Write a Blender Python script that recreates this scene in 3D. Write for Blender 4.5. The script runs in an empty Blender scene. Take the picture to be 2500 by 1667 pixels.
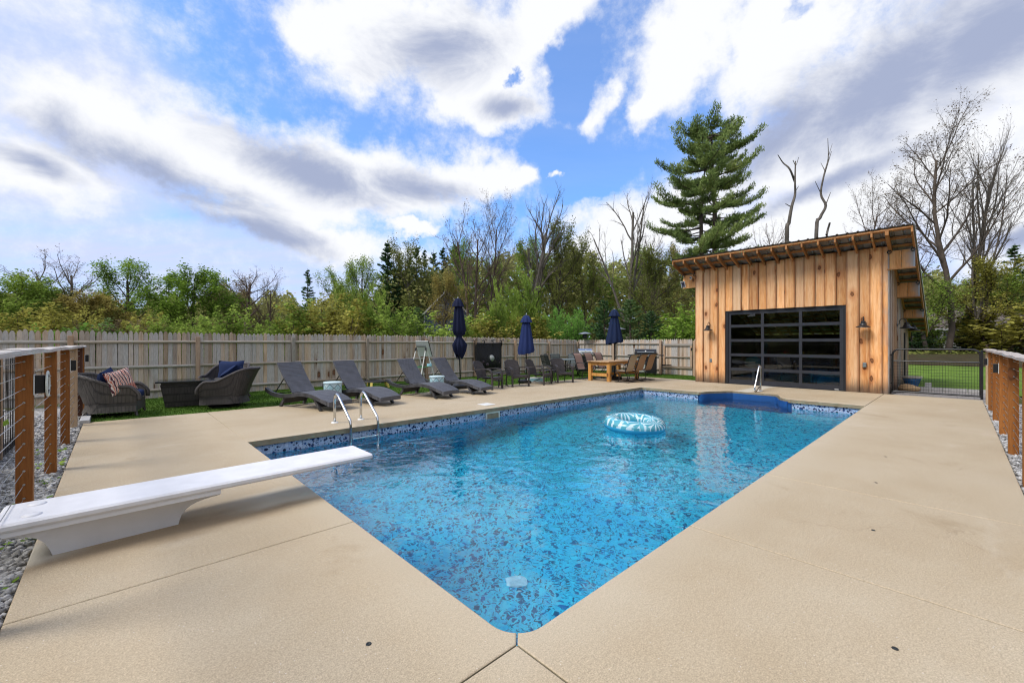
import bpy, math, random
import numpy as np
from mathutils import Vector, Matrix

R = math.radians
SC = bpy.context.scene
COL = SC.collection
random.seed(7)

# ------------------------------------------------------------------ camera
CAM_H = 1.42
F_PX = 1026.25 / 2500.0            # focal length as a share of the picture width
U = (0.72745, 0.68616)             # pool's long axis in camera (right, forward)
V = (-0.68616, 0.72745)            # pool's short axis
RIGHT = Vector((U[0], V[0], 0.0))
FWD = Vector((U[1], V[1], 0.0))
cam_d = bpy.data.cameras.new("camera")
cam_d.sensor_width = 36.0
cam_d.lens = 36.0 * F_PX
cam_d.shift_y = 0.0018
cam_d.clip_start = 0.05
cam_d.clip_end = 3000.0
cam = bpy.data.objects.new("camera", cam_d)
cam.location = (0, 0, CAM_H)
cam.rotation_euler = (R(90), 0, math.atan2(-FWD.x, FWD.y))
COL.objects.link(cam)
SC.camera = cam

# ------------------------------------------------------------------ render settings
SC.render.engine = 'CYCLES'
SC.view_settings.view_transform = 'Standard'
SC.view_settings.look = 'None'
SC.view_settings.gamma = 1.0
SC.view_settings.use_curve_mapping = False
SC.view_settings.exposure = 1.06
cy = SC.cycles
cy.use_denoising = True
try:
    cy.denoiser = 'OPENIMAGEDENOISE'
except Exception:
    pass
cy.max_bounces = 10
cy.diffuse_bounces = 4
cy.glossy_bounces = 4
cy.transmission_bounces = 8
cy.transparent_max_bounces = 12
cy.sample_clamp_indirect = 30.0
cy.use_adaptive_sampling = True
cy.adaptive_threshold = 0.02
cy.caustics_refractive = True
cy.caustics_reflective = False
cy.blur_glossy = 0.3
cy.filter_width = 1.15
try:
    cy.denoising_prefilter = 'ACCURATE'
    cy.denoising_input_passes = 'RGB_ALBEDO_NORMAL'
except Exception:
    pass

# ------------------------------------------------------------------ sun
SUN_EL = 50.0
sd = Vector((-0.90, 0.34, 0)).normalized() * math.cos(R(SUN_EL)) + Vector((0, 0, math.sin(R(SUN_EL))))
sun_d = bpy.data.lights.new("sun", 'SUN')
sun_d.energy = 1.5
sun_d.angle = R(22)
sun_d.color = (1.0, 0.95, 0.87)
sun = bpy.data.objects.new("sun", sun_d)
sun.rotation_euler = sd.to_track_quat('Z', 'Y').to_euler()
sun.location = (-20, 20, 30)
COL.objects.link(sun)


# ------------------------------------------------------------------ node helper
class NT:
    def __init__(s, tree):
        s.t = tree

    def n(s, kind, ins=None, **props):
        nd = s.t.nodes.new(kind)
        for k, v in props.items():
            setattr(nd, k, v)
        for k, v in (ins or {}).items():
            s.set(nd.inputs[k], v)
        return nd

    def set(s, sock, v):
        if hasattr(v, 'is_output'):
            s.t.links.new(v, sock)
        elif hasattr(v, 'outputs'):
            s.t.links.new(v.outputs[0], sock)
        else:
            if isinstance(v, (tuple, list)) and len(v) == 3 and sock.type == 'RGBA':
                v = (*v, 1.0)
            sock.default_value = v

    def math(s, op, a, b=0.0, c=None, clamp=False):
        ins = {0: a, 1: b}
        if c is not None:
            ins[2] = c
        return s.n('ShaderNodeMath', ins, operation=op, use_clamp=clamp).outputs[0]

    def vmath(s, op, a, b=None):
        ins = {0: a}
        if b is not None:
            ins[1] = b
        nd = s.n('ShaderNodeVectorMath', ins, operation=op)
        return nd.outputs['Value'] if op in ('DOT_PRODUCT', 'LENGTH', 'DISTANCE') else nd.outputs[0]

    def mapr(s, v, a, b, c=0.0, d=1.0, smooth=False):
        return s.n('ShaderNodeMapRange', {'Value': v, 'From Min': a, 'From Max': b, 'To Min': c, 'To Max': d},
                   interpolation_type='SMOOTHSTEP' if smooth else 'LINEAR', clamp=True).outputs[0]

    def mix(s, f, a, b, mode='MIX'):
        nd = s.n('ShaderNodeMix', None, data_type='RGBA', blend_type=mode)
        s.set(nd.inputs[0], f)
        s.set(nd.inputs[6], a)
        s.set(nd.inputs[7], b)
        return nd.outputs[2]

    def noise(s, vec, scale, detail=3.0, rough=0.55, dist=0.0):
        ins = {'Scale': scale, 'Detail': detail, 'Roughness': rough, 'Distortion': dist}
        if vec is not None:
            ins['Vector'] = vec
        return s.n('ShaderNodeTexNoise', ins).outputs['Fac']

    def noisec(s, vec, scale, detail=3.0, rough=0.55):
        return s.n('ShaderNodeTexNoise', {'Vector': vec, 'Scale': scale, 'Detail': detail, 'Roughness': rough}).outputs['Color']

    def voro(s, vec, scale, feature='F1', rnd=1.0):
        return s.n('ShaderNodeTexVoronoi', {'Vector': vec, 'Scale': scale, 'Randomness': rnd}, feature=feature)

    def scalev(s, vec, sc, loc=(0, 0, 0), rot=(0, 0, 0)):
        return s.n('ShaderNodeMapping', {'Vector': vec, 'Location': loc, 'Rotation': rot, 'Scale': sc}).outputs[0]

    def ramp(s, f, stops):
        nd = s.n('ShaderNodeValToRGB')
        el = nd.color_ramp.elements
        while len(el) < len(stops):
            el.new(0.5)
        for e, (p, c) in zip(el, stops):
            e.position = p
            e.color = (*c, 1.0)
        s.set(nd.inputs[0], f)
        return nd.outputs[0]

    def bump(s, h, strength=0.3, dist=0.01, normal=None):
        ins = {'Height': h, 'Strength': strength, 'Distance': dist}
        if normal is not None:
            ins['Normal'] = normal
        return s.n('ShaderNodeBump', ins).outputs[0]

    def pos(s):
        return s.n('ShaderNodeNewGeometry').outputs['Position']

    def obj(s):
        return s.n('ShaderNodeTexCoord').outputs['Object']

    def rnd(s):
        return s.n('ShaderNodeObjectInfo').outputs['Random']


# ------------------------------------------------------------------ world: Nishita sky with broken cloud
def azel(px, py):
    """picture point (2500 x 1667) -> direction as azimuth / elevation in radians, azimuth from the view axis"""
    x = (px - 1250) / 1026.25
    y = (838 - py) / 1026.25
    return math.atan2(x, 1.0), math.atan2(y, math.hypot(1.0, x))


def build_world():
    w = bpy.data.worlds.new("World")
    SC.world = w
    w.use_nodes = True
    t = w.node_tree
    t.nodes.clear()
    N = NT(t)
    out = N.n('ShaderNodeOutputWorld')
    bg = N.n('ShaderNodeBackground', {'Strength': 0.07})
    t.links.new(bg.outputs[0], out.inputs[0])
    sky = N.n('ShaderNodeTexSky', None, sky_type='NISHITA')
    sky.sun_disc = False
    sky.sun_elevation = R(SUN_EL)
    sky.sun_rotation = math.atan2(sd.x, sd.y)
    sky.altitude = 100
    sky.air_density = 1.0
    sky.dust_density = 0.6
    sky.ozone_density = 2.5
    d = N.n('ShaderNodeTexCoord').outputs['Generated']
    sep = N.n('ShaderNodeSeparateXYZ', {0: d})
    dr = N.vmath('DOT_PRODUCT', d, tuple(RIGHT))
    df = N.vmath('DOT_PRODUCT', d, tuple(FWD))
    az = N.math('ARCTAN2', dr, df)
    el = N.math('ARCSINE', sep.outputs[2])
    # cloud-sheet coordinates: the view ray meets a plane overhead
    zc = N.math('ADD', N.math('MAXIMUM', sep.outputs[2], 0.0), 0.14)
    sheet = N.n('ShaderNodeCombineXYZ', {0: N.math('DIVIDE', dr, zc), 1: N.math('DIVIDE', df, zc), 2: 0.0}).outputs[0]
    wn = N.n('ShaderNodeSeparateColor', {0: N.noisec(d, 4.0, 6.0, 0.6)})
    wn2 = N.n('ShaderNodeSeparateColor', {0: N.noisec(d, 14.0, 5.0, 0.6)})
    def warp(v, ch, amp, amp2):
        a = N.math('MULTIPLY', N.math('SUBTRACT', wn.outputs[ch], 0.5), amp)
        b = N.math('MULTIPLY', N.math('SUBTRACT', wn2.outputs[ch], 0.5), amp2)
        return N.math('ADD', N.math('ADD', v, a), b)
    P = N.n('ShaderNodeCombineXYZ', {0: warp(az, 0, 0.20, 0.07), 1: warp(el, 1, 0.14, 0.06), 2: 0.0}).outputs[0]
    Ps = N.n('ShaderNodeCombineXYZ', {0: warp(az, 0, 0.10, 0.03), 1: warp(el, 1, 0.06, 0.02), 2: 0.0}).outputs[0]

    def ell(px, py, rx, ry, rot=0.0, P=P):
        """soft ellipse in azimuth / elevation, given by where its centre and half axes fall"""
        a0, e0 = azel(px, py)
        a1, _ = azel(px + rx, py)
        a2, _ = azel(px - rx, py)
        _, e1 = azel(px, py - ry)
        _, e2 = azel(px, py + ry)
        sx, sy = abs(a1 - a2) / 2, abs(e1 - e2) / 2
        m = N.n('ShaderNodeMapping', {'Vector': P, 'Location': (a0, e0, 0), 'Rotation': (0, 0, R(rot)), 'Scale': (sx, sy, 1)},
                vector_type='TEXTURE').outputs[0]
        return N.math('SUBTRACT', 1.0, N.vmath('LENGTH', m))

    def union(lst):
        a = lst[0]
        for b in lst[1:]:
            a = N.math('MAXIMUM', a, b)
        return a
    # white cumulus masses
    cum = union([
        ell(330, 330, 330, 130, -8), ell(620, 420, 420, 150, -14), ell(930, 440, 330, 115, -10), ell(1150, 440, 190, 80, 6),
        ell(1265, 430, 60, 50, 40), ell(120, 410, 260, 120, -10), ell(760, 570, 380, 70, -8),
        ell(900, 70, 250, 230, 0), ell(1120, 120, 330, 190, -8), ell(1330, 40, 150, 150, 30), ell(1180, 260, 170, 70, 0), ell(760, 60, 110, 120, 0),
        ell(1700, 60, 220, 210, 30), ell(1640, 190, 130, 130, 20), ell(1580, 260, 70, 70, 30),
        N.math('MULTIPLY', ell(1440, 280, 75, 48, 50), 0.55), N.math('MULTIPLY', ell(1485, 230, 70, 36, 55), 0.5), ell(1900, 90, 260, 240, 40), ell(2150, 260, 520, 300, 22), ell(2400, 100, 400, 320, 0),
        ell(2050, 480, 560, 150, 16), ell(1700, 500, 230, 110, 25), ell(2450, 520, 300, 240, 0), ell(1350, 423, 25, 16, 20),
        ell(1010, 555, 70, 25, 0), ell(1560, 560, 300, 110, 10),
    ])
    dv = N.scalev(d, (1.0, 1.0, 1.75))
    fbm = N.noise(dv, 5.2, 10.0, 0.62)
    fine = N.noise(d, 22.0, 9.0, 0.66)
    far = N.mapr(N.math('ABSOLUTE', az), 0.95, 1.35, 0, 1, True)
    gen = N.math('MULTIPLY', N.mapr(N.noise(sheet, 0.8, 3.0, 0.5), 0.35, 0.65, 0.0, 0.6), far)
    hole = union([ell(1240, 190, 26, 18, 20), ell(1950, 35, 60, 40, 20), ell(1390, 150, 70, 170, -14), ell(1360, 370, 130, 75, 0), ell(1440, 440, 140, 60, 10)])
    F = N.math('MAXIMUM', cum, gen)
    F = N.math('SUBTRACT', F, N.math('MULTIPLY', N.mapr(hole, 0.0, 0.6), 0.55))
    F = N.math('ADD', F, N.math('MULTIPLY', N.math('SUBTRACT', fbm, 0.5), 0.95))
    F = N.math('ADD', F, N.math('MULTIPLY', N.math('SUBTRACT', fine, 0.5), 0.80))
    cov = N.mapr(F, -0.12, 0.52, 0, 1, True)
    # shaded cloud bases
    grey = union([
        ell(380, 430, 420, 80, -14, Ps), ell(760, 420, 260, 75, -12, Ps), ell(620, 565, 290, 55, -10, Ps), ell(1030, 460, 190, 50, -6, Ps),
        ell(100, 400, 180, 50, -10, Ps), ell(1060, 110, 210, 130, 10, Ps), ell(1230, 260, 90, 40, 0, Ps),
        ell(2150, 200, 430, 170, 30, Ps), ell(2420, 90, 330, 190, 20, Ps), ell(1890, 330, 330, 110, 32, Ps), ell(2000, 460, 300, 40, 14, Ps),
        ell(2470, 600, 200, 40, 0, Ps),
    ])
    G = N.math('ADD', N.math('ADD', grey, N.math('MULTIPLY', N.math('SUBTRACT', N.noise(dv, 5.0, 10.0, 0.64, 0.4), 0.5), 1.9)),
               N.math('MULTIPLY', far, 0.25))
    shade = N.mapr(G, -0.08, 0.95, 0, 1, True)
    veil = union([ell(-100, 250, 900, 640, 0, Ps), ell(300, 700, 1500, 260, 0, Ps), ell(2300, 500, 1100, 500, 0, Ps)])
    streak = N.noise(N.scalev(sheet, (0.9, 2.6, 1), rot=(0, 0, R(35))), 1.6, 6.0, 0.6)
    vf = N.math('MULTIPLY', N.mapr(veil, 0.0, 0.5, 0.24, 0.92, True), N.mapr(streak, 0.25, 0.7, 0.78, 1.08))
    vf = N.math('MAXIMUM', vf, N.mapr(el, 0.0, 0.42, 0.9, 0.0, True), clamp=True)
    vf = N.math('MAXIMUM', vf, N.math('MULTIPLY', far, 0.7), clamp=True)
    blue = N.mix(1.0, sky.outputs[0], (0.52, 1.27, 1.93), 'MULTIPLY')
    base = N.mix(vf, blue, (4.6, 5.05, 6.9))
    ccol = N.mix(shade, (6.75, 6.85, 7.1), (2.75, 3.15, 4.4))
    # below the horizon: dull ground light
    col = N.mix(cov, base, ccol)
    low = N.mapr(sep.outputs[2], -0.06, -0.005, 0, 1)
    col = N.mix(low, (1.0, 1.05, 0.85), col)
    t.links.new(col, bg.inputs['Color'])


build_world()


# ------------------------------------------------------------------ geometry helpers
def at(px, z):
    """ground point seen at picture column px (of 2500) and camera depth z"""
    x = (px - 1250) / 1026.25 * z
    return (x * U[0] + z * U[1], x * V[0] + z * V[1])


def hgt(py, z):
    return CAM_H + (838 - py) / 1026.25 * z


class MB:
    def __init__(s):
        s.v, s.f, s.m = [], [], []

    def add(s, vs, fs, mi=0):
        o = len(s.v)
        s.v.extend([tuple(p) for p in vs])
        s.f.extend([tuple(i + o for i in q) for q in fs])
        s.m.extend([mi] * len(fs))
        return s

    def hexa(s, b, t, mi=0):
        """8 corners: bottom ring b (ccw from above) and top ring t"""
        n = len(b)
        fs = [tuple(range(n - 1, -1, -1)), tuple(range(n, 2 * n))]
        fs += [(i, (i + 1) % n, n + (i + 1) % n, n + i) for i in range(n)]
        return s.add(list(b) + list(t), fs, mi)

    def box(s, c, d, rz=0.0, mi=0):
        x, y, z = d[0] / 2, d[1] / 2, d[2] / 2
        ca, sa = math.cos(rz), math.sin(rz)
        q = [(-x, -y), (x, -y), (x, y), (-x, y)]
        q = [(c[0] + a * ca - b * sa, c[1] + a * sa + b * ca) for a, b in q]
        return s.hexa([(a, b, c[2] - z) for a, b in q], [(a, b, c[2] + z) for a, b in q], mi)

    def bar(s, a, b, w, h, side=None, mi=0):
        """rectangular bar from a to b; w along `side` (horizontal by default), h across"""
        a, b = Vector(a), Vector(b)
        d = (b - a).normalized()
        if side is None:
            side = d.cross(Vector((0, 0, 1)))
            if side.length < 1e-4:
                side = Vector((1, 0, 0))
        side = Vector(side).normalized()
        up = side.cross(d).normalized()
        q = [side * (-w / 2) + up * (-h / 2), side * (w / 2) + up * (-h / 2), side * (w / 2) + up * (h / 2), side * (-w / 2) + up * (h / 2)]
        return s.hexa([a + k for k in q], [b + k for k in q], mi)

    def tube(s, pts, r, n=8, mi=0, closed=False, cap=True):
        pts = [Vector(p) for p in pts]
        m = len(pts)
        rs = r if isinstance(r, (list, tuple)) else [r] * m
        vs, fs = [], []
        ref = None
        for i, p in enumerate(pts):
            if closed:
                d = pts[(i + 1) % m] - pts[i - 1]
            else:
                d = pts[min(i + 1, m - 1)] - pts[max(i - 1, 0)]
            d.normalize()
            if ref is None:
                ref = d.cross(Vector((0, 0, 1)))
                if ref.length < 0.05:
                    ref = d.cross(Vector((0, 1, 0)))
            ref = ref - d * ref.dot(d)
            if ref.length < 1e-6:
                ref = d.orthogonal()
            ref.normalize()
            bi = d.cross(ref)
            for k in range(n):
                a = 2 * math.pi * k / n
                vs.append(p + (ref * math.cos(a) + bi * math.sin(a)) * rs[i])
        last = m if closed else m - 1
        for i in range(last):
            j = (i + 1) % m
            for k in range(n):
                fs.append((i * n + k, i * n + (k + 1) % n, j * n + (k + 1) % n, j * n + k))
        if cap and not closed:
            fs.append(tuple(range(n - 1, -1, -1)))
            fs.append(tuple((m - 1) * n + k for k in range(n)))
        return s.add(vs, fs, mi)

    def lathe(s, prof, c=(0, 0, 0), n=24, mi=0, cap=True):
        vs, fs = [], []
        for r, z in prof:
            for k in range(n):
                a = 2 * math.pi * k / n
                vs.append((c[0] + r * math.cos(a), c[1] + r * math.sin(a), c[2] + z))
        m = len(prof)
        for i in range(m - 1):
            for k in range(n):
                fs.append((i * n + k, i * n + (k + 1) % n, (i + 1) * n + (k + 1) % n, (i + 1) * n + k))
        if cap:
            fs.append(tuple(range(n - 1, -1, -1)))
            fs.append(tuple((m - 1) * n + k for k in range(n)))
        return s.add(vs, fs, mi)

    def prism(s, poly, axis, a, b, mi=0):
        """2-D polygon extruded along an axis from a to b ('x': poly is (y,z); 'y': (x,z); 'z': (x,y))"""
        def mk(p, t):
            return {'x': (t, p[0], p[1]), 'y': (p[0], t, p[1]), 'z': (p[0], p[1], t)}[axis]
        n = len(poly)
        vs = [mk(p, a) for p in poly] + [mk(p, b) for p in poly]
        fs = [tuple(range(n - 1, -1, -1)), tuple(range(n, 2 * n))]
        fs += [(i, (i + 1) % n, n + (i + 1) % n, n + i) for i in range(n)]
        return s.add(vs, fs, mi)

    def grid(s, rows, mi=0, closed=False):
        """rows of points, joined as a sheet"""
        n = len(rows[0])
        vs = [p for r in rows for p in r]
        fs = []
        for i in range(len(rows) - 1):
            for k in range(n if closed else n - 1):
                k2 = (k + 1) % n
                fs.append((i * n + k, i * n + k2, (i + 1) * n + k2, (i + 1) * n + k))
        return s.add(vs, fs, mi)

    def sphere(s, c, r, nu=12, nv=8, sc=(1, 1, 1), mi=0):
        prof = []
        vs, fs = [], []
        for j in range(nv + 1):
            t = math.pi * j / nv
            for k in range(nu):
                a = 2 * math.pi * k / nu
                vs.append((c[0] + r * sc[0] * math.sin(t) * math.cos(a), c[1] + r * sc[1] * math.sin(t) * math.sin(a), c[2] - r * sc[2] * math.cos(t)))
        for j in range(nv):
            for k in range(nu):
                fs.append((j * nu + k, j * nu + (k + 1) % nu, (j + 1) * nu + (k + 1) % nu, (j + 1) * nu + k))
        return s.add(vs, fs, mi)

    def mesh(s, name, mats, smooth=False):
        me = bpy.data.meshes.new(name)
        me.from_pydata(s.v, [], s.f)
        for m in (mats if isinstance(mats, (list, tuple)) else [mats]):
            me.materials.append(m)
        if any(s.m):
            me.polygons.foreach_set('material_index', s.m)
        import bmesh
        bm = bmesh.new()
        bm.from_mesh(me)
        bmesh.ops.recalc_face_normals(bm, faces=bm.faces)
        bm.to_mesh(me)
        bm.free()
        if smooth:
            me.polygons.foreach_set('use_smooth', [True] * len(me.polygons))
        me.update()
        return me

    def build(s, name, mats, parent=None, smooth=False, bevel=0.0, loc=None, seg=2, auto=False):
        o = link(name, s.mesh(name, mats, smooth), parent, loc)
        if bevel:
            m = o.modifiers.new('bevel', 'BEVEL')
            m.width = bevel
            m.segments = seg
            m.limit_method = 'ANGLE'
            m.angle_limit = R(40)
        if auto:
            m = o.modifiers.new('edges', 'EDGE_SPLIT')
            m.split_angle = R(38)
        return o


def link(name, me, parent=None, loc=None, rot=None, scale=None):
    o = bpy.data.objects.new(name, me)
    COL.objects.link(o)
    if parent is not None:
        o.parent = parent
    if loc is not None:
        o.location = loc
    if rot is not None:
        o.rotation_euler = rot
    if scale is not None:
        o.scale = scale
    return o


def tag(o, label=None, cat=None, group=None, kind=None):
    if label:
        o['label'] = label
    if cat:
        o['category'] = cat
    if group:
        o['group'] = group
    if kind:
        o['kind'] = kind
    return o


def thing(name, label, cat, loc=(0, 0, 0), rz=0.0, group=None):
    o = bpy.data.objects.new(name, None)
    COL.objects.link(o)
    o.empty_display_size = 0.2
    o.location = loc
    o.rotation_euler = (0, 0, rz)
    return tag(o, label, cat, group)


def copy_tree(o, parent=None):
    c = o.copy()
    COL.objects.link(c)
    if parent is not None:
        c.parent = parent
    for ch in list(o.children):
        copy_tree(ch, c)
    return c


def dup(root, loc, rz, label, group=None):
    c = copy_tree(root)
    c.location = loc
    c.rotation_euler = (0, 0, rz)
    c['label'] = label
    if group:
        c['group'] = group
    return c


CUBE = None


def unit_box(mat, key={}):
    """one shared 12-triangle box per material, scaled per object"""
    if mat.name not in key:
        key[mat.name] = MB().box((0, 0, 0), (1, 1, 1)).mesh('piece', mat)
    return key[mat.name]


def piece(name, mat, c, d, parent=None, rot=None):
    return link(name, unit_box(mat), parent, c, rot, d)


def bez(pts, n=8):
    """smooth polyline through points (Catmull-Rom)"""
    P = [Vector(p) for p in pts]
    P = [P[0] * 2 - P[1]] + P + [P[-1] * 2 - P[-2]]
    out = []
    for i in range(1, len(P) - 2):
        for k in range(n):
            t = k / n
            a, b, c, d = P[i - 1], P[i], P[i + 1], P[i + 2]
            out.append(0.5 * ((2 * b) + (c - a) * t + (2 * a - 5 * b + 4 * c - d) * t * t + (3 * b - a - 3 * c + d) * t ** 3))
    out.append(P[-2])
    return out


# ------------------------------------------------------------------ materials
MAT = {}


def mat(name, fn):
    m = bpy.data.materials.new(name)
    m.use_nodes = True
    t = m.node_tree
    t.nodes.clear()
    N = NT(t)
    out = N.n('ShaderNodeOutputMaterial')
    sh = fn(N)
    t.links.new(sh.outputs[0] if hasattr(sh, 'outputs') else sh, out.inputs[0])
    MAT[name] = m
    return m


def pbsdf(N, col, rough=0.6, metal=0.0, spec=0.5, normal=None, **kw):
    ins = {'Base Color': col, 'Roughness': rough, 'Metallic': metal, 'Specular IOR Level': spec}
    if normal is not None:
        ins['Normal'] = normal
    for k, v in kw.items():
        ins[k] = v
    return N.n('ShaderNodeBsdfPrincipled', ins)


def plain(name, col, rough=0.6, metal=0.0, spec=0.4, var=0.12, scale=18.0, bump=0.0):
    def fn(N):
        p = N.obj()
        k = N.mapr(N.noise(p, scale, 4.0), 0.3, 0.7, 1 - var, 1 + var)
        c = N.mix(1.0, col, N.n('ShaderNodeCombineColor', {0: k, 1: k, 2: k}), 'MULTIPLY')
        rr = N.mapr(N.noise(p, scale * 0.5, 3.0), 0.3, 0.7, max(0.02, rough - 0.07), min(1, rough + 0.07))
        nb = N.bump(N.noise(p, scale * 6, 3.0), bump, 0.004) if bump else None
        return pbsdf(N, c, rr, metal, spec, nb)
    return mat(name, fn)


def m_concrete(N):
    p = N.pos()
    big = N.noise(p, 0.55, 4.0, 0.6)
    mid = N.noise(p, 2.6, 5.0, 0.65)
    sp = N.noise(p, 150.0, 2.0, 0.6)
    sp2 = N.noise(p, 55.0, 3.0, 0.7)
    c = N.ramp(big, [(0.28, (0.395, 0.307, 0.197)), (0.5, (0.455, 0.368, 0.252)), (0.72, (0.495, 0.413, 0.298))])
    c = N.mix(N.mapr(mid, 0.35, 0.75, 0.0, 0.4), c, (0.42, 0.32, 0.205))
    g = N.math('MULTIPLY', N.mapr(sp, 0.25, 0.75, 0.66, 1.30), N.mapr(sp2, 0.25, 0.75, 0.84, 1.15))
    c = N.mix(1.0, c, N.n('ShaderNodeCombineColor', {0: g, 1: g, 2: g}), 'MULTIPLY')
    vo = N.voro(p, 60.0)
    wh = N.math('MULTIPLY', N.math('LESS_THAN', vo.outputs['Distance'], 0.16), N.math('GREATER_THAN', N.n('ShaderNodeSeparateColor', {0: vo.outputs['Color']}).outputs[0], 0.93))
    c = N.mix(N.math('MULTIPLY', wh, 0.6), c, (0.75, 0.72, 0.66))
    blot = N.mapr(N.noise(p, 1.15, 6.0, 0.7, 0.6), 0.58, 0.74, 0, 0.42, True)
    c = N.mix(blot, c, (0.28, 0.20, 0.11))
    fade = N.mapr(N.noise(N.scalev(p, (0.5, 1.6, 1)), 1.3, 5.0, 0.65, 0.4), 0.58, 0.75, 0, 0.30, True)
    c = N.mix(fade, c, (0.57, 0.50, 0.40))
    crk = N.voro(N.vmath('ADD', p, N.scalev(N.noisec(p, 2.0, 4.0), (0.5, 0.5, 0.5))), 0.38, 'DISTANCE_TO_EDGE').outputs['Distance']
    c = N.mix(N.math('MULTIPLY', N.mapr(crk, 0.0, 0.0016, 0.5, 0), N.mapr(N.noise(p, 0.8, 2.0), 0.5, 0.6, 0, 1)), c, (0.25, 0.18, 0.11))
    s0 = N.n('ShaderNodeSeparateXYZ', {0: p})
    wob0 = N.math('MULTIPLY', N.math('SUBTRACT', N.noise(p, 2.2, 4.0, 0.65), 0.5), 0.5)
    dx0 = N.math('SUBTRACT', N.math('ABSOLUTE', N.math('SUBTRACT', s0.outputs[0], 6.905)), 5.515)
    dy0 = N.math('SUBTRACT', N.math('ABSOLUTE', N.math('SUBTRACT', s0.outputs[1], 4.23)), 2.79)
    dist0 = N.math('ADD', N.math('MAXIMUM', dx0, dy0), wob0)
    c = N.mix(N.mapr(dist0, 0.0, 0.42, 0.28, 0.0, True), c, (0.55, 0.48, 0.37))
    # dark stain with the board's shadow painted in, and rinsed pale streaks that run along the diving board
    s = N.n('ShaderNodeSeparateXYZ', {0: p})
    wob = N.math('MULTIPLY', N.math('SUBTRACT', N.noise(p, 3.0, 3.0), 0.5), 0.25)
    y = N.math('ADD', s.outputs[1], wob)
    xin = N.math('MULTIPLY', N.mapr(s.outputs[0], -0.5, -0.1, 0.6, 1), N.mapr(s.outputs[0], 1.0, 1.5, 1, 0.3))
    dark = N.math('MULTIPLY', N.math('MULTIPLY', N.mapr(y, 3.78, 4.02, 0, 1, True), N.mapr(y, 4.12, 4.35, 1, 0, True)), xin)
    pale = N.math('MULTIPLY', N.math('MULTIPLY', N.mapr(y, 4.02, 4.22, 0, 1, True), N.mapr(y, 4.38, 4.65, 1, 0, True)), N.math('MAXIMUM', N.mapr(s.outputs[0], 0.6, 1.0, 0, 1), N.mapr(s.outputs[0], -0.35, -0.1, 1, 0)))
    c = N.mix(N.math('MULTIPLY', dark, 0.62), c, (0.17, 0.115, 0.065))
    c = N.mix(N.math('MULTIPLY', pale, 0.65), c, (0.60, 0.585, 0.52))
    # speckle relief; the lip's painted shade has its own material
    h = N.math('ADD', N.math('MULTIPLY', sp, 0.6), sp2)
    return pbsdf(N, c, 0.78, 0, 0.3, N.bump(h, 0.35, 0.004))


mat('concrete', m_concrete)


def m_coping(N):  # shade of the lip's underside put into the colour as dark olive
    p = N.pos()
    g = N.noise(p, 6.0, 5.0, 0.65)
    c = N.ramp(g, [(0.3, (0.20, 0.165, 0.10)), (0.7, (0.34, 0.29, 0.20))])
    return pbsdf(N, c, 0.8, 0, 0.3, N.bump(N.noise(p, 90.0, 3.0), 0.3, 0.004))


mat('coping', m_coping)


def pebbles(light, light2, dark, dark2, scale, share):
    def fn(N):
        p = N.pos()
        sc = N.n('ShaderNodeVectorMath', {0: N.vmath('SUBTRACT', N.noisec(p, 5.0, 2.0), (0.5, 0.5, 0.5)), 'Scale': 0.09}, operation='SCALE').outputs[0]
        w = N.vmath('ADD', p, sc)
        va = N.voro(w, scale)
        ea = N.voro(w, scale, 'DISTANCE_TO_EDGE')
        vb = N.voro(w, scale * 1.7)
        eb = N.voro(w, scale * 1.7, 'DISTANCE_TO_EDGE')
        ca = N.n('ShaderNodeSeparateColor', {0: va.outputs['Color']})
        cb = N.n('ShaderNodeSeparateColor', {0: vb.outputs['Color']})
        base = N.mix(ca.outputs[1], light, light2)
        base = N.mix(N.mapr(ea.outputs['Distance'], 0.0, 0.09, 0.32, 0), base, dark2)
        da = N.math('MULTIPLY', N.math('GREATER_THAN', ca.outputs[0], 1 - share * 1.7), N.mapr(va.outputs['Distance'], 0.38, 0.47, 1, 0))
        db = N.math('MULTIPLY', N.math('GREATER_THAN', cb.outputs[0], 1 - share * 1.3), N.mapr(vb.outputs['Distance'], 0.34, 0.44, 1, 0))
        c = N.mix(N.math('MULTIPLY', db, 0.85), base, N.mix(cb.outputs[2], dark, dark2))
        c = N.mix(da, c, N.mix(ca.outputs[2], dark, dark2))
        return pbsdf(N, c, 0.5, 0, 0.3)
    return fn


mat('liner', pebbles((0.05, 0.74, 0.97), (0.03, 0.60, 0.92), (0.005, 0.11, 0.20), (0.008, 0.18, 0.50), 18.0, 0.34))
mat('tile_band', pebbles((0.50, 0.58, 0.72), (0.32, 0.43, 0.62), (0.008, 0.012, 0.04), (0.02, 0.05, 0.17), 19.0, 0.34))
plain('step_blue', (0.016, 0.085, 0.27), 0.35, 0, 0.5, 0.06)
plain('drain', (0.40, 0.76, 0.92), 0.4)


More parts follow.
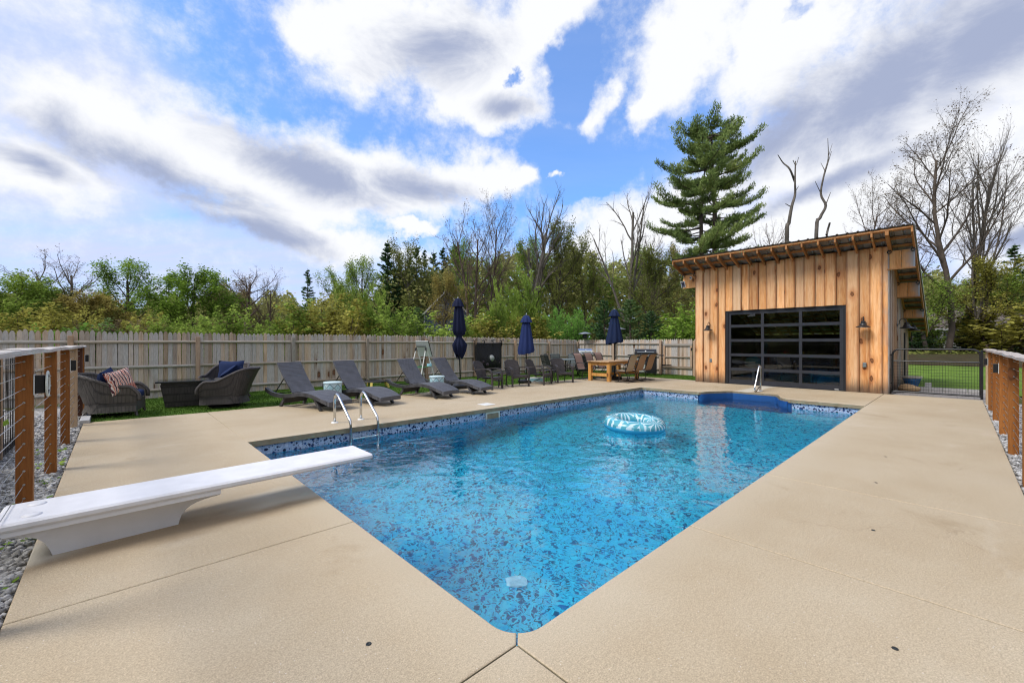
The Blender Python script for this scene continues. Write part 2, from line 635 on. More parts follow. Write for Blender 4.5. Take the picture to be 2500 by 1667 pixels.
def m_water(N):
    p = N.pos()
    a = N.noise(p, 1.7, 1.0, 0.5, 0.5)
    b = N.noise(p, 4.6, 1.5, 0.5, 0.8)
    c = N.noise(p, 13.0, 1.0, 0.5, 0.4)
    h = N.math('ADD', N.math('ADD', N.math('MULTIPLY', a, 1.0), N.math('MULTIPLY', b, 0.50)), N.math('MULTIPLY', c, 0.15))
    calm = N.mapr(N.noise(p, 0.45, 2.0), 0.38, 0.62, 0.55, 1.15)
    nb = N.bump(N.math('MULTIPLY', h, calm), 0.62, 0.028)
    fr = N.n('ShaderNodeFresnel', {'IOR': 1.55, 'Normal': nb})
    refr = N.n('ShaderNodeBsdfRefraction', {'Color': (0.92, 0.985, 1.0, 1), 'Roughness': 0.0, 'IOR': 1.33, 'Normal': nb})
    gl = N.n('ShaderNodeBsdfGlossy', {'Color': (1, 1, 1, 1), 'Roughness': 0.015, 'Normal': nb})
    return N.n('ShaderNodeMixShader', {0: fr, 1: refr, 2: gl})


mat('water', m_water)


def wood(base, mid, dark, grain=(7, 7, 0.55), rough=0.75, knots=0.0, jitter=0.25, grey=None, bump=0.3, axis='z', stain=None, greyside=False, two=None):
    """sawn timber: long grain, per-piece tone, optional knots, optional silvering"""
    def fn(N):
        p = N.pos()
        r = N.rnd()
        off = N.n('ShaderNodeCombineXYZ', {0: N.math('MULTIPLY', r, 37.0), 1: N.math('MULTIPLY', r, 91.0), 2: N.math('MULTIPLY', r, 53.0)}).outputs[0]
        q = N.vmath('ADD', p, off)
        g = {'z': grain, 'x': (grain[2], grain[1], grain[0]), 'y': (grain[0], grain[2], grain[1])}[axis]
        sv = N.scalev(q, g)
        n1 = N.noise(sv, 3.0, 6.0, 0.65, 0.6)
        n2 = N.noise(sv, 14.0, 4.0, 0.6, 0.2)
        big = N.noise(N.scalev(q, tuple(0.22 * k for k in g)), 2.0, 4.0, 0.6, 1.2)
        c = N.ramp(n1, [(0.25, dark), (0.45, mid), (0.72, base)])
        c = N.mix(N.mapr(big, 0.42, 0.68, 0.0, 0.6), c, base)
        c = N.mix(N.mapr(n2, 0.3, 0.52, 0.5, 0.0), c, dark)
        tone = N.mapr(r, 0, 1, 1 - jitter, 1 + jitter)
        c = N.mix(1.0, c, N.n('ShaderNodeCombineColor', {0: tone, 1: tone, 2: tone}), 'MULTIPLY')
        if two is not None:
            r3 = N.math('FRACT', N.math('MULTIPLY', r, 23.7))
            w = N.math('ADD', N.mapr(r3, 0.0, 1.0, -0.35, 0.75), N.mapr(big, 0.35, 0.65, -0.3, 0.3), clamp=True)
            c = N.mix(N.math('MULTIPLY', w, 0.62), c, N.mix(n1, two[0], two[1]))
            e = N.math('ABSOLUTE', N.n('ShaderNodeSeparateXYZ', {0: N.obj()}).outputs[1])
            e = N.math('ADD', e, N.math('MULTIPLY', N.math('SUBTRACT', N.noise(N.scalev(q, (3, 3, 1.2)), 3.0, 3.0), 0.5), 0.05))
            c = N.mix(N.mapr(e, 0.088, 0.128, 0.0, 0.72), c, (0.26, 0.09, 0.026))
        if grey is not None:
            r2 = N.math('FRACT', N.math('MULTIPLY', r, 17.31))
            gf = N.math('ADD', N.mapr(r2, 0.0, 1.0, -0.30, 0.75), N.mapr(big, 0.3, 0.7, -0.1, 0.75), clamp=True)
            gt = N.mapr(n2, 0.3, 0.7, 0.7, 1.25)
            gc = N.mix(1.0, grey, N.n('ShaderNodeCombineColor', {0: gt, 1: gt, 2: gt}), 'MULTIPLY')
            c = N.mix(gf, c, gc)
        if knots:
            qs = N.n('ShaderNodeSeparateXYZ', {0: q})
            kv = N.n('ShaderNodeCombineXYZ', {0: N.math('ADD', N.math('ADD', qs.outputs[0], qs.outputs[1]), N.math('MULTIPLY', N.math('SUBTRACT', N.noise(q, 9.0, 2.0), 0.5), 0.05)), 1: N.math('ADD', N.math('MULTIPLY', qs.outputs[2], 0.55), N.math('MULTIPLY', N.math('SUBTRACT', N.noise(q, 14.0, 2.0), 0.5), 0.05)), 2: 0.0}).outputs[0]
            vo = N.n('ShaderNodeTexVoronoi', {'Vector': kv, 'Scale': knots}, voronoi_dimensions='2D')
            pick = N.math('GREATER_THAN', N.n('ShaderNodeSeparateColor', {0: vo.outputs['Color']}).outputs[0], 0.58)
            halo = N.math('MULTIPLY', N.mapr(vo.outputs['Distance'], 0.04, 0.34, 0.6, 0, True), pick)
            core = N.math('MULTIPLY', N.mapr(vo.outputs['Distance'], 0.055, 0.10, 1, 0), pick)
            ring = N.math('MULTIPLY', N.mapr(N.math('ABSOLUTE', N.math('SUBTRACT', vo.outputs['Distance'], 0.07)), 0.0, 0.03, 1, 0), pick)
            c = N.mix(halo, c, dark)
            c = N.mix(N.math('MULTIPLY', core, 0.8), c, (0.16, 0.055, 0.018))
            c = N.mix(N.math('MULTIPLY', ring, 0.8), c, (0.05, 0.022, 0.01))
        if stain is not None:
            z = N.n('ShaderNodeSeparateXYZ', {0: p}).outputs[2]
            zz = N.math('ADD', z, N.math('MULTIPLY', N.math('SUBTRACT', N.noise(N.scalev(q, (9, 9, 0.8)), 2.0, 4.0), 0.5), 0.42))
            c = N.mix(N.mapr(zz, 0.02, stain, 0.85, 0.0, True), c, (0.055, 0.042, 0.034))
        if greyside:
            y = N.n('ShaderNodeSeparateXYZ', {0: p}).outputs[1]
            yy = N.math('ADD', y, N.math('MULTIPLY', N.math('SUBTRACT', N.noise(q, 2.2, 4.0), 0.5), 0.6))
            c = N.mix(N.mapr(yy, greyside[0], greyside[1], 0.9, 0.0, True), c, (0.33, 0.31, 0.30))
        return pbsdf(N, c, rough, 0, 0.25, N.bump(n2, bump, 0.003))
    return fn


mat('picket_wood', wood((0.53, 0.42, 0.315), (0.44, 0.325, 0.23), (0.21, 0.125, 0.075), (9, 9, 0.6), 0.85, knots=1.6, jitter=0.38, grey=(0.47, 0.445, 0.425)))
mat('rail_wood', wood((0.46, 0.385, 0.30), (0.38, 0.315, 0.245), (0.20, 0.15, 0.11), (9, 9, 0.6), 0.85, jitter=0.15, grey=(0.46, 0.43, 0.385), axis='x'))
mat('rail_wood_y', wood((0.36, 0.29, 0.22), (0.30, 0.24, 0.18), (0.16, 0.11, 0.08), (9, 9, 0.6), 0.85, jitter=0.15, grey=(0.33, 0.30, 0.27), axis='y'))
mat('post_wood', wood((0.50, 0.34, 0.225), (0.42, 0.275, 0.175), (0.20, 0.115, 0.07), (9, 9, 0.6), 0.85, jitter=0.15, grey=(0.31, 0.28, 0.25)))
mat('pine_board', wood((0.80, 0.50, 0.27), (0.70, 0.33, 0.115), (0.42, 0.125, 0.03), (5, 5, 0.30), 0.6, knots=2.2, jitter=0.28, stain=0.5, greyside=(1.0, 1.5), bump=0.5, two=((0.74, 0.52, 0.335), (0.84, 0.61, 0.40))))
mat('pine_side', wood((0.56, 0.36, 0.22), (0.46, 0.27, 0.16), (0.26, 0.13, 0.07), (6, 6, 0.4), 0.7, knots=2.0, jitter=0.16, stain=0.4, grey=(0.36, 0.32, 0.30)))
mat('rafter_wood', wood((0.46, 0.23, 0.095), (0.36, 0.165, 0.06), (0.17, 0.07, 0.028), (0.7, 9, 9), 0.7, jitter=0.18, axis='z'))
mat('gable_board', wood((0.80, 0.46, 0.21), (0.68, 0.32, 0.11), (0.40, 0.14, 0.035), (6, 6, 0.4), 0.6, knots=2.3, jitter=0.14, greyside=(0.80, 1.02)))
mat('cedar_post', wood((0.34, 0.135, 0.035), (0.27, 0.092, 0.020), (0.13, 0.042, 0.010), (8, 8, 0.5), 0.5, knots=1.9, jitter=0.2))
mat('shaded_post', wood((0.11, 0.045, 0.025), (0.075, 0.028, 0.016), (0.035, 0.014, 0.01), (8, 8, 0.5), 0.6, jitter=0.1))  # fence post with its shadow painted into the wood tone
mat('bare_post', wood((0.52, 0.38, 0.25), (0.46, 0.32, 0.20), (0.28, 0.17, 0.10), (8, 8, 0.5), 0.75, knots=2.4, jitter=0.1))
mat('cap_wood_y', wood((0.60, 0.565, 0.53), (0.50, 0.46, 0.43), (0.22, 0.19, 0.17), (12, 12, 0.6), 0.85, jitter=0.06, axis='y', bump=0.6))
mat('cap_wood_x', wood((0.52, 0.47, 0.44), (0.42, 0.37, 0.34), (0.20, 0.16, 0.14), (12, 12, 0.6), 0.85, jitter=0.06, axis='x', bump=0.6))
mat('table_wood', wood((0.62, 0.34, 0.11), (0.52, 0.26, 0.07), (0.33, 0.13, 0.03), (7, 7, 0.5), 0.5, knots=2.4, jitter=0.1))
mat('table_top_wood', wood((0.50, 0.34, 0.20), (0.42, 0.27, 0.15), (0.24, 0.13, 0.07), (7, 7, 0.5), 0.55, jitter=0.2, axis='x'))

plain('white_gel', (0.70, 0.695, 0.72), 0.45, 0, 0.4, 0.06, 7, 0.35)
plain('white_gel_side', (0.66, 0.66, 0.685), 0.3, 0, 0.5, 0.05, 5)
plain('white_plastic', (0.74, 0.74, 0.72), 0.4, 0, 0.4, 0.05)
plain('ivory_plastic', (0.62, 0.64, 0.58), 0.45, 0, 0.4, 0.1)
plain('steel', (0.62, 0.63, 0.64), 0.16, 1.0, 0.5, 0.05, 6)
plain('cable_steel', (0.55, 0.55, 0.56), 0.3, 1.0, 0.5, 0.05, 6)
plain('black_metal', (0.012, 0.012, 0.014), 0.38, 0, 0.5, 0.1)
plain('black_plastic', (0.012, 0.012, 0.013), 0.45, 0, 0.4, 0.15)
plain('dark_frame', (0.026, 0.028, 0.036), 0.42, 0, 0.4, 0.08, 8)
plain('dark_jamb', (0.012, 0.013, 0.017), 0.5, 0, 0.4, 0.08, 8)
plain('green_metal', (0.028, 0.032, 0.030), 0.45, 0.2, 0.4, 0.15)
plain('grey_slat', (0.16, 0.19, 0.20), 0.45, 0.2, 0.4, 0.15)
plain('rubber', (0.02, 0.02, 0.02), 0.8)
plain('roof_metal', (0.30, 0.31, 0.33), 0.38, 0.85, 0.5, 0.12, 4)
plain('roof_trim', (0.36, 0.38, 0.41), 0.4, 0.7, 0.5, 0.1, 4)
plain('roof_under', (0.26, 0.27, 0.28), 0.5, 0.4, 0.4, 0.15, 5)
plain('stone_pale', (0.40, 0.39, 0.38), 0.85, 0, 0.3, 0.2, 14, 0.4)
plain('paver', (0.27, 0.25, 0.24), 0.85, 0, 0.3, 0.2, 20, 0.4)
plain('rock_tan', (0.36, 0.24, 0.13), 0.85, 0, 0.3, 0.25, 14, 0.5)
plain('weather_grey', (0.40, 0.40, 0.41), 0.8, 0, 0.3, 0.2, 12, 0.3)
plain('teal_plastic', (0.01, 0.20, 0.27), 0.4)
plain('yellow_plastic', (0.65, 0.50, 0.12), 0.45)
plain('green_plastic', (0.10, 0.32, 0.16), 0.45)
plain('blue_plastic', (0.012, 0.12, 0.26), 0.35)
plain('blue_glaze', (0.008, 0.085, 0.22), 0.18, 0, 0.6, 0.25, 9)
plain('glaze_rim', (0.45, 0.42, 0.36), 0.4, 0, 0.4, 0.2, 12)
plain('navy', (0.012, 0.022, 0.062), 0.85, 0, 0.15, 0.12, 40)
plain('navy_bright', (0.018, 0.031, 0.108), 0.85, 0, 0.15, 0.12, 40)
plain('navy_dark', (0.011, 0.015, 0.042), 0.85, 0, 0.15, 0.12, 40)
plain('cushion_blue', (0.014, 0.026, 0.08), 0.85, 0, 0.15, 0.12, 40)
plain('leather', (0.035, 0.033, 0.032), 0.5)
plain('sling_tan', (0.38, 0.30, 0.215), 0.8, 0, 0.2, 0.06, 60)
plain('sling_rose', (0.30, 0.20, 0.165), 0.8, 0, 0.2, 0.06, 60)
plain('sling_orange', (0.36, 0.225, 0.135), 0.8, 0, 0.2, 0.06, 60)
plain('ball_grey', (0.30, 0.32, 0.31), 0.4, 0, 0.4, 0.05)
plain('ball_dark', (0.05, 0.03, 0.05), 0.5, 0, 0.4, 0.05)
plain('ball_yellow', (0.35, 0.33, 0.12), 0.5, 0, 0.4, 0.05)
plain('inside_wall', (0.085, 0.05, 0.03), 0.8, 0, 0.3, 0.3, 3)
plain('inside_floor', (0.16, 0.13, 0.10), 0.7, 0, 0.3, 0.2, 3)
plain('white_paint', (0.74, 0.74, 0.73), 0.6, 0, 0.3, 0.04)
plain('navy_siding', (0.05, 0.066, 0.115), 0.7, 0, 0.3, 0.1, 3)
plain('shingle', (0.20, 0.165, 0.15), 0.9, 0, 0.2, 0.25, 9)
plain('shingle_grey', (0.11, 0.11, 0.12), 0.9, 0, 0.2, 0.25, 9)
plain('house_wall', (0.30, 0.30, 0.29), 0.8, 0, 0.2, 0.08)
plain('solar_cell', (0.015, 0.02, 0.05), 0.2)
plain('solar_line', (0.55, 0.56, 0.6), 0.4)
plain('red_metal', (0.32, 0.05, 0.03), 0.5)
plain('corrugated', (0.42, 0.43, 0.45), 0.45, 0.5, 0.4, 0.12)
plain('soil', (0.03, 0.021, 0.014), 0.95, 0, 0.1, 0.3)
plain('bark', (0.085, 0.068, 0.055), 0.9, 0, 0.15, 0.35, 3, 0.5)
plain('bark_grey', (0.13, 0.115, 0.10), 0.9, 0, 0.15, 0.3, 3, 0.5)
plain('bark_pale', (0.17, 0.145, 0.125), 0.9, 0, 0.15, 0.25, 3, 0.5)
plain('twig', (0.115, 0.085, 0.07), 0.9, 0, 0.15, 0.25, 3)


def m_glass(N):
    fr = N.n('ShaderNodeFresnel', {'IOR': 1.5})
    tr = N.n('ShaderNodeBsdfTransparent', {'Color': (0.78, 0.80, 0.80, 1)})
    gl = N.n('ShaderNodeBsdfGlossy', {'Color': (0.9, 0.92, 0.95, 1), 'Roughness': 0.015})
    return N.n('ShaderNodeMixShader', {0: fr, 1: tr, 2: gl})


mat('pane_glass', m_glass)
plain('table_glass', (0.02, 0.022, 0.024), 0.06, 0, 0.6, 0.05)
plain('far_glass', (0.05, 0.06, 0.075), 0.1, 0, 0.6, 0.1)


def weave(col, col2, sx, sy, rough=0.55):
    def fn(N):
        p = N.obj()
        b = N.n('ShaderNodeTexBrick', {'Vector': N.scalev(p, (1, 1, 1), rot=(0, 0, 0)), 'Color1': (*col, 1), 'Color2': (*col2, 1), 'Mortar': (*[k * 0.35 for k in col], 1),
                                       'Scale': sx, 'Mortar Size': 0.03, 'Brick Width': 0.5, 'Row Height': 0.25})
        w = N.n('ShaderNodeTexWave', {'Vector': p, 'Scale': sy, 'Distortion': 0.4, 'Detail': 1.0}, bands_direction='Z')
        w2 = N.n('ShaderNodeTexWave', {'Vector': p, 'Scale': sy, 'Distortion': 0.4, 'Detail': 1.0}, bands_direction='X')
        h = N.math('ADD', w.outputs[1], w2.outputs[1])
        c = N.mix(N.mapr(h, 0.4, 1.5, 0.55, 0.0), b.outputs[0], tuple(k * 0.35 for k in col))
        c = N.mix(N.mapr(N.noise(p, 9.0, 3.0), 0.35, 0.7, 0, 0.4), c, col2)
        return pbsdf(N, c, rough, 0, 0.4, N.bump(h, 0.6, 0.006))
    return fn


mat('wicker_grey', weave((0.098, 0.098, 0.112), (0.13, 0.13, 0.146), 9.0, 14.0, 0.45))
mat('wicker_edge', weave((0.058, 0.057, 0.063), (0.074, 0.074, 0.08), 9.0, 14.0, 0.5))
mat('wicker_brown', weave((0.050, 0.041, 0.041), (0.068, 0.057, 0.056), 9.0, 16.0, 0.5))
mat('wicker_taupe', weave((0.085, 0.074, 0.067), (0.115, 0.10, 0.09), 9.0, 16.0, 0.55))


def m_drum(N):
    p = N.obj()
    s = N.n('ShaderNodeSeparateXYZ', {0: p})
    ang = N.math('MULTIPLY', N.math('ARCTAN2', s.outputs[1], s.outputs[0]), 7.0 / (2 * math.pi))
    z = N.math('MULTIPLY', N.math('SUBTRACT', s.outputs[2], 0.27), 1 / 0.20)
    fu = N.math('ABSOLUTE', N.math('SUBTRACT', N.math('FRACT', ang), 0.5))
    fv = N.math('ABSOLUTE', N.math('SUBTRACT', N.math('FRACT', z), 0.5))
    dia = N.math('ABSOLUTE', N.math('SUBTRACT', N.math('ADD', fu, fv), 0.47))
    line = N.mapr(dia, 0.035, 0.06, 1, 0)
    dot = N.mapr(N.math('ADD', fu, fv), 0.06, 0.09, 1, 0)
    band = N.math('MULTIPLY', N.math('LESS_THAN', s.outputs[2], 0.472), N.math('GREATER_THAN', s.outputs[2], 0.07))
    pat = N.math('MULTIPLY', N.math('MAXIMUM', line, N.math('MULTIPLY', dot, 0.7)), band)
    inn = N.math('MULTIPLY', N.mapr(N.math('ADD', fu, fv), 0.42, 0.44, 1, 0), band)
    c = N.mix(inn, (0.55, 0.70, 0.73), (0.42, 0.64, 0.69))
    c = N.mix(pat, c, (0.12, 0.19, 0.21))
    return pbsdf(N, c, 0.35, 0, 0.5)


mat('drum_print', m_drum)


def m_float(N):
    p = N.obj()
    s = N.n('ShaderNodeSeparateXYZ', {0: p})
    a = N.math('ARCTAN2', s.outputs[1], s.outputs[0])
    rad = N.vmath('LENGTH', N.n('ShaderNodeCombineXYZ', {0: s.outputs[0], 1: s.outputs[1], 2: 0.0}).outputs[0])
    # palm fronds: fans of stripes that swing round several leaf centres
    q = N.n('ShaderNodeCombineXYZ', {0: N.math('MULTIPLY', a, 1.9), 1: N.math('MULTIPLY', rad, 6.0), 2: N.math('MULTIPLY', s.outputs[2], 5.0)}).outputs[0]
    vo = N.voro(q, 0.55)
    pc = vo.outputs['Position']
    rel = N.vmath('SUBTRACT', N.scalev(q, (0.55, 0.55, 0.55)), N.scalev(pc, (0.55, 0.55, 0.55)))
    rs = N.n('ShaderNodeSeparateXYZ', {0: rel})
    fa = N.math('ARCTAN2', rs.outputs[1], rs.outputs[0])
    st = N.math('SINE', N.math('ADD', N.math('MULTIPLY', fa, 11.0), N.math('MULTIPLY', N.noise(q, 3.0), 3.0)))
    leaf = N.mapr(st, -0.6, -0.25, 0, 1)
    cc = N.n('ShaderNodeSeparateColor', {0: vo.outputs['Color']})
    lc = N.mix(cc.outputs[0], (0.03, 0.24, 0.31), (0.13, 0.45, 0.56))
    c = N.mix(leaf, (0.50, 0.67, 0.74), lc)
    c = N.mix(N.mapr(s.outputs[2], -0.012, 0.0, 1, 0), c, (0.04, 0.40, 0.66))
    return pbsdf(N, c, 0.22, 0, 0.5)


mat('float_print', m_float)


def m_pillow(N):
    p = N.obj()
    w = N.n('ShaderNodeTexWave', {'Vector': p, 'Scale': 6.0, 'Distortion': 6.0, 'Detail': 2.0, 'Detail Scale': 1.5})
    c = N.ramp(w.outputs[1], [(0.30, (0.10, 0.035, 0.05)), (0.36, (0.66, 0.60, 0.55)), (0.7, (0.72, 0.66, 0.60)), (0.92, (0.55, 0.20, 0.14))])
    c = N.mix(N.mapr(N.noise(p, 3.0, 2.0), 0.55, 0.62, 0, 0.7), c, (0.50, 0.16, 0.11))
    return pbsdf(N, c, 0.85, 0, 0.1)


mat('pillow_print', m_pillow)


def m_net(N):
    tr = N.n('ShaderNodeBsdfTransparent')
    b = pbsdf(N, (0.006, 0.006, 0.008), 0.8)
    return N.n('ShaderNodeMixShader', {0: 0.84, 1: tr, 2: b})


mat('net_black', m_net)


def grass(c1, c2, c3, stripes=False):
    def fn(N):
        p = N.pos()
        a = N.noise(p, 1.1, 5.0, 0.65)
        b = N.noise(p, 30.0, 3.0, 0.7)
        c = N.ramp(a, [(0.3, c1), (0.5, c2), (0.72, c3)])
        k = N.mapr(b, 0.25, 0.75, 0.6, 1.45)
        c = N.mix(1.0, c, N.n('ShaderNodeCombineColor', {0: k, 1: k, 2: k}), 'MULTIPLY')
        return pbsdf(N, c, 0.9, 0, 0.1, N.bump(b, 0.6, 0.02))
    return fn


mat('turf', grass((0.055, 0.115, 0.016), (0.075, 0.145, 0.022), (0.10, 0.17, 0.03)))
mat('lawn', grass((0.085, 0.145, 0.022), (0.115, 0.19, 0.028), (0.15, 0.225, 0.042)))
mat('ground', grass((0.05, 0.052, 0.02), (0.075, 0.08, 0.028), (0.10, 0.10, 0.04)))
mat('leaf_litter', grass((0.03, 0.032, 0.014), (0.055, 0.04, 0.02), (0.04, 0.055, 0.016)))


def foliage(c1, c2, c3, scale=0.9, trans=0.35):
    """leaves: clumps and single leaves differ in tone, light passes through"""
    def fn(N):
        p = N.pos()
        a = N.noise(p, scale, 3.0, 0.6)
        b = N.noise(p, 11.0, 1.0, 0.5)
        t = N.math('ADD', N.math('MULTIPLY', a, 0.62), N.math('MULTIPLY', b, 0.38))
        c = N.ramp(t, [(0.36, c1), (0.5, c2), (0.64, c3)])
        c = N.mix(N.mapr(N.rnd(), 0, 1, 0, 0.25), c, c1)
        df = N.n('ShaderNodeBsdfDiffuse', {'Color': c})
        tl = N.n('ShaderNodeBsdfTranslucent', {'Color': c})
        return N.n('ShaderNodeMixShader', {0: trans, 1: df, 2: tl})
    return fn


mat('leaf_green', foliage((0.109, 0.182, 0.029), (0.218, 0.346, 0.055), (0.400, 0.564, 0.091)))
mat('leaf_lime', foliage((0.140, 0.217, 0.042), (0.280, 0.392, 0.077), (0.476, 0.588, 0.126)))
mat('leaf_bright', foliage((0.108, 0.231, 0.046), (0.200, 0.400, 0.077), (0.339, 0.585, 0.123)))
mat('leaf_gold', foliage((0.210, 0.196, 0.042), (0.378, 0.364, 0.084), (0.588, 0.532, 0.140)))
mat('leaf_olive', foliage((0.10, 0.12, 0.032), (0.19, 0.215, 0.058), (0.32, 0.335, 0.095)))
mat('leaf_brown', foliage((0.13, 0.095, 0.055), (0.24, 0.175, 0.095), (0.36, 0.265, 0.14)))
mat('leaf_rust', foliage((0.19, 0.15, 0.045), (0.32, 0.265, 0.08), (0.46, 0.39, 0.12)))
mat('leaf_bud', foliage((0.126, 0.091, 0.063), (0.210, 0.161, 0.105), (0.308, 0.252, 0.154)))
mat('needle_dark', foliage((0.038, 0.082, 0.038), (0.082, 0.152, 0.066), (0.158, 0.250, 0.093), 0.8, 0.15))
mat('needle_pine', foliage((0.10, 0.15, 0.052), (0.22, 0.30, 0.095), (0.40, 0.46, 0.15), 0.55, 0.2))
mat('needle_soft', foliage((0.069, 0.121, 0.051), (0.147, 0.235, 0.087), (0.274, 0.371, 0.147), 0.9, 0.25))
mat('wood_mix', foliage((0.161, 0.161, 0.069), (0.322, 0.333, 0.115), (0.529, 0.529, 0.196), 0.22, 0.4))
mat('petal_orange', foliage((0.75, 0.16, 0.03), (0.8, 0.2, 0.04), (0.85, 0.26, 0.06)))
mat('petal_yellow', foliage((0.6, 0.5, 0.1), (0.7, 0.6, 0.14), (0.75, 0.65, 0.2)))
mat('petal_pink', foliage((0.6, 0.2, 0.3), (0.7, 0.3, 0.4), (0.75, 0.4, 0.5)))


def m_gravel(N):
    p = N.pos()
    vo = N.voro(p, 26.0)
    k = N.n('ShaderNodeSeparateColor', {0: vo.outputs['Color']}).outputs[0]
    c = N.ramp(k, [(0.1, (0.16, 0.155, 0.15)), (0.5, (0.33, 0.32, 0.31)), (0.9, (0.52, 0.51, 0.50))])
    return pbsdf(N, c, 0.85, 0, 0.25)


mat('gravel', m_gravel)

# ================================================================== THE SETTING
PX0, PX1, PY0, PY1 = 1.39, 12.42, 1.44, 7.02       # pool edge (coping line)
WATER_Z = -0.225
RC = 0.17                                           # corner radius


def arc(cx, cy, r, a0, a1, n=6):
    return [(cx + r * math.cos(R(a0 + (a1 - a0) * i / n)), cy + r * math.sin(R(a0 + (a1 - a0) * i / n))) for i in range(n + 1)]


# step alcove at the far end, from Y high to Y low
ALC = bez([(12.42, 5.20, 0), (12.52, 5.12, 0), (12.80, 5.02, 0), (13.20, 4.80, 0), (13.42, 4.62, 0)], 4) + bez([(13.42, 4.58, 0), (13.42, 3.55, 0)], 1) + \
      bez([(13.40, 3.46, 0), (13.10, 3.33, 0), (12.72, 3.20, 0), (12.52, 3.06, 0), (12.42, 2.92, 0)], 4)
ALC = [(p.x, p.y) for p in ALC]


def offset_poly(poly, d):
    """inset a ccw polygon by d"""
    n = len(poly)
    out = []
    for i in range(n):
        a, b, c = Vector(poly[i - 1]), Vector(poly[i]), Vector(poly[(i + 1) % n])
        e1, e2 = (b - a), (c - b)
        if e1.length < 1e-6 or e2.length < 1e-6:
            out.append(tuple(b))
            continue
        e1.normalize()
        e2.normalize()
        n1, n2 = Vector((-e1.y, e1.x)), Vector((-e2.y, e2.x))
        m = n1 + n2
        k = max(0.35, 1 + n1.dot(n2))
        out.append(tuple(b + m * (d / k)))
    return out


def slab(name, poly, parent, mats, thick=0.085, z=0.0, gap=0.003, round_=0.009):
    area = sum(poly[i - 1][0] * poly[i][1] - poly[i][0] * poly[i - 1][1] for i in range(len(poly)))
    if area < 0:
        poly = poly[::-1]
    o = offset_poly(poly, gap)
    rings = []
    for k in range(4):
        a = R(90 * k / 3)
        rings.append([(*p, z - round_ + round_ * math.cos(a)) for p in offset_poly(o, round_ * (1 - math.sin(a)))])
    rings.append([(*p, z - thick) for p in o])
    m = MB()
    n = len(o)
    vs = [p for r in rings for p in r]
    fs = []
    mi = []
    for i in range(len(rings) - 1):
        for k in range(n):
            fs.append((i * n + k, (i + 1) * n + k, (i + 1) * n + (k + 1) % n, i * n + (k + 1) % n))
            mi.append(1 if i >= 2 else 0)
    fs.append(tuple(range(n)))
    mi.append(0)
    fs.append(tuple((len(rings) - 1) * n + k for k in range(n - 1, -1, -1)))
    mi.append(1)
    m.v, m.f, m.m = vs, fs, mi
    return m.build(name, mats, parent)


# deck: slabs with open joints, one object per slab
deck = tag(thing('pool_deck', None, None), kind='structure')
del_cat = deck
CM = [MAT['concrete'], MAT['coping']]
DX0, DY0, GY = -0.42, -0.43, 10.62
nc = arc(PX0 + RC, PY0 + RC, RC, 180, 270, 8)       # near corner, from (PX0, PY0+RC) to (PX0+RC, PY0)
half = nc[4]
JX, JY = 1.38, 1.43
slab('slab', [(DX0, DY0), (JX, DY0), (JX, JY), (DX0, JY)], deck, CM)
slab('slab', [(DX0, JY), (JX, JY), half, *nc[3::-1], (PX0, 3.31), (DX0, 3.31)], deck, CM)
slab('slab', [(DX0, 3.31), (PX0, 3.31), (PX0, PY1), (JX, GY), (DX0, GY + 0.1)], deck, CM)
slab('slab', [(JX, DY0), (3.26, DY0), (3.26, PY0), *nc[:3:-1], (JX, JY)], deck, CM)
slab('slab', [(3.26, DY0), (5.14, DY0), (5.14, PY0), (3.26, PY0)], deck, CM)
slab('slab', [(5.14, DY0), (15.72, DY0), (15.72, PY0 - 0.02), (PX1, PY0), (5.14, PY0)], deck, CM)
grass_edge = [(p.x, p.y) for p in bez([(16.15, 6.70, 0), (16.28, 8.3, 0), (16.25, 9.1, 0), (15.75, 9.75, 0), (14.9, 10.12, 0), (13.6, 10.32, 0), (11.5, 10.5, 0), (7.0, 10.6, 0), (JX, GY, 0)], 4)]
slab('slab', [(JX, PY1), (PX1, PY1), *ALC, (PX1, PY0 + 0.003), (15.72, PY0 - 0.017), (15.72, 6.68), *grass_edge], deck, CM)

for x0, y0, x1, y1 in ((JX, DY0, JX, JY), (DX0, JY, JX, JY), (DX0, 3.31, PX0, 3.31), (JX, PY1, JX, GY), (3.26, DY0, 3.26, PY0), (5.14, DY0, 5.14, PY0)):
    MB().box(((x0 + x1) / 2, (y0 + y1) / 2, -0.032), (max(0.008, x1 - x0), max(0.008, y1 - y0), 0.044)).build('joint_filler', MAT['rubber'], deck)

# pool shell
pool = tag(thing('swimming_pool', None, None), kind='structure')
IN = 0.035                                          # coping overhang
wall_line = arc(PX0 + RC, PY0 + RC, RC + IN, 180, 270, 8) + [(PX1 + IN, PY0 - IN)] + [(PX1 + IN, 2.88)]
line_rest = [(PX1 + IN, 5.24), (PX1 + IN, PY1 + IN), (PX0 - IN, PY1 + IN)]
loop = wall_line + line_rest                        # ccw


def strip(name, pts, z0, z1, m, parent, closed=False):
    b = MB()
    b.grid([[(p[0], p[1], z) for p in pts] for z in (z0, z1)], closed=closed)
    return b.build(name, m, parent)


band_a = loop[:len(wall_line)]
band_b = line_rest + [loop[0]]
TB = -0.245
strip('tile_border', band_a, TB, -0.06, MAT['tile_band'], pool)
strip('tile_border', band_b, TB, -0.06, MAT['tile_band'], pool)
strip('liner_wall', band_a, -2.6, TB, MAT['liner'], pool)
strip('liner_wall', band_b, -2.6, TB, MAT['liner'], pool)
fl = MB()
fx = [(PX0 - 0.3, -1.9), (3.0, -2.1), (5.2, -2.1), (8.2, -1.15), (PX1 + 0.1, -1.05)]
fl.grid([[(x, PY0 - 0.3, z) for x, z in fx], [(x, PY1 + 0.3, z) for x, z in fx]])
fl.build('liner_floor', MAT['liner'], pool)
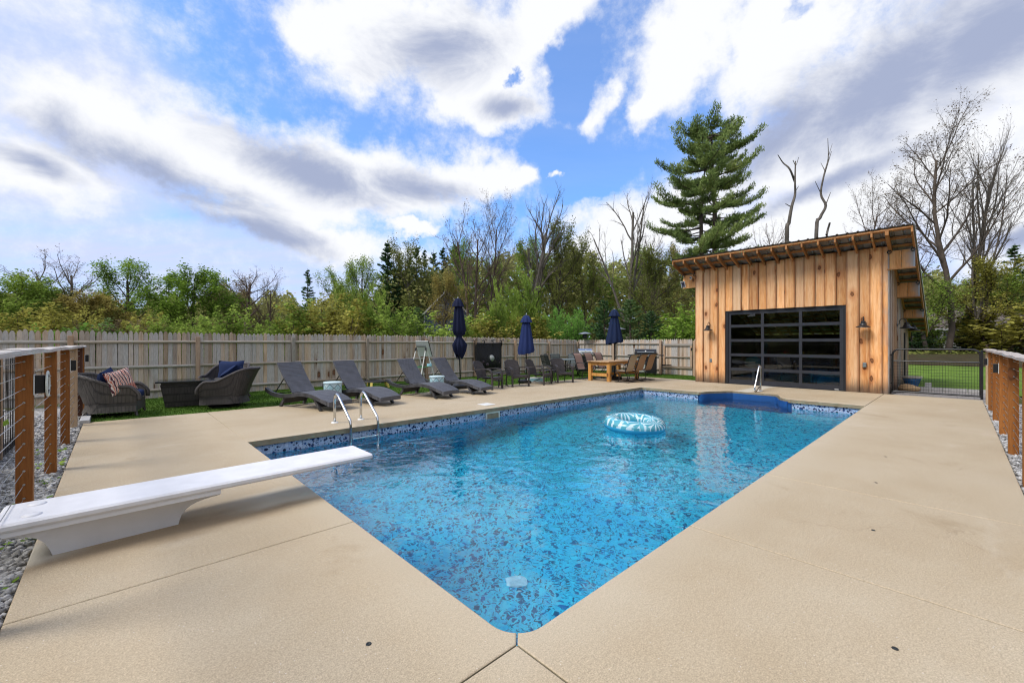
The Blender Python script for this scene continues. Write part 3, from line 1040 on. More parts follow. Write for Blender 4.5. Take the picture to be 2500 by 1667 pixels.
# blue step unit
st = MB()
alc_in = [(PX1 + IN + 0.02, 5.26)] + offset_poly(ALC, -IN) + [(PX1 + IN + 0.02, 2.86)]
st.grid([[(p[0] + 0.012, p[1], z) for p in alc_in] for z in (-1.3, -0.06)])
for k, (x0, zt) in enumerate([(13.05, -0.36), (12.70, -0.60), (12.36, -0.84)]):
    y0, y1 = 2.95 + 0.42 * (2 - k) / 2, 5.16 - 0.36 * (2 - k) / 2
    st.hexa([(x0, y0, -1.25), (13.5, y0, -1.25), (13.5, y1, -1.25), (x0, y1, -1.25)], [(x0, y0, zt), (13.5, y0, zt), (13.5, y1, zt), (x0, y1, zt)])
st.build('entry_steps', MAT['step_blue'], pool)
ld = MB().box((13.43, 3.95, -0.115), (0.02, 0.62, 0.03))
ld.build('step_light', MAT['white_plastic'], pool)
# skimmer mouth and round fittings
sk = MB()
sx, sy, sz = 6.06, PY1 + IN - 0.012, -0.19
for c, d in (((sx, sy, sz + 0.085), (0.40, 0.03, 0.03)), ((sx, sy, sz - 0.085), (0.40, 0.03, 0.03)), ((sx - 0.185, sy, sz), (0.03, 0.03, 0.14)), ((sx + 0.185, sy, sz), (0.03, 0.03, 0.14))):
    sk.box(c, d)
sk.build('skimmer_frame', MAT['ivory_plastic'], pool)
MB().box((sx, sy + 0.004, sz), (0.34, 0.012, 0.14)).build('skimmer_flap', MAT['coping'], pool)
dr = MB().lathe([(0.001, 0.02), (0.07, 0.03), (0.112, 0.012), (0.115, 0.0)], n=20)
dr.build('floor_drain', MAT['drain'], pool, loc=(3.15, 3.24, -2.09))

wt = MB()
wp = [(p[0], p[1]) for p in arc(PX0 + RC, PY0 + RC, RC + IN - 0.002, 180, 270, 8)] + [(PX1 + IN - 0.002, PY0 - IN + 0.002), (PX1 + IN - 0.002, 2.87)] + \
     [(x + 0.02, y) for x, y in reversed(ALC)] + [(PX1 + IN - 0.002, 5.25), (PX1 + IN - 0.002, PY1 + IN - 0.002), (PX0 - IN + 0.002, PY1 + IN - 0.002)]
wt.add([(x, y, WATER_Z) for x, y in wp], [tuple(range(len(wp)))])
wo = tag(wt.build('water', MAT['water']), kind='structure')
if wo.data.polygons[0].normal.z < 0:
    wo.data.flip_normals()


# ground: one sheet with an opening for the pool
def sheet(name, rects, z, m, kind='structure'):
    b = MB()
    for x0, y0, x1, y1 in rects:
        b.add([(x0, y0, z), (x1, y0, z), (x1, y1, z), (x0, y1, z)], [(0, 1, 2, 3)])
    return tag(b.build(name, m), kind=kind)


G = 600
sheet('ground', [(-G, -G, 1.2, G), (13.62, -G, G, G), (1.2, -G, 13.62, 1.25), (1.2, 7.2, 13.62, G)], -0.06, MAT['ground'])
sheet('turf', [(-0.40, 10.0, 16.0, 14.5), (16.0, 6.7, 18.6, 14.5), (12.0, 9.6, 16.0, 10.0), (15.9, 6.7, 16.0, 9.6)], -0.022, MAT['turf'])
sheet('gravel_bed', [(-2.6, -1.2, -0.43, 14.3), (-0.43, -1.3, 15.9, -0.44)], -0.05, MAT['gravel'])
lawn = MB()
lawn.grid([[(18.06, y, -0.03), (26, y, -0.02), (34, y, 0.18), (44, y, 0.55)] for y in (-30, -12, -4, 1.0, 6.5)])
tag(lawn.build('lawn', MAT['lawn']), kind='structure')
lit = MB()
lit.grid([[(33.5, y, 0.19), (36, y, 0.34), (42, y, 0.55), (60, y, 0.6)] for y in (-40, -14, -4, 2.0, 12)])
tag(lit.build('wooded_bank', MAT['leaf_litter']), kind='structure')

# turf blades and gravel stones: real relief, past counting
rng = np.random.default_rng(3)


def np_mesh(name, verts, faces, mats, parent=None, smooth=False, mi=None):
    """verts (n,3), faces (m,k) arrays -> object"""
    me = np_data(name, verts, faces, mats, smooth, mi)
    return link(name, me, parent)


def np_data(name, verts, faces, mats, smooth=False, mi=None):
    me = bpy.data.meshes.new(name)
    n, m, k = len(verts), len(faces), faces.shape[1]
    me.vertices.add(n)
    me.vertices.foreach_set('co', np.asarray(verts, np.float32).ravel())
    me.loops.add(m * k)
    me.loops.foreach_set('vertex_index', faces.astype(np.int32).ravel())
    me.polygons.add(m)
    me.polygons.foreach_set('loop_start', np.arange(0, m * k, k, dtype=np.int32))
    me.polygons.foreach_set('loop_total', np.full(m, k, np.int32))
    for x in (mats if isinstance(mats, (list, tuple)) else [mats]):
        me.materials.append(x)
    if mi is not None:
        me.polygons.foreach_set('material_index', np.asarray(mi, np.int32))
    if smooth:
        me.polygons.foreach_set('use_smooth', np.ones(m, bool))
    me.update(calc_edges=True)
    me.validate()
    return me


def blades(n, region, h, w, z):
    x = rng.uniform(region[0], region[2], n)
    y = rng.uniform(region[1], region[3], n)
    a = rng.uniform(0, 2 * np.pi, n)
    hh = h * rng.uniform(0.6, 1.3, n)
    lx, ly = rng.normal(0, 0.4 * h, n), rng.normal(0, 0.4 * h, n)
    p = np.stack([np.stack([x - w * np.cos(a), y - w * np.sin(a), np.full(n, z)], 1),
                  np.stack([x + w * np.cos(a), y + w * np.sin(a), np.full(n, z)], 1),
                  np.stack([x + lx, y + ly, z + hh], 1)], 1)
    return p.reshape(-1, 3)


bl = np.concatenate([blades(60000, (-0.40, 10.75, 13.6, 14.35), 0.035, 0.006, -0.022), blades(14000, (13.6, 10.4, 18.4, 14.35), 0.035, 0.006, -0.022), blades(7000, (16.25, 6.8, 18.4, 10.4), 0.035, 0.006, -0.022)])
tag(np_mesh('turf_blades', bl, np.arange(len(bl)).reshape(-1, 3), MAT['turf']), kind='stuff')

ico = np.array([[0, 0, -1], [.72, -.53, -.45], [-.28, -.85, -.45], [-.89, 0, -.45], [-.28, .85, -.45], [.72, .53, -.45],
                [.28, -.85, .45], [-.72, -.53, .45], [-.72, .53, .45], [.28, .85, .45], [.89, 0, .45], [0, 0, 1]])
icf = np.array([[0, 1, 2], [1, 0, 5], [0, 2, 3], [0, 3, 4], [0, 4, 5], [1, 5, 10], [2, 1, 6], [3, 2, 7], [4, 3, 8], [5, 4, 9], [1, 10, 6], [2, 6, 7],
                [3, 7, 8], [4, 8, 9], [5, 9, 10], [6, 10, 11], [7, 6, 11], [8, 7, 11], [9, 8, 11], [10, 9, 11]])


def stones(n, x0, y0, x1, y1, z, s0=0.012, s1=0.032):
    c = np.stack([rng.uniform(x0, x1, n), rng.uniform(y0, y1, n), np.full(n, z) + rng.uniform(-0.006, 0.014, n)], 1)
    s = rng.uniform(s0, s1, n)[:, None] * rng.uniform(0.6, 1.2, (n, 3)) * np.array([1, 1, 0.7])
    a = rng.uniform(0, 2 * np.pi, n)
    v = ico[None] * s[:, None, :] * (1 + rng.normal(0, 0.12, (n, 12, 1)))
    ca, sa = np.cos(a)[:, None], np.sin(a)[:, None]
    v = np.stack([v[..., 0] * ca - v[..., 1] * sa, v[..., 0] * sa + v[..., 1] * ca, v[..., 2]], 2)
    return (v + c[:, None, :]).reshape(-1, 3)


sv = np.concatenate([stones(9000, -1.15, 2.2, -0.43, 8.5, -0.04), stones(2500, -1.15, 8.5, -0.43, 12.6, -0.04), stones(1500, -0.9, -0.4, -0.43, 2.2, -0.04),
                     stones(7000, 4.5, -1.0, 15.6, -0.445, -0.04)])
fv = (icf[None] + 12 * np.arange(len(sv) // 12)[:, None, None]).reshape(-1, 3)
tag(np_mesh('gravel', sv, fv, MAT['gravel']), kind='stuff')

# ================================================================== PICKET FENCE
FY = 14.4
FX = 18.55
pk = MAT['picket_wood']


def picket_mesh(w, h, t=0.017):
    a = w / 2
    poly = [(-a, 0), (a, 0), (a, h - 0.095), (a * 0.86, h - 0.05), (a * 0.42, h - 0.012), (0, h), (-a * 0.42, h - 0.012), (-a * 0.86, h - 0.05), (-a, h - 0.095)]
    return MB().prism(poly, 'y', -t / 2, t / 2).mesh('picket', pk)


PM = [picket_mesh(0.092, 1.72), picket_mesh(0.090, 1.715), picket_mesh(0.088, 1.73)]
PMs = [picket_mesh(0.092, 1.62), picket_mesh(0.090, 1.61)]
fence = thing('picket_fence', 'long weathered picket fence behind the loungers and wicker seats', 'fence', (0, FY, 0))
x = -4.3
k = 0
while x < FX - 0.03:
    tall = 0.0 if x < 9 else -0.10 * (x - 9) / 9.5
    o = link('picket', random.choice(PM), fence, (x, 0.02 + random.uniform(-0.004, 0.004), random.uniform(-0.022, 0.018) + tall), (random.uniform(-.006, .006), random.uniform(-.007, .007), 0))
    x += 0.0975
posts_x = [-3.19 + 2.42 * i for i in range(9)] + [FX - 0.05]
for i, x in enumerate(posts_x):
    tall = 0.0 if x < 9 else -0.10 * (x - 9) / 9.5
    MB().box((0, 0, 0.81 + tall / 2), (0.10, 0.09, 1.62 + tall)).build('post', MAT['post_wood'], fence, bevel=0.008, loc=(x, -0.055, -0.02))
ends = [-4.3] + posts_x
for i in range(len(ends) - 1):
    a, b = ends[i] + (0.05 if i else 0), ends[i + 1] - 0.05
    for z in (1.46, 0.82, 0.20):
        tall = 0.0 if a < 9 else -0.10 * (a - 9) / 9.5
        j = random.uniform(-0.012, 0.012)
        m = MB()
        m.tube([(a, -0.012, z + tall + j), (b, -0.012, z + tall + random.uniform(-0.012, 0.012))], 0.036, 8)
        m.build('rail', MAT['rail_wood'], fence, smooth=True, auto=True)

gate_y0, gate_y1 = 9.42, 8.02
ret = thing('picket_fence', 'short weathered picket fence run behind the black grill', 'fence', (FX, 0, 0))
y = FY - 0.1
while y > 6.4:
    if not (gate_y1 - 0.02 < y < gate_y0 + 0.02):
        link('picket', random.choice(PMs), ret, (0.02, y, random.uniform(-0.01, 0.01)), (random.uniform(-.006, .006), 0, R(90)))
    y -= 0.0965
for yy in (12.05, gate_y0 + 0.09, gate_y1 - 0.09, 6.45):
    MB().box((0, 0, 0.78), (0.10, 0.11, 1.56)).build('post', MAT['post_wood'], ret, bevel=0.008, loc=(-0.055, yy, -0.02))
for a, b in ((FY - 0.1, 12.10), (12.0, gate_y0 + 0.14), (gate_y1 - 0.14, 6.45)):
    for z in (1.40, 0.80, 0.20):
        MB().tube([(-0.012, a, z), (-0.012, b, z)], 0.036, 8).build('rail', MAT['rail_wood_y'], ret, smooth=True, auto=True)
wg = thing('wooden_gate', 'weathered wooden picket gate with black strap hinges beside the pine shed', 'gate', (FX, (gate_y0 + gate_y1) / 2, 0))
gw = gate_y0 - gate_y1
y = -gw / 2 + 0.08
while y < gw / 2 - 0.03:
    link('picket', random.choice(PMs), wg, (0.02, y, 0.0), (0, 0, R(90)))
    y += 0.0965
for z in (1.35, 0.33):
    MB().box((-0.02, 0, z), (0.05, gw - 0.05, 0.10)).build('rail', MAT['rail_wood_y'], wg, bevel=0.006)
MB().box((-0.02, 0, 0.80), (0.04, gw - 0.05, 0.05)).build('rail', MAT['rail_wood_y'], wg, bevel=0.006)
for s in (-1, 1):
    MB().box((-0.023, s * (gw / 2 - 0.07), 0.84), (0.044, 0.09, 0.92)).build('stile', MAT['post_wood'], wg, bevel=0.006)
MB().box((-0.052, gw / 2 - 0.2, 0.42), (0.012, 0.48, 0.04)).build('hinge', MAT['black_metal'], wg)
MB().box((-0.052, -gw / 2 + 0.05, 1.16), (0.02, 0.05, 0.12)).build('latch', MAT['black_metal'], wg)

# ================================================================== PINE POOL HOUSE
HX, HY0, HY1 = 15.75, 1.34, 6.68
HXB = 22.1
RX0, RZ0, SL = 14.87, 4.49, 0.333                    # roof front edge and fall
RY0, RY1 = 0.776, 7.22
RXB = 22.75


def roof_z(x):
    return RZ0 - (x - RX0) * SL


house = thing('pool_house', 'pine board shed with slanted metal roof and glazed roll-up door', 'shed', (HX, (HY0 + HY1) / 2, 0))
hl = Vector((HX, (HY0 + HY1) / 2, 0))


def hp(name, m, mats, bevel=0.0, smooth=False):
    """part of the house built in world coordinates"""
    m.v = [(p[0] - hl.x, p[1] - hl.y, p[2] - hl.z) for p in m.v]
    return m.build(name, mats, house, bevel=bevel, smooth=smooth)


DW0, DW1, DH = 2.25, 5.66, 2.56                      # door opening
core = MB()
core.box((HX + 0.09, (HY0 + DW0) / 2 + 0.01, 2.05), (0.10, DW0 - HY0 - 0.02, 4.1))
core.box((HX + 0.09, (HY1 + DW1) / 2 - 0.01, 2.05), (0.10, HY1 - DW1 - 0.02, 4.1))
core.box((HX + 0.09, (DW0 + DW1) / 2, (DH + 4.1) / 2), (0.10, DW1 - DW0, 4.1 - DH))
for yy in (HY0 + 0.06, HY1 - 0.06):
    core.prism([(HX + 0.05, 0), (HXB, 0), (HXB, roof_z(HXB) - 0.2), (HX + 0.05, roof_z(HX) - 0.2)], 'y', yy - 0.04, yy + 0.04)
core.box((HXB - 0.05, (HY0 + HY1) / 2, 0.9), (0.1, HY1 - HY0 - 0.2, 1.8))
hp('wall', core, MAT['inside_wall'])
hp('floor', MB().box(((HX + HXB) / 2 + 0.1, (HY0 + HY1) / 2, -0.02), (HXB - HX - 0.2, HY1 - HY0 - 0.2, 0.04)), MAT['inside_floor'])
pine = MAT['pine_board']


def board(y0, y1, z0, z1, x, t=0.024, m=None, top=None):
    """vertical board on the front wall"""
    y0, y1 = y0 + 0.004, y1 - 0.004
    b = MB().box((0, 0, 0), (t, y1 - y0, z1 - z0))
    return b.build('board', m or pine, house, loc=(x - t / 2 - hl.x, (y0 + y1) / 2 - hl.y, (z0 + z1) / 2 - hl.z))


def front_boards(edges, z0, proud0=0):
    for i in range(len(edges) - 1):
        a, b = sorted((edges[i], edges[i + 1]))
        up = (i + proud0) % 2
        if up:
            board(a - 0.018, b + 0.018, z0, 4.13, HX - 0.030, 0.030)
        else:
            board(a, b, z0, 4.12, HX + 0.012, 0.024)


front_boards([6.68, 6.43, 6.17, 5.91, 5.66], 0.0, 1)
eds = [5.66]
while eds[-1] > DW0 + 0.1:
    eds.append(eds[-1] - 0.2623)
eds[-1] = DW0
front_boards(eds, DH, 0)
front_boards([2.25, 1.98, 1.72, 1.47, 1.34], 0.0, 1)
# right-hand side wall, boards seen at a grazing angle
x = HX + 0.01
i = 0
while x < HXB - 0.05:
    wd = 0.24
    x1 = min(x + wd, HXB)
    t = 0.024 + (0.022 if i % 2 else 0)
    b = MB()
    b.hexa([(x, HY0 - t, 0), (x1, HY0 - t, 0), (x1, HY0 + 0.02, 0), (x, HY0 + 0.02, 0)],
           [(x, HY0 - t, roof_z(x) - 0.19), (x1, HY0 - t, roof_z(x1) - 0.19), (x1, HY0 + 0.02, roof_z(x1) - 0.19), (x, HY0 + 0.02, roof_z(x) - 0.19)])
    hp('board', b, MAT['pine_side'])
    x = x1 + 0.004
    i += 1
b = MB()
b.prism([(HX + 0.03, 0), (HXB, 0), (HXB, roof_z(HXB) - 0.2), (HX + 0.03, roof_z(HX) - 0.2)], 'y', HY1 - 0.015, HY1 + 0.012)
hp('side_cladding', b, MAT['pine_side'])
# hanging gable boards that close the side overhang bay by bay
for fx_, zb in ((HX + 0.02, 3.50), (17.85, 2.86), (20.0, 2.31), (22.1, 1.93)):
    zt = roof_z(fx_) - 0.20
    zt = min(zt, zb + 0.58)
    for ya, yb in ((HY0 - 0.03, 1.065), (1.06, RY0 + 0.05)):
        hp('board', MB().box((fx_, (ya + yb) / 2, (zt + zb) / 2), (0.028, abs(ya - yb) - 0.004, zt - zb)), MAT['gable_board'])
    hp('trim', MB().box((fx_, (HY0 + RY0) / 2 + 0.01, zb - 0.018), (0.10, HY0 - RY0 + 0.02, 0.03)), MAT['rafter_wood'])
    hp('flashing', MB().box((fx_ + 0.03, RY0 + 0.035, (zt + zb) / 2), (0.012, 0.04, zt - zb)), MAT['roof_trim'])
zb, zt = 3.50, roof_z(HX) - 0.20
for ya, yb in ((HY1 + 0.02, 6.93), (6.935, 7.19)):
    hp('board', MB().box((HX + 0.02, (ya + yb) / 2, (zt + zb) / 2), (0.028, abs(ya - yb) - 0.004, zt - zb)), MAT['gable_board'])
# rafters, strapping and the ribbed roof
nr = 17
for i in range(nr):
    y = RY0 + 0.03 + (RY1 - RY0 - 0.06) * i / (nr - 1)
    if i == 1:
        y = HY0 - 0.03
    b = MB()
    xe = RXB - 0.05
    b.prism([(RX0 + 0.03, roof_z(RX0) - 0.20), (RX0 + 0.03, roof_z(RX0) - 0.075), (xe, roof_z(xe) - 0.072), (xe, roof_z(xe) - 0.215)], 'y', y - (0.055 if i == 1 else 0.021), y + 0.021)
    hp('rafter', b, MAT['rafter_wood'])
for x in [RX0 + 0.03 + 0.44 * i for i in range(18)]:
    if x < RXB - 0.06:
        b = MB()
        z = roof_z(x) - 0.05
        b.hexa([(x, RY0 + 0.01, z - 0.022), (x + 0.085, RY0 + 0.01, z - 0.05), (x + 0.085, RY1 - 0.01, z - 0.05), (x, RY1 - 0.01, z - 0.022)],
               [(x, RY0 + 0.01, z + 0.018), (x + 0.085, RY0 + 0.01, z - 0.010), (x + 0.085, RY1 - 0.01, z - 0.010), (x, RY1 - 0.01, z + 0.018)])
        hp('strapping', b, MAT['rafter_wood'])
prof = []
y = RY0
while y < RY1 - 0.1:
    prof += [(y, 0), (y + 0.155, 0), (y + 0.175, 0.024), (y + 0.205, 0.024), (y + 0.225, 0)]
    y += 0.23
prof.append((RY1, 0))
b = MB()
top = [[(x, p[0], roof_z(x) + p[1]) for p in prof] for x in (RX0, 17.5, 20.2, RXB)]
b.grid(top)
b.grid([[(q[0], q[1], q[2] - 0.012) for q in r] for r in top], 1)
hp('roof', b, [MAT['roof_metal'], MAT['roof_under']])
for yy in (RY0 - 0.012, RY1 + 0.012):
    b = MB()
    b.prism([(RX0 - 0.01, roof_z(RX0) - 0.02), (RX0 - 0.01, roof_z(RX0) + 0.035), (RXB, roof_z(RXB) + 0.035), (RXB, roof_z(RXB) - 0.05)], 'y', yy - 0.010, yy + 0.010)
    hp('rake_trim', b, MAT['roof_trim'])
# black scroll brackets under the overhang
for bx, by in ((HX + 0.0, HY0 - 0.03), (HX + 0.0, RY0 + 0.05), (17.82, HY0 - 0.05), (17.82, RY0 + 0.05), (19.97, HY0 - 0.05), (19.97, RY0 + 0.05), (HX, HY1 + 0.05), (HX, RY1 - 0.06)):
    c = Vector((bx - 0.04, by, roof_z(bx) - 0.235))
    ring = [c + Vector((0, 0.042 * math.cos(a), 0.042 * math.sin(a))) for a in [2 * math.pi * k / 12 for k in range(12)]]
    b = MB().tube(ring, 0.013, 6, closed=True)
    b.box((c.x, c.y, c.z + 0.055), (0.02, 0.05, 0.04))
    hp('bracket', b, MAT['black_metal'])
hp('vent_pipe', MB().tube([(19.5, 4.05, roof_z(19.5)), (19.5, 4.05, roof_z(19.5) + 0.75)], 0.055, 10), MAT['roof_trim'])
# roll-up door
dx = HX + 0.055
jb = MB()
jb.box((dx, DW1 - 0.045, DH / 2), (0.09, 0.09, DH))
jb.box((dx, DW0 + 0.045, DH / 2), (0.09, 0.09, DH))
jb.box((dx, (DW0 + DW1) / 2, DH - 0.03), (0.088, DW1 - DW0 - 0.18, 0.06))
o = hp('garage_door', jb, MAT['dark_jamb'])
gd = o


def dp(name, m, mt):
    m.v = [(p[0] - hl.x, p[1] - hl.y, p[2] - hl.z) for p in m.v]
    return m.build(name, mt, gd)


ya, yb = DW0 + 0.09, DW1 - 0.09
zs = [0.0, 0.52, 1.02, 1.52, 2.02, 2.50]
ycol = [ya, ya + (yb - ya) / 3, ya + 2 * (yb - ya) / 3, yb]
for i, z in enumerate(zs):
    h = 0.16 if i == 0 else (0.075 if i == 5 else 0.095)
    zc = 0.08 if i == 0 else z - (0.04 if i == 5 else 0)
    dp('rail', MB().box((dx + 0.004, (ya + yb) / 2, zc), (0.052, yb - ya - 0.004, h)), MAT['dark_frame'])
for k, y in enumerate(ycol):
    w = 0.085
    yy = y + (0.043 if k == 0 else (-0.043 if k == 3 else 0))
    dp('stile', MB().box((dx + 0.004, yy, 1.26), (0.047, w, 2.46)), MAT['dark_frame'])
for i in range(5):
    for k in range(3):
        dp('pane', MB().box((dx + 0.012, (ycol[k] + ycol[k + 1]) / 2, (zs[i] + zs[i + 1]) / 2), (0.008, ycol[k + 1] - ycol[k] - 0.03, zs[i + 1] - zs[i] - 0.05)), MAT['pane_glass'])
dp('badge', MB().box((dx - 0.024, ya + 0.16, 0.035), (0.004, 0.10, 0.02)), MAT['white_plastic'])


# barn lights
def barn_light(loc, rz, label):
    t = thing('barn_light', label, 'wall lamp', loc, rz, 'barn lamps on the shed')
    MB().lathe([(0.05, 0), (0.055, 0.012), (0.03, 0.02)], n=14).build('wall_plate', MAT['black_metal'], t).rotation_euler = (0, R(-90), 0)
    arm = bez([(0, 0, 0), (-0.05, 0, 0.03), (-0.06, 0, 0.13), (-0.13, 0, 0.19), (-0.20, 0, 0.15), (-0.22, 0, 0.06)], 5)
    MB().tube(arm, 0.011, 7).build('arm', MAT['black_metal'], t, smooth=True)
    MB().lathe([(0.02, 0.075), (0.055, 0.06), (0.06, 0.0), (0.075, -0.012), (0.085, -0.05), (0.165, -0.10), (0.17, -0.115), (0.155, -0.112), (0.075, -0.06), (0.05, -0.03)], (-0.22, 0, 0), n=22, cap=False).build('shade', MAT['black_metal'], t, smooth=True, auto=True)
    MB().sphere((-0.22, 0, -0.06), 0.03, 8, 6).build('bulb', MAT['white_plastic'], t, smooth=True)
    return t


ZL = 1.99
barn_light((HX - 0.02, 6.17, ZL), 0, 'black barn lamp left of the glazed roll-up door')
barn_light((HX - 0.02, 1.85, ZL), 0, 'black barn lamp right of the glazed roll-up door')
barn_light((17.6, HY0 - 0.05, ZL), R(90), 'nearer black barn lamp on the side wall of the shed')
barn_light((20.6, HY0 - 0.05, ZL), R(90), 'farther black barn lamp on the side wall of the shed')
for yy, lab in ((6.14, 'small grey outlet box low on the boards left of the roll-up door'), (1.84, 'small grey outlet box low on the boards right of the roll-up door')):
    tag(MB().box((0, 0, 0), (0.05, 0.085, 0.13)).build('outlet_box', MAT['grey_slat'], bevel=0.01, loc=(HX - 0.05, yy, 0.80)), lab, 'outlet box', 'outlet boxes on the shed')
cw = thing('security_camera', 'white camera high on the left overhang board of the shed', 'security camera', (HX - 0.02, 6.86, 3.86))
MB().sphere((-0.05, 0, 0), 0.05, 12, 8, (1.0, 0.9, 1.35)).build('body', MAT['white_plastic'], cw, smooth=True)
MB().lathe([(0.026, 0), (0.024, 0.012)], n=12).build('lens', MAT['black_plastic'], cw, loc=(-0.098, 0, 0.0)).rotation_euler = (0, R(-90), 0)
MB().box((0.0, 0, 0), (0.06, 0.03, 0.03)).build('mount', MAT['white_plastic'], cw)
sp = thing('solar_panel', 'little white framed solar panel below the shed overhang', 'solar panel', (HX - 0.03, 7.17, 3.66))
f = MB().box((0, 0, 0), (0.02, 0.17, 0.23))
f.build('frame', MAT['white_plastic'], sp)
for a in range(2):
    for c in range(4):
        MB().box((-0.012, -0.036 + 0.072 * a, -0.078 + 0.052 * c), (0.005, 0.066, 0.046)).build('cell', MAT['solar_cell'], sp)
sp.rotation_euler = (0, R(-14), R(-10))

# things inside the pool house, seen through the glass
tag(MB().box((0, 0, 0.16), (0.5, 0.85, 0.32)).build('storage_tub', MAT['blue_plastic'], bevel=0.03, loc=(17.0, 2.75, 0)), 'blue plastic tub on the shed floor behind the glass', 'tub')
tl = thing('round_table', 'dark table inside the shed behind the glass', 'table', (18.3, 3.6, 0))
MB().lathe([(0.5, 0.68), (0.52, 0.70), (0.52, 0.72)], n=24).build('table_top', MAT['black_metal'], tl)
MB().lathe([(0.26, 0.0), (0.22, 0.03), (0.04, 0.06), (0.04, 0.66), (0.1, 0.68)], n=16).build('pedestal', MAT['black_metal'], tl)
vc = thing('folded_float', 'teal rolled float on a stand inside the shed', 'float', (17.2, 5.2, 0))
MB().sphere((0, 0, 0.72), 0.30, 14, 10, (0.6, 1, 0.75)).build('roll', MAT['teal_plastic'], vc, smooth=True)
MB().box((-0.2, 0.05, 0.72), (0.02, 0.36, 0.07)).build('strap', MAT['white_plastic'], vc)
MB().tube([(0, 0, 0), (0, 0, 0.5)], 0.05, 8).build('stand', MAT['white_plastic'], vc)

# ================================================================== CABLE RAIL FENCES
def cable_fence(name, label, x0, ys, axis, top, cap_mat, post_mats, cap_span, lights, n_cables=12):
    """posts stand at ys along Y (axis 'y') or X (axis 'x'); x0 is the other coordinate"""
    t = thing(name, label, 'fence', (0, 0, 0))
    def w(a, o, z):
        return (x0 + o, a, z) if axis == 'y' else (a, x0 + o, z)
    pw = 0.092
    for a, m in zip(ys, post_mats):
        piece_ = MB().box((0, 0, 0), (pw, pw, top + 0.06))
        piece_.build('post', MAT[m], t, bevel=0.005, loc=w(a, 0, (top - 0.06) / 2))
    a0, a1 = min(ys), max(ys)
    for i in range(n_cables):
        z = 0.09 + (top - 0.15) * i / (n_cables - 1)
        MB().tube([w(a0, 0, z), w(a1, 0, z)], 0.0026, 5).build('cable', MAT['cable_steel'], t)
        st = MB()
        for a in ys:
            for s in (-1, 1):
                q = a + s * (pw / 2 + 0.004)
                d = w(0, 0, 0)
                p0, p1 = w(q - 0.006 * s, 0, z), w(q + 0.003 * s, 0, z)
                st.tube([p0, p1], 0.008, 8)
        o = st.build('cable_fitting', MAT['cable_steel'], t)
        o['kind'] = 'stuff'
    # wavy, weathered cap boards laid end to end
    for (s, e) in cap_span:
        rows = []
        n = 14
        ph = random.uniform(0, 6)
        for k in range(n + 1):
            a = s + (e - s) * k / n
            dz = 0.006 * math.sin(ph + 2.2 * a) + 0.004 * math.sin(5.1 * a)
            ww = 0.075 + 0.004 * math.sin(ph * 2 + 3.3 * a)
            z0, z1 = top + 0.002 + dz * 0.3, top + 0.040 + dz
            rows.append([w(a, -ww, z0), w(a, ww, z0), w(a, ww, z1 - 0.006), w(a, ww - 0.012, z1), w(a, -ww + 0.012, z1), w(a, -ww, z1 - 0.006)])
        m = MB()
        m.grid(rows, closed=True)
        m.add(rows[0], [(0, 1, 2, 3, 4, 5)])
        m.add(rows[-1], [(5, 4, 3, 2, 1, 0)])
        m.build('cap_board', MAT[cap_mat], t)
    return t


LY = [3.25, 5.10, 6.95, 8.79, 10.45, 12.0, 12.75]
LX = -0.525
cable_fence('cable_fence', 'stained cable rail fence with wavy grey cap, beside the diving board', LX, LY, 'y', 1.335, 'cap_wood_y',
            ['cedar_post', 'cedar_post', 'cedar_post', 'cedar_post', 'bare_post', 'shaded_post', 'cedar_post'],
            [(1.6, 4.2), (4.21, 6.98), (6.985, 10.5), (10.505, 12.95)], None)
RXs = [4.98, 6.73, 8.55, 10.26, 12.07, 13.73, 14.95]
cable_fence('cable_fence', 'stained cable rail fence with grey cap, running up to the black wire gate', -0.50, RXs, 'x', 1.245, 'cap_wood_x',
            ['cedar_post', 'cedar_post', 'cedar_post', 'cedar_post', 'cedar_post', 'cedar_post', 'bare_post'], [(3.2, 7.6), (7.605, 11.2), (11.205, 15.2)], None)


def post_light(loc, rz, label, disc=False):
    t = thing('post_light', label, 'solar light', loc, rz, 'solar lights on the fence posts')
    MB().box((0.032, 0, 0), (0.058, 0.075, 0.145)).build('housing', MAT['black_plastic'], t, bevel=0.006)
    MB().box((0.004, 0, 0.0), (0.006, 0.085, 0.165)).build('back_plate', MAT['white_plastic'], t)
    if disc:
        MB().tube([(0.075 + 0.0, 0.085 * math.cos(a), 0.10 * math.sin(a)) for a in [2 * math.pi * k / 20 for k in range(20)]], 0.008, 6, closed=True).build('rim', MAT['ivory_plastic'], t, smooth=True)
        o = MB().lathe([(0.0, 0.0), (0.083, 0.0), (0.083, 0.008)], n=20, cap=False).build('solar_face', MAT['solar_cell'], t)
        o.rotation_euler = (0, R(90), 0)
        o.location = (0.072, 0, 0)
    return t


post_light((LX + 0.048, 5.10, 1.09), 0, 'black solar light with a round grey face on the nearest cedar post', True)
post_light((LX + 0.048, 8.79, 1.10), 0, 'black box light on the third cedar post from the diving board')
post_light((LX + 0.048, 12.75, 1.10), 0, 'black box light on the end cedar post by the wicker chair')
post_light((10.26, -0.452, 1.02), R(90), 'nearer black box light on the cedar posts by the wire gate')
post_light((13.73, -0.452, 1.02), R(90), 'farther black box light on the cedar posts by the wire gate')

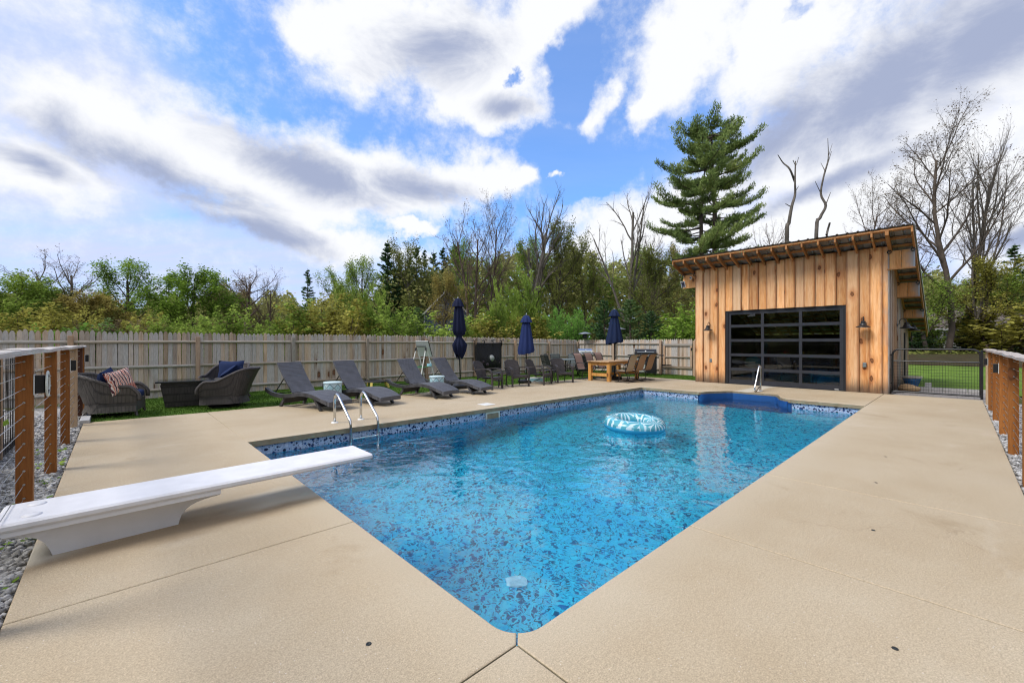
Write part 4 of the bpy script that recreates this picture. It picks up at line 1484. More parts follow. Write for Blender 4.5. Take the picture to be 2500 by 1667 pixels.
# garden behind the left fence
gm = thing('wire_garden_fence', 'black wire garden fence behind the left cable rail', 'fence', (-1.02, 0, 0))
w_ = MB()
yy = 3.3
while yy < 9.6:
    w_.tube([(0, yy, 0), (random.uniform(-.015, .015), yy + random.uniform(-.02, .02), 1.22)], 0.0028, 4)
    yy += 0.055
for z in (0.1, 0.45, 0.8, 1.2):
    w_.tube([(0, 3.3, z), (0, 9.6, z)], 0.0028, 4)
tag(w_.build('wire_mesh', MAT['black_metal'], gm), kind='stuff')
for yy in (4.4, 6.2, 8.0, 9.6):
    MB().box((0, yy, 0.63), (0.035, 0.035, 1.26)).build('post', MAT['post_wood'], gm)
for i, (y0, y1, lab) in enumerate(((3.6, 5.3, 'grey ribbed planter bed nearest the diving board'), (5.5, 7.4, 'grey ribbed planter bed in the middle of the row'), (7.6, 9.6, 'grey ribbed planter bed at the far end of the row'))):
    t = thing('planter_bed', lab, 'planter', (-1.62, (y0 + y1) / 2, 0), 0, 'ribbed planter beds behind the cable rail')
    L = (y1 - y0) / 2
    b = MB()
    pts = []
    n = int((y1 - y0) / 0.03)
    for k in range(n + 1):
        a = -L + 2 * L * k / n
        pts.append((0.42 + (0.010 if (k // 2) % 2 else -0.010), a))
    b.grid([[(p[0], p[1], z) for p in pts] for z in (-0.05, 0.42)])
    b.box((-0.42, 0, 0.19), (0.02, 2 * L, 0.46))
    for s in (-1, 1):
        b.box((0, s * L, 0.19), (0.84, 0.02, 0.46))
    b.build('side_panel', MAT['corrugated'], t)
    MB().box((0.0, 0, 0.37), (0.80, 2 * L - 0.03, 0.04)).build('soil', MAT['soil'], t)
    MB().box((0.42, 0, 0.435), (0.05, 2 * L + 0.04, 0.025)).build('rim', MAT['weather_grey'], t)
wc = thing('watering_can', 'teal and yellow toy watering can showing above the left cable rail', 'watering can', (-1.5, 9.2, 0.40))
MB().sphere((0, 0, 0.92), 0.13, 12, 8, (0.8, 1.2, 0.9)).build('body', MAT['teal_plastic'], wc, smooth=True)
MB().tube(bez([(0.02, -0.08, 0.95), (0.05, -0.20, 0.98), (0.05, -0.24, 0.86), (0.02, -0.18, 0.80)], 5), 0.02, 8).build('handle', MAT['yellow_plastic'], wc, smooth=True)
MB().tube([(0, 0, 0.0), (0, 0, 0.85)], 0.03, 8).build('stand', MAT['teal_plastic'], wc)

edge = MB().box((0, 0, 0.01), (0.13, 3.5, 0.10))
tag(edge.build('edging_board', MAT['weather_grey'], bevel=0.008, loc=(-0.40, 12.35, 0)), 'grey timber edging between gravel and turf near the wicker chair', 'edging')

# ================================================================== BLACK WIRE GATE, PAVERS, POT
GX = 15.93
bg_ = thing('wire_gate', 'black tube gate filled with wire mesh beside the shed corner', 'gate', (GX, 0.43, 0))
hw, gt, gb = 0.83, 1.26, 0.05
arch = [(0, hw, gb)] + [(0, hw, z) for z in (0.4, 0.8, gt - 0.16)] + [(0, hw - 0.16 * (1 - math.cos(R(a))), gt - 0.16 + 0.16 * math.sin(R(a))) for a in (22, 45, 67, 90)] + \
       [(0, -hw + 0.16 * (1 - math.sin(R(a))), gt - 0.16 + 0.16 * math.cos(R(a))) for a in (0, 22, 45, 67, 90)] + [(0, -hw, 0.8), (0, -hw, 0.4), (0, -hw, gb)]
MB().tube(arch, 0.024, 8).build('frame', MAT['black_metal'], bg_, smooth=True)
MB().tube([(0, hw, gb + 0.03), (0, -hw, gb + 0.03)], 0.024, 8).build('bottom_rail', MAT['black_metal'], bg_)
MB().tube([(0, hw, 0.93), (0, -hw, 0.93)], 0.020, 8).build('mid_rail', MAT['black_metal'], bg_)
wm = MB()
y = -hw + 0.05
while y < hw - 0.02:
    wm.tube([(0, y, gb), (0, y, 0.93)], 0.0027, 4)
    y += 0.052
z = 0.16
while z < 0.92:
    wm.tube([(0.004, -hw, z), (0.004, hw, z)], 0.0027, 4)
    z += 0.078
tag(wm.build('wire_mesh', MAT['black_metal'], bg_), kind='stuff')
for z in (0.30, 1.10):
    MB().box((0.0, hw + 0.045, z), (0.03, 0.08, 0.03)).build('hinge', MAT['black_metal'], bg_)
MB().box((0, -hw - 0.02, 0.62), (0.06, 0.05, 1.26)).build('latch_post', MAT['black_metal'], bg_)
tag(MB().tube([(0, 0, 0.22), (0, 0, 0.72)], 0.012, 8).build('drop_bolt', MAT['steel'], loc=(15.88, 1.31, 0)), 'thin steel bolt rod on the shed corner by the black gate', 'bolt')
tag(MB().tube([(0, 0, 0.0), (0, 0, 1.75)], 0.022, 8).build('pole', MAT['black_metal'], loc=(18.0, 1.14, 0)), 'slim black pole beside the blue pot', 'pole')
pv = tag(thing('paver_path', None, None), kind='structure')
pm = MB().box((0, 0, 0), (0.195, 0.295, 0.05)).mesh('paver', MAT['paver'])
r_ = 0
x = 15.86
while x < 17.9:
    y = -0.75 + (0.15 if r_ % 2 else 0)
    while y < 1.25:
        link('paver', pm, pv, (x, y, -0.027 + random.uniform(-.002, .002)), (0, 0, random.uniform(-.006, .006)))
        y += 0.302
    x += 0.202
    r_ += 1
kb = tag(thing('stone_kerb', 'pale granite kerb between the pavers and the lawn', 'kerb'), None)
for i in range(4):
    MB().box((18.0, 1.05 - 0.5 * i, 0.02), (0.12, 0.494, 0.14)).build('stone', MAT['stone_pale'], kb, bevel=0.01)


def pot(loc, label, s=1.0):
    t = thing('plant_pot', label, 'pot', loc, 0, 'blue glazed pots')
    MB().lathe([(0.14 * s, 0), (0.20 * s, 0.18 * s), (0.235 * s, 0.30 * s), (0.215 * s, 0.30 * s), (0.18 * s, 0.2 * s)], n=20, cap=False).build('body', MAT['blue_glaze'], t, smooth=True)
    MB().lathe([(0.236 * s, 0.29 * s), (0.255 * s, 0.30 * s), (0.255 * s, 0.36 * s), (0.22 * s, 0.36 * s), (0.21 * s, 0.29 * s)], n=20, cap=False).build('rim', MAT['glaze_rim'], t)
    MB().lathe([(0.001, 0.31 * s), (0.215 * s, 0.31 * s)], n=16, cap=False).build('soil', MAT['soil'], t)
    return t


pot((18.05, 0.98, 0.06), 'blue pot with pale rim beyond the black wire gate', 0.95)
pot((12.9, -1.25, -0.04), 'tall blue pot on the gravel behind the right cable rail', 1.5)
rk = thing('rock', 'tan boulder on the pavers under the blue pot', 'rock', (17.3, 1.0, 0.06))
b = MB().sphere((0, 0, 0), 0.17, 10, 7, (1.2, 1.5, 0.75))
b.v = [(p[0] * (1 + 0.18 * math.sin(9 * p[1] + 4)), p[1] * (1 + 0.14 * math.sin(8 * p[0])), p[2] * (1 + 0.2 * math.sin(11 * p[0] + 7 * p[1]))) for p in b.v]
b.build('body', MAT['rock_tan'], rk)
tag(MB().box((0, 0, 0.10), (0.13, 0.15, 0.22)).build('cut_stone', MAT['stone_pale'], bevel=0.015, loc=(18.15, 0.62, 0.0)), 'small pale block of stone right beside the blue pot', 'stone block')

# ================================================================== DIVING BOARD
BY = 4.315                                           # centre line of the board
BW = 0.25
dbd = thing('diving_board', 'white fibreglass diving board on a moulded stand', 'diving board', (-0.5, BY, 0))
bt = []
for x, z in ((-0.05, 0.290), (0.6, 0.293), (1.4, 0.297), (2.39, 0.302)):
    e = 0.014
    zt, zb = z, z - 0.052
    bt.append([(x, -BW, zb + e), (x, -BW + e * .6, zb), (x, BW - e * .6, zb), (x, BW, zb + e), (x, BW, zt - e), (x, BW - e * 1.2, zt), (x, -BW + e * 1.2, zt), (x, -BW, zt - e)])
m = MB()
for s, (end, d) in enumerate(((bt[0], -1), (bt[-1], 1))):
    pass
tip = [(p[0] + 0.012, p[1] * 0.93, 0.278 + (p[2] - 0.278) * 0.7) for p in bt[-1]]
tail = [(p[0] - 0.012, p[1] * 0.93, 0.266 + (p[2] - 0.266) * 0.7) for p in bt[0]]
rows = [tail] + bt + [tip]
m.grid(rows, closed=True)
m.add(tail, [tuple(range(8))])
m.add(tip, [tuple(range(7, -1, -1))])
m.build('board', MAT['white_gel'], dbd)
# stand: loft along x of a flared trough with scooped ends
sd_ = MB()
xs = [-0.02, 0.02, 0.06, 0.10, 0.13, 0.155, 0.17, 0.182, 0.192, 0.4, 0.65, 0.86, 0.868, 0.88, 0.90, 0.93, 0.97, 1.02, 1.07, 1.12]
zbm = [0.188, 0.186, 0.178, 0.162, 0.138, 0.105, 0.072, 0.036, 0.0, 0.0, 0.0, 0.0, 0.036, 0.075, 0.110, 0.142, 0.164, 0.178, 0.186, 0.19]
rows = []
for x, zb in zip(xs, zbm):
    top = 0.236 + 0.004 * x
    wt_, wb_ = 0.225, 0.150 - 0.055 * max(0, x - 0.2)
    def ww(z):
        t = max(0.0, (z - 0.0) / 0.22)
        return wb_ + (wt_ - wb_) * t ** 1.8
    zz = [zb, zb + (top - 0.036 - zb) * 0.35, zb + (top - 0.036 - zb) * 0.7, top - 0.036, top - 0.033, top]
    wv = [ww(zz[0]), ww(zz[1]), ww(zz[2]), ww(zz[3]), 0.233, 0.233]
    rows.append([(x, -a, z) for a, z in zip(wv, zz)] + [(x, a, z) for a, z in zip(wv[::-1], zz[::-1])])
sd_.grid(rows, closed=True)
sd_.add(rows[0], [tuple(range(12))])
sd_.add(rows[-1], [tuple(range(11, -1, -1))])
sd_.build('stand', MAT['white_gel_side'], dbd, smooth=True, auto=True)
for s in (-1, 1):
    MB().lathe([(0.001, 0.012), (0.03, 0.010), (0.048, 0.002), (0.048, -0.002)], n=18).build('bolt_cover', MAT['white_gel'], dbd, smooth=True, loc=(0.10, s * 0.13, 0.2905))
MB().tube([(0.05, -0.10, 0.15), (0.05, -0.10, 0.20)], 0.03, 10).build('anchor_nut', MAT['white_plastic'], dbd)

# ================================================================== POOL LADDER AND HANDRAIL
ldr = thing('pool_ladder', 'stainless steel pool ladder with two looped rails', 'ladder', (3.09, PY1, 0))
for s in (-1, 1):
    x = s * 0.24
    pts = [(x, 0.62, 0.0), (x, 0.62, 0.30)] + bez([(x, 0.62, 0.38), (x, 0.60, 0.47), (x, 0.53, 0.515), (x, 0.45, 0.49)], 5) + \
          bez([(x, 0.40, 0.455), (x, 0.0, 0.17), (x, -0.065, 0.10), (x, -0.085, 0.0)], 5) + [(x, -0.085, -0.6), (x, -0.085, -1.1)]
    MB().tube(pts, 0.023, 12).build('rail', MAT['steel'], ldr, smooth=True)
    MB().lathe([(0.024, 0.022), (0.055, 0.016), (0.062, 0.0)], n=20, cap=False).build('escutcheon', MAT['white_plastic'], ldr, smooth=True, loc=(x, 0.62, 0.001))
for z in (-0.165, -0.46, -0.76):
    MB().box((0, -0.115, z), (0.46, 0.07, 0.025)).build('tread', MAT['steel'], ldr, bevel=0.006)
hr = thing('handrail', 'stainless steel figure four handrail above the blue steps', 'handrail', (13.9, 4.02, 0))
pts = bez([(0.06, 0, 0), (0.06, 0, 0.35), (0.06, 0, 0.68), (0.04, 0, 0.745), (-0.03, 0, 0.765), (-0.09, 0, 0.735)], 5) + \
      bez([(-0.13, 0, 0.67), (-0.42, 0, 0.22), (-0.47, 0, 0.12), (-0.44, 0, 0.04), (-0.36, 0, 0.03), (-0.12, 0, 0.13), (-0.05, 0, 0.12), (-0.03, 0, 0.0)], 6)
MB().tube(pts, 0.022, 12).build('rail', MAT['steel'], hr, smooth=True)
MB().box((0.015, 0, 0.008), (0.20, 0.11, 0.018)).build('base_plate', MAT['white_plastic'], hr, bevel=0.008)

sl_ = MB().box((0, 0, 0), (0.30, 0.30, 0.012))
tag(sl_.build('skimmer_lid', MAT['white_plastic'], bevel=0.004, loc=(6.26, 7.50, 0.0065)), 'square white skimmer lid set in the deck', 'lid')
anchors = [(0.87, 1.91, 'small round deck anchor on the slab in front of the diving board'), (2.64, 0.20, 'small rusty deck anchor on the slab nearest the right corner'),
           (4.19, 0.44, 'nearest of the small dark anchors along the right deck'), (5.64, 0.57, 'second small dark anchor along the right deck'), (7.02, 0.62, 'third small dark anchor along the right deck')]
for ax, ay, lab in anchors:
    o = MB().lathe([(0.0, 0.001), (0.007, 0.001), (0.008, 0.003), (0.012, 0.003), (0.0135, 0.0005)], n=14, cap=False).build('deck_anchor', MAT['green_metal'], smooth=True, loc=(ax, ay, 0.0006))
    tag(o, lab, 'anchor', 'anchors set in the deck')

# ================================================================== SWIM RING
fl_ = MB()
Rr, rr = 0.435, 0.148
rows = []
for i in range(40):
    a = 2 * math.pi * i / 40
    row = []
    for k in range(20):
        b = 2 * math.pi * k / 20
        q = rr * (1 + 0.008 * math.sin(17 * a))
        row.append(((Rr + q * math.cos(b)) * math.cos(a), (Rr + q * math.cos(b)) * math.sin(a), q * 0.86 * math.sin(b)))
    rows.append(row)
rows.append(rows[0])
fl_.grid(rows, closed=True)
fo = fl_.build('swim_ring', MAT['float_print'], smooth=True, loc=(7.27, 4.28, WATER_Z + 0.098))
fo.rotation_euler = (R(2), R(-2), R(40))
tag(fo, 'inflated swim ring with teal palm leaves floating on the pool', 'swim ring')

# ================================================================== SUN LOUNGERS
def lounger(loc, rz, label):
    t = thing('sun_lounger', label, 'sun lounger', loc, rz, 'grey woven loungers along the pool')
    prof = [(q.x, q.z) for q in bez([(-0.52, 0, 0.405), (-0.30, 0, 0.325), (0.0, 0, 0.285), (0.30, 0, 0.30), (0.62, 0, 0.345), (0.90, 0, 0.365), (1.18, 0, 0.335), (1.45, 0, 0.265), (1.66, 0, 0.20)], 4)]
    th = 0.085
    for s in (-1, 1):
        m = MB()
        rows = []
        for x, z in prof:
            if x > 0.47:
                continue
            rows.append([(x, s * 0.335, z - th), (x, s * 0.335, z), (x, s * 0.275, z), (x, s * 0.275, z - th)])
        m.grid(rows, closed=True)
        m.add(rows[0], [(0, 1, 2, 3)])
        m.build('side_rail', MAT['wicker_edge'], t)
    m = MB()
    rows = []
    for x, z in prof:
        if x < 0.38:
            continue
        w = 0.335 if x < 1.3 else 0.335 - 0.045 * ((x - 1.3) / 0.36) ** 2
        crown = 0.010
        rows.append([(x, -w, z - th), (x, -w, z - 0.006), (x, -w + 0.015, z), (x, -w / 2, z + crown * .7), (x, 0, z + crown), (x, w / 2, z + crown * .7), (x, w - 0.015, z), (x, w, z - 0.006), (x, w, z - th)])
    m.grid(rows, closed=True)
    m.add(rows[0], [tuple(range(9))])
    m.add(rows[-1], [tuple(range(8, -1, -1))])
    m.build('seat', MAT['wicker_grey'], t)
    # backrest panel
    a, b = Vector((0.42, 0, 0.335)), Vector((-0.13, 0, 0.985))
    m = MB()
    d = (b - a)
    nrm = Vector((d.z, 0, -d.x)).normalized()
    rows = []
    for k in range(7):
        u = k / 6
        c = a + d * u + nrm * (-0.020 * math.sin(math.pi * u))
        w = 0.275 + 0.012 * u
        rows.append([tuple(c + Vector((0, -w, 0))), tuple(c + Vector((0, w, 0))), tuple(c - nrm * 0.035 + Vector((0, w, 0))), tuple(c - nrm * 0.035 + Vector((0, -w, 0)))])
    m.grid(rows, closed=True)
    m.add(rows[0], [(0, 1, 2, 3)])
    m.add(rows[-1], [(3, 2, 1, 0)])
    m.build('backrest', MAT['wicker_grey'], t)
    for s in (-1, 1):
        MB().bar((0.08, s * 0.24, 0.66), (-0.28, s * 0.24, 0.29), 0.02, 0.012).build('strut', MAT['black_metal'], t)
        MB().bar((1.16, s * 0.27, 0.25), (1.40, s * 0.285, 0.0), 0.045, 0.06).build('leg', MAT['wicker_edge'], t)
        MB().bar((0.16, s * 0.27, 0.22), (-0.01, s * 0.285, 0.0), 0.045, 0.06).build('leg', MAT['wicker_edge'], t)
    MB().bar((-0.25, -0.27, 0.27), (-0.25, 0.27, 0.27), 0.02, 0.02).build('crossbar', MAT['black_metal'], t)
    MB().hexa([(1.12, -0.26, 0.235), (1.14, -0.26, 0.245), (1.14, 0.26, 0.245), (1.12, 0.26, 0.235)][::-1], [(1.32, -0.27, 0.07), (1.34, -0.27, 0.08), (1.34, 0.27, 0.08), (1.32, 0.27, 0.07)][::-1]).build('leg_panel', MAT['wicker_edge'], t)
    MB().hexa([(0.17, -0.26, 0.2), (0.15, -0.26, 0.2), (0.15, 0.26, 0.2), (0.17, 0.26, 0.2)][::-1], [(0.06, -0.27, 0.07), (0.04, -0.27, 0.07), (0.04, 0.27, 0.07), (0.06, 0.27, 0.07)][::-1]).build('leg_panel', MAT['wicker_edge'], t)
    return t


def head(dx, dy):
    return math.atan2(dy, dx)


lg = lounger((2.98, 10.55, 0), head(0.30, -0.954), 'first lounger behind the pool ladder, nearest the wicker chairs')
for (lx, ly), a, lab in (((4.22, 10.52), head(0.22, -0.975), 'second lounger, its head just past the first patterned drum table'),
                         ((5.98, 10.57), head(0.19, -0.98), 'third lounger, with the second patterned drum table behind its foot'),
                         ((7.13, 10.60), head(0.24, -0.97), 'last lounger, beside the round base of the tall tied umbrella')):
    dup(lg, (lx, ly, 0), a, lab)


def drum(loc, label):
    o = MB().lathe([(0.155, 0.0), (0.19, 0.02), (0.20, 0.06), (0.20, 0.46), (0.212, 0.475), (0.212, 0.50), (0.20, 0.508), (0.0, 0.508)], n=32).build('drum_table', MAT['drum_print'], smooth=True, auto=True, loc=loc)
    return tag(o, label, 'side table', 'teal patterned drum tables')


drum((3.76, 10.20, 0), 'teal diamond drum table between the first and second loungers')
drum((6.57, 10.04, 0), 'teal diamond drum table between the third and last loungers')


# ================================================================== UMBRELLAS
def folded_umbrella(loc, h, prof, m, label, base=True, tie=None, lean=0.0, seed=1):
    """prof: list of (height, radius, pleat depth)"""
    t = thing('umbrella', label, 'umbrella', loc, 0, 'closed navy umbrellas')
    rg = random.Random(seed)
    n = 48
    rows = []
    for j, (z, r, pl) in enumerate(prof):
        row = []
        for k in range(n):
            a = 2 * math.pi * k / n
            w = math.cos(8 * a + 0.35 * j * 0.2) * 0.7 + 0.3 * math.cos(5 * a + seed)
            q = r * (1 + pl * w)
            zz = z + (pl * 0.13 * math.cos(8 * a) + 0.05 * math.sin(a + seed) if j == len(prof) - 1 else 0)
            row.append((q * math.cos(a) + lean * (z - 1.0), q * math.sin(a), zz))
        rows.append(row)
    mb = MB()
    mb.grid(rows, closed=True)
    o = mb.build('canopy', m, t, smooth=True)
    zt = prof[0][0]
    v = MB()
    rr = prof[2][1] * 1.12
    vr = [[(q * (1 + 0.10 * math.cos(8 * 2 * math.pi * k / n)) * math.cos(2 * math.pi * k / n) + lean * (zt - 1.0), q * (1 + 0.10 * math.cos(8 * 2 * math.pi * k / n)) * math.sin(2 * math.pi * k / n), z) for k in range(n)]
          for z, q in ((zt + 0.01, 0.012), (zt - 0.01, rr * 0.5), (zt - 0.14, rr * 0.98), (zt - 0.26, rr * 1.25))]
    v.grid(vr, closed=True)
    v.build('vent_cap', m, t, smooth=True)
    MB().tube([(-lean, 0, 0.0), (lean * (zt - 1.0), 0, zt + 0.01)], 0.021, 10).build('pole', MAT['black_metal'], t, smooth=True)
    MB().sphere((lean * (zt - 1.0), 0, zt + 0.025), 0.022, 8, 6).build('finial', MAT['steel'], t, smooth=True)
    if tie:
        MB().lathe([(tie[1] * 1.08, -0.02), (tie[1] * 1.1, 0), (tie[1] * 1.08, 0.02)], (lean * (tie[0] - 1), 0, tie[0]), n=20, cap=False).build('tie_band', m, t, smooth=True)
    if base:
        MB().lathe([(0.29, 0), (0.30, 0.02), (0.30, 0.09), (0.27, 0.115), (0.05, 0.13), (0.035, 0.30), (0.0, 0.30)], n=28).build('base', MAT['black_plastic'], t, smooth=True, auto=True)
    return t


folded_umbrella((7.97, 10.88, 0), 2.85, [(2.84, 0.03, 0.05), (2.70, 0.085, 0.12), (2.45, 0.13, 0.22), (2.1, 0.165, 0.24), (1.85, 0.19, 0.22), (1.70, 0.16, 0.2), (1.64, 0.075, 0.1), (1.58, 0.10, 0.18), (1.38, 0.21, 0.26), (1.18, 0.16, 0.4), (0.98, 0.10, 0.5)],
                MAT['navy_dark'], 'tall navy umbrella tied round its middle, beside the last lounger', tie=(1.64, 0.085), lean=-0.035, seed=4)
folded_umbrella((10.79, 10.69, 0), 2.44, [(2.43, 0.03, 0.05), (2.30, 0.09, 0.12), (2.05, 0.145, 0.16), (1.75, 0.19, 0.16), (1.45, 0.235, 0.15), (1.18, 0.285, 0.13), (1.06, 0.27, 0.10)],
                MAT['navy_bright'], 'bright navy umbrella hanging loose behind the woven armchairs', seed=2)
folded_umbrella((14.25, 9.25, 0), 2.75, [(2.74, 0.03, 0.05), (2.60, 0.09, 0.12), (2.35, 0.15, 0.16), (2.05, 0.205, 0.16), (1.75, 0.26, 0.16), (1.5, 0.315, 0.15), (1.42, 0.31, 0.14)],
                MAT['navy'], 'navy umbrella standing through the long wooden dining table', base=True, seed=3)


# ================================================================== WOVEN ARMCHAIRS BY THE POOL
def armchair(loc, rz, label):
    t = thing('armchair', label, 'armchair', loc, rz, 'dark woven armchairs facing the pool')
    wk = MAT['wicker_brown']
    m = MB()
    rows = []
    for x, z, dr in ((-0.02, 0.36, 0.015), (0.12, 0.355, 0.03), (0.30, 0.37, 0.03), (0.44, 0.385, 0.02), (0.50, 0.37, 0.0), (0.52, 0.32, 0.0)):
        rows.append([(x, y, z - dr * (1 - (y / 0.26) ** 2)) for y in (-0.26, -0.15, 0, 0.15, 0.26)])
    m.grid(rows)
    low = [[(p[0] - 0.01, p[1], p[2] - 0.035) for p in r] for r in rows]
    m.grid(low)
    m.build('seat', wk, t, smooth=True)
    ap = MB()
    ap.grid([[(0.522, y, 0.345) for y in (-0.25, -0.12, 0, 0.12, 0.25)], [(0.522, y, 0.27 + 0.035 * (1 - abs(y) / 0.25)) for y in (-0.25, -0.12, 0, 0.12, 0.25)]])
    ap.grid([[(0.505, y, 0.345) for y in (-0.25, -0.12, 0, 0.12, 0.25)], [(0.505, y, 0.27 + 0.035 * (1 - abs(y) / 0.25)) for y in (-0.25, -0.12, 0, 0.12, 0.25)]])
    ap.build('apron', wk, t)
    b = MB()
    rows = []
    for k in range(9):
        u = k / 8
        w = 0.235 + 0.045 * math.sin(math.pi * min(1, u * 1.15)) if u < 0.8 else 0.275 * math.sqrt(max(0.0, 1 - ((u - 0.8) / 0.235) ** 2))
        z = 0.33 + 0.53 * u
        x = -0.02 - 0.20 * u - 0.02 * u * u
        rows.append([(x - 0.03 * (1 - (y / 0.28) ** 2), y, z) for y in [w * q for q in (-1, -0.6, -0.2, 0.2, 0.6, 1)]])
    b.grid(rows)
    b.grid([[(p[0] - 0.028, p[1], p[2]) for p in r] for r in rows])
    for s in (0, 5):
        b.grid([[r[s] for r in rows], [(r[s][0] - 0.028, r[s][1], r[s][2]) for r in rows]])
    b.grid([rows[-1], [(p[0] - 0.028, p[1], p[2]) for p in rows[-1]]])
    b.build('backrest', wk, t, smooth=True, auto=True)
    for s in (-1, 1):
        y = s * 0.295
        pts = bez([(-0.16, s * 0.27, 0.585), (0.05, y, 0.615), (0.28, y, 0.625), (0.42, y, 0.60), (0.49, y, 0.53), (0.505, y, 0.40)], 5)
        a = MB()
        rws = []
        for i, p in enumerate(pts):
            d = (pts[min(i + 1, len(pts) - 1)] - pts[max(0, i - 1)]).normalized()
            u = Vector((-d.z, 0, d.x)) * 0.016
            rws.append([tuple(p + Vector((0, -0.032, 0)) - u), tuple(p + Vector((0, 0.032, 0)) - u), tuple(p + Vector((0, 0.032, 0)) + u), tuple(p + Vector((0, -0.032, 0)) + u)])
        a.grid(rws, closed=True)
        a.build('arm', wk, t)
        MB().bar((0.505, y, 0.42), (0.515, y, 0.0), 0.05, 0.05).build('leg', wk, t)
        MB().bar((-0.05, s * 0.24, 0.36), (-0.10, s * 0.25, 0.0), 0.03, 0.03).build('leg', MAT['black_metal'], t)
    return t


def place_by_feet(fl, fr):
    """front feet positions -> (origin, heading); the local front feet lie at x .515, y +-.295"""
    fl, fr = Vector(fl), Vector(fr)
    mid = (fl + fr) / 2
    d = (fr - fl).normalized()
    f = Vector((d.y, -d.x))
    o = mid - f * 0.515
    return (o.x, o.y, 0), math.atan2(f.y, f.x)


c1 = None
for fl_p, fr_p, lab in (((8.35, 9.70), (8.86, 9.86), 'woven armchair next to the foot of the last lounger'),
                        ((9.35, 9.90), (9.93, 9.71), 'woven armchair in front of the bright navy umbrella base'),
                        ((10.6, 9.64), (11.1, 9.78), 'woven armchair just right of the bright navy umbrella pole'),
                        ((11.5, 9.82), (12.05, 9.55), 'woven armchair nearest the wooden dining table')):
    p, a = place_by_feet(fl_p, fr_p)
    if c1 is None:
        c1 = armchair(p, a, lab)
    else:
        dup(c1, p, a, lab)


def side_table(loc, label):
    t = thing('side_table', label, 'side table', loc, 0, 'small dark side tables between the armchairs')
    MB().box((0, 0, 0.455), (0.46, 0.46, 0.028)).build('table_top', MAT['wicker_brown'], t, bevel=0.01)
    MB().box((0, 0, 0.20), (0.30, 0.30, 0.015)).build('shelf', MAT['black_metal'], t)
    for sx in (-1, 1):
        for sy in (-1, 1):
            MB().tube(bez([(sx * 0.19, sy * 0.19, 0.44), (sx * 0.16, sy * 0.16, 0.22), (sx * 0.19, sy * 0.19, 0.06), (sx * 0.225, sy * 0.225, 0.0)], 4), 0.013, 6).build('leg', MAT['black_metal'], t, smooth=True)
    return t


st1 = side_table((9.15, 10.32, 0), 'small dark table between the first and second woven armchairs')
dup(st1, (11.32, 10.12, 0), 0.1, 'small dark table between the third and fourth woven armchairs')
fb = thing('foam_board', 'white and pale blue foam board with black strap lying behind the armchairs', 'foam board', (10.93, 10.35, 0), R(-30))
MB().box((0, 0, 0.10), (0.62, 0.10, 0.22)).build('board', MAT['white_paint'], fb, bevel=0.03)
MB().box((0, -0.055, 0.12), (0.5, 0.012, 0.10)).build('print', MAT['drain'], fb)
MB().tube(bez([(-0.1, -0.06, 0.08), (0, -0.09, 0.11), (0.12, -0.06, 0.14)], 5), 0.014, 6).build('strap', MAT['black_plastic'], fb)

# ================================================================== DINING SET
dt = thing('dining_table', 'long wooden dining table with pale plank top, chairs on both sides', 'dining table', (14.25, 9.26, 0))
for i in range(5):
    MB().box((0, -0.40 + 0.20 * i, 0.735), (2.22, 0.196, 0.032)).build('plank', MAT['table_top_wood'], dt, bevel=0.004)
for s in (-1, 1):
    MB().box((0, s * 0.43, 0.655), (2.0, 0.035, 0.12)).build('apron', MAT['table_wood'], dt)
    MB().box((s * 1.0, 0, 0.655), (0.035, 0.86, 0.12)).build('apron', MAT['table_wood'], dt)
    for q in (-1, 1):
        MB().box((s * 0.98, q * 0.42, 0.356), (0.13, 0.13, 0.712)).build('leg', MAT['table_wood'], dt, bevel=0.01)
    MB().box((s * 0.98, 0, 0.24), (0.05, 0.72, 0.11)).build('end_rail', MAT['table_wood'], dt)
MB().box((0, 0, 0.24), (1.9, 0.05, 0.10)).build('stretcher', MAT['table_wood'], dt)


def sling_chair(loc, rz, label, fabric):
    t = thing('sling_chair', label, 'dining chair', loc, rz, 'high backed sling chairs round the dining table')
    line = bez([(0.24, 0, 0.43), (0.12, 0, 0.41), (-0.12, 0, 0.40), (-0.20, 0, 0.43), (-0.27, 0, 0.60), (-0.36, 0, 0.88), (-0.43, 0, 1.0), (-0.50, 0, 1.02)], 5)
    m = MB()
    m.grid([[(p.x, y, p.z) for p in line] for y in (-0.235, 0.235)])
    m.grid([[(p.x - 0.012, y, p.z - 0.012) for p in line] for y in (-0.235, 0.235)])
    m.build('sling', fabric, t, smooth=True)
    for s in (-1, 1):
        MB().tube([(p.x, s * 0.245, p.z) for p in line], 0.016, 8).build('side_frame', MAT['black_metal'], t, smooth=True)
        MB().tube(bez([(-0.27, s * 0.265, 0.62), (-0.08, s * 0.30, 0.665), (0.12, s * 0.30, 0.645), (0.20, s * 0.295, 0.56), (0.17, s * 0.28, 0.40), (0.06, s * 0.275, 0.26), (0.04, s * 0.275, 0.10), (0.10, s * 0.275, 0.03), (0.24, s * 0.275, 0.014)], 5), 0.015, 8).build('arm', MAT['black_metal'], t, smooth=True)
        MB().tube([(0.24, s * 0.275, 0.014), (-0.34, s * 0.275, 0.014)], 0.015, 8).build('runner', MAT['black_metal'], t, smooth=True)
    MB().tube([(-0.34, -0.275, 0.014), (-0.34, 0.275, 0.014)], 0.015, 8).build('base_bar', MAT['black_metal'], t)
    MB().tube([(-0.50, -0.245, 1.02), (-0.50, 0.245, 1.02)], 0.014, 8).build('top_bar', MAT['black_metal'], t)
    MB().tube([(0.24, -0.245, 0.43), (0.24, 0.245, 0.43)], 0.014, 8).build('front_bar', MAT['black_metal'], t)
    MB().box((-0.01, 0, 0.27), (0.06, 0.55, 0.02)).build('spring_plate', MAT['black_metal'], t)
    return t


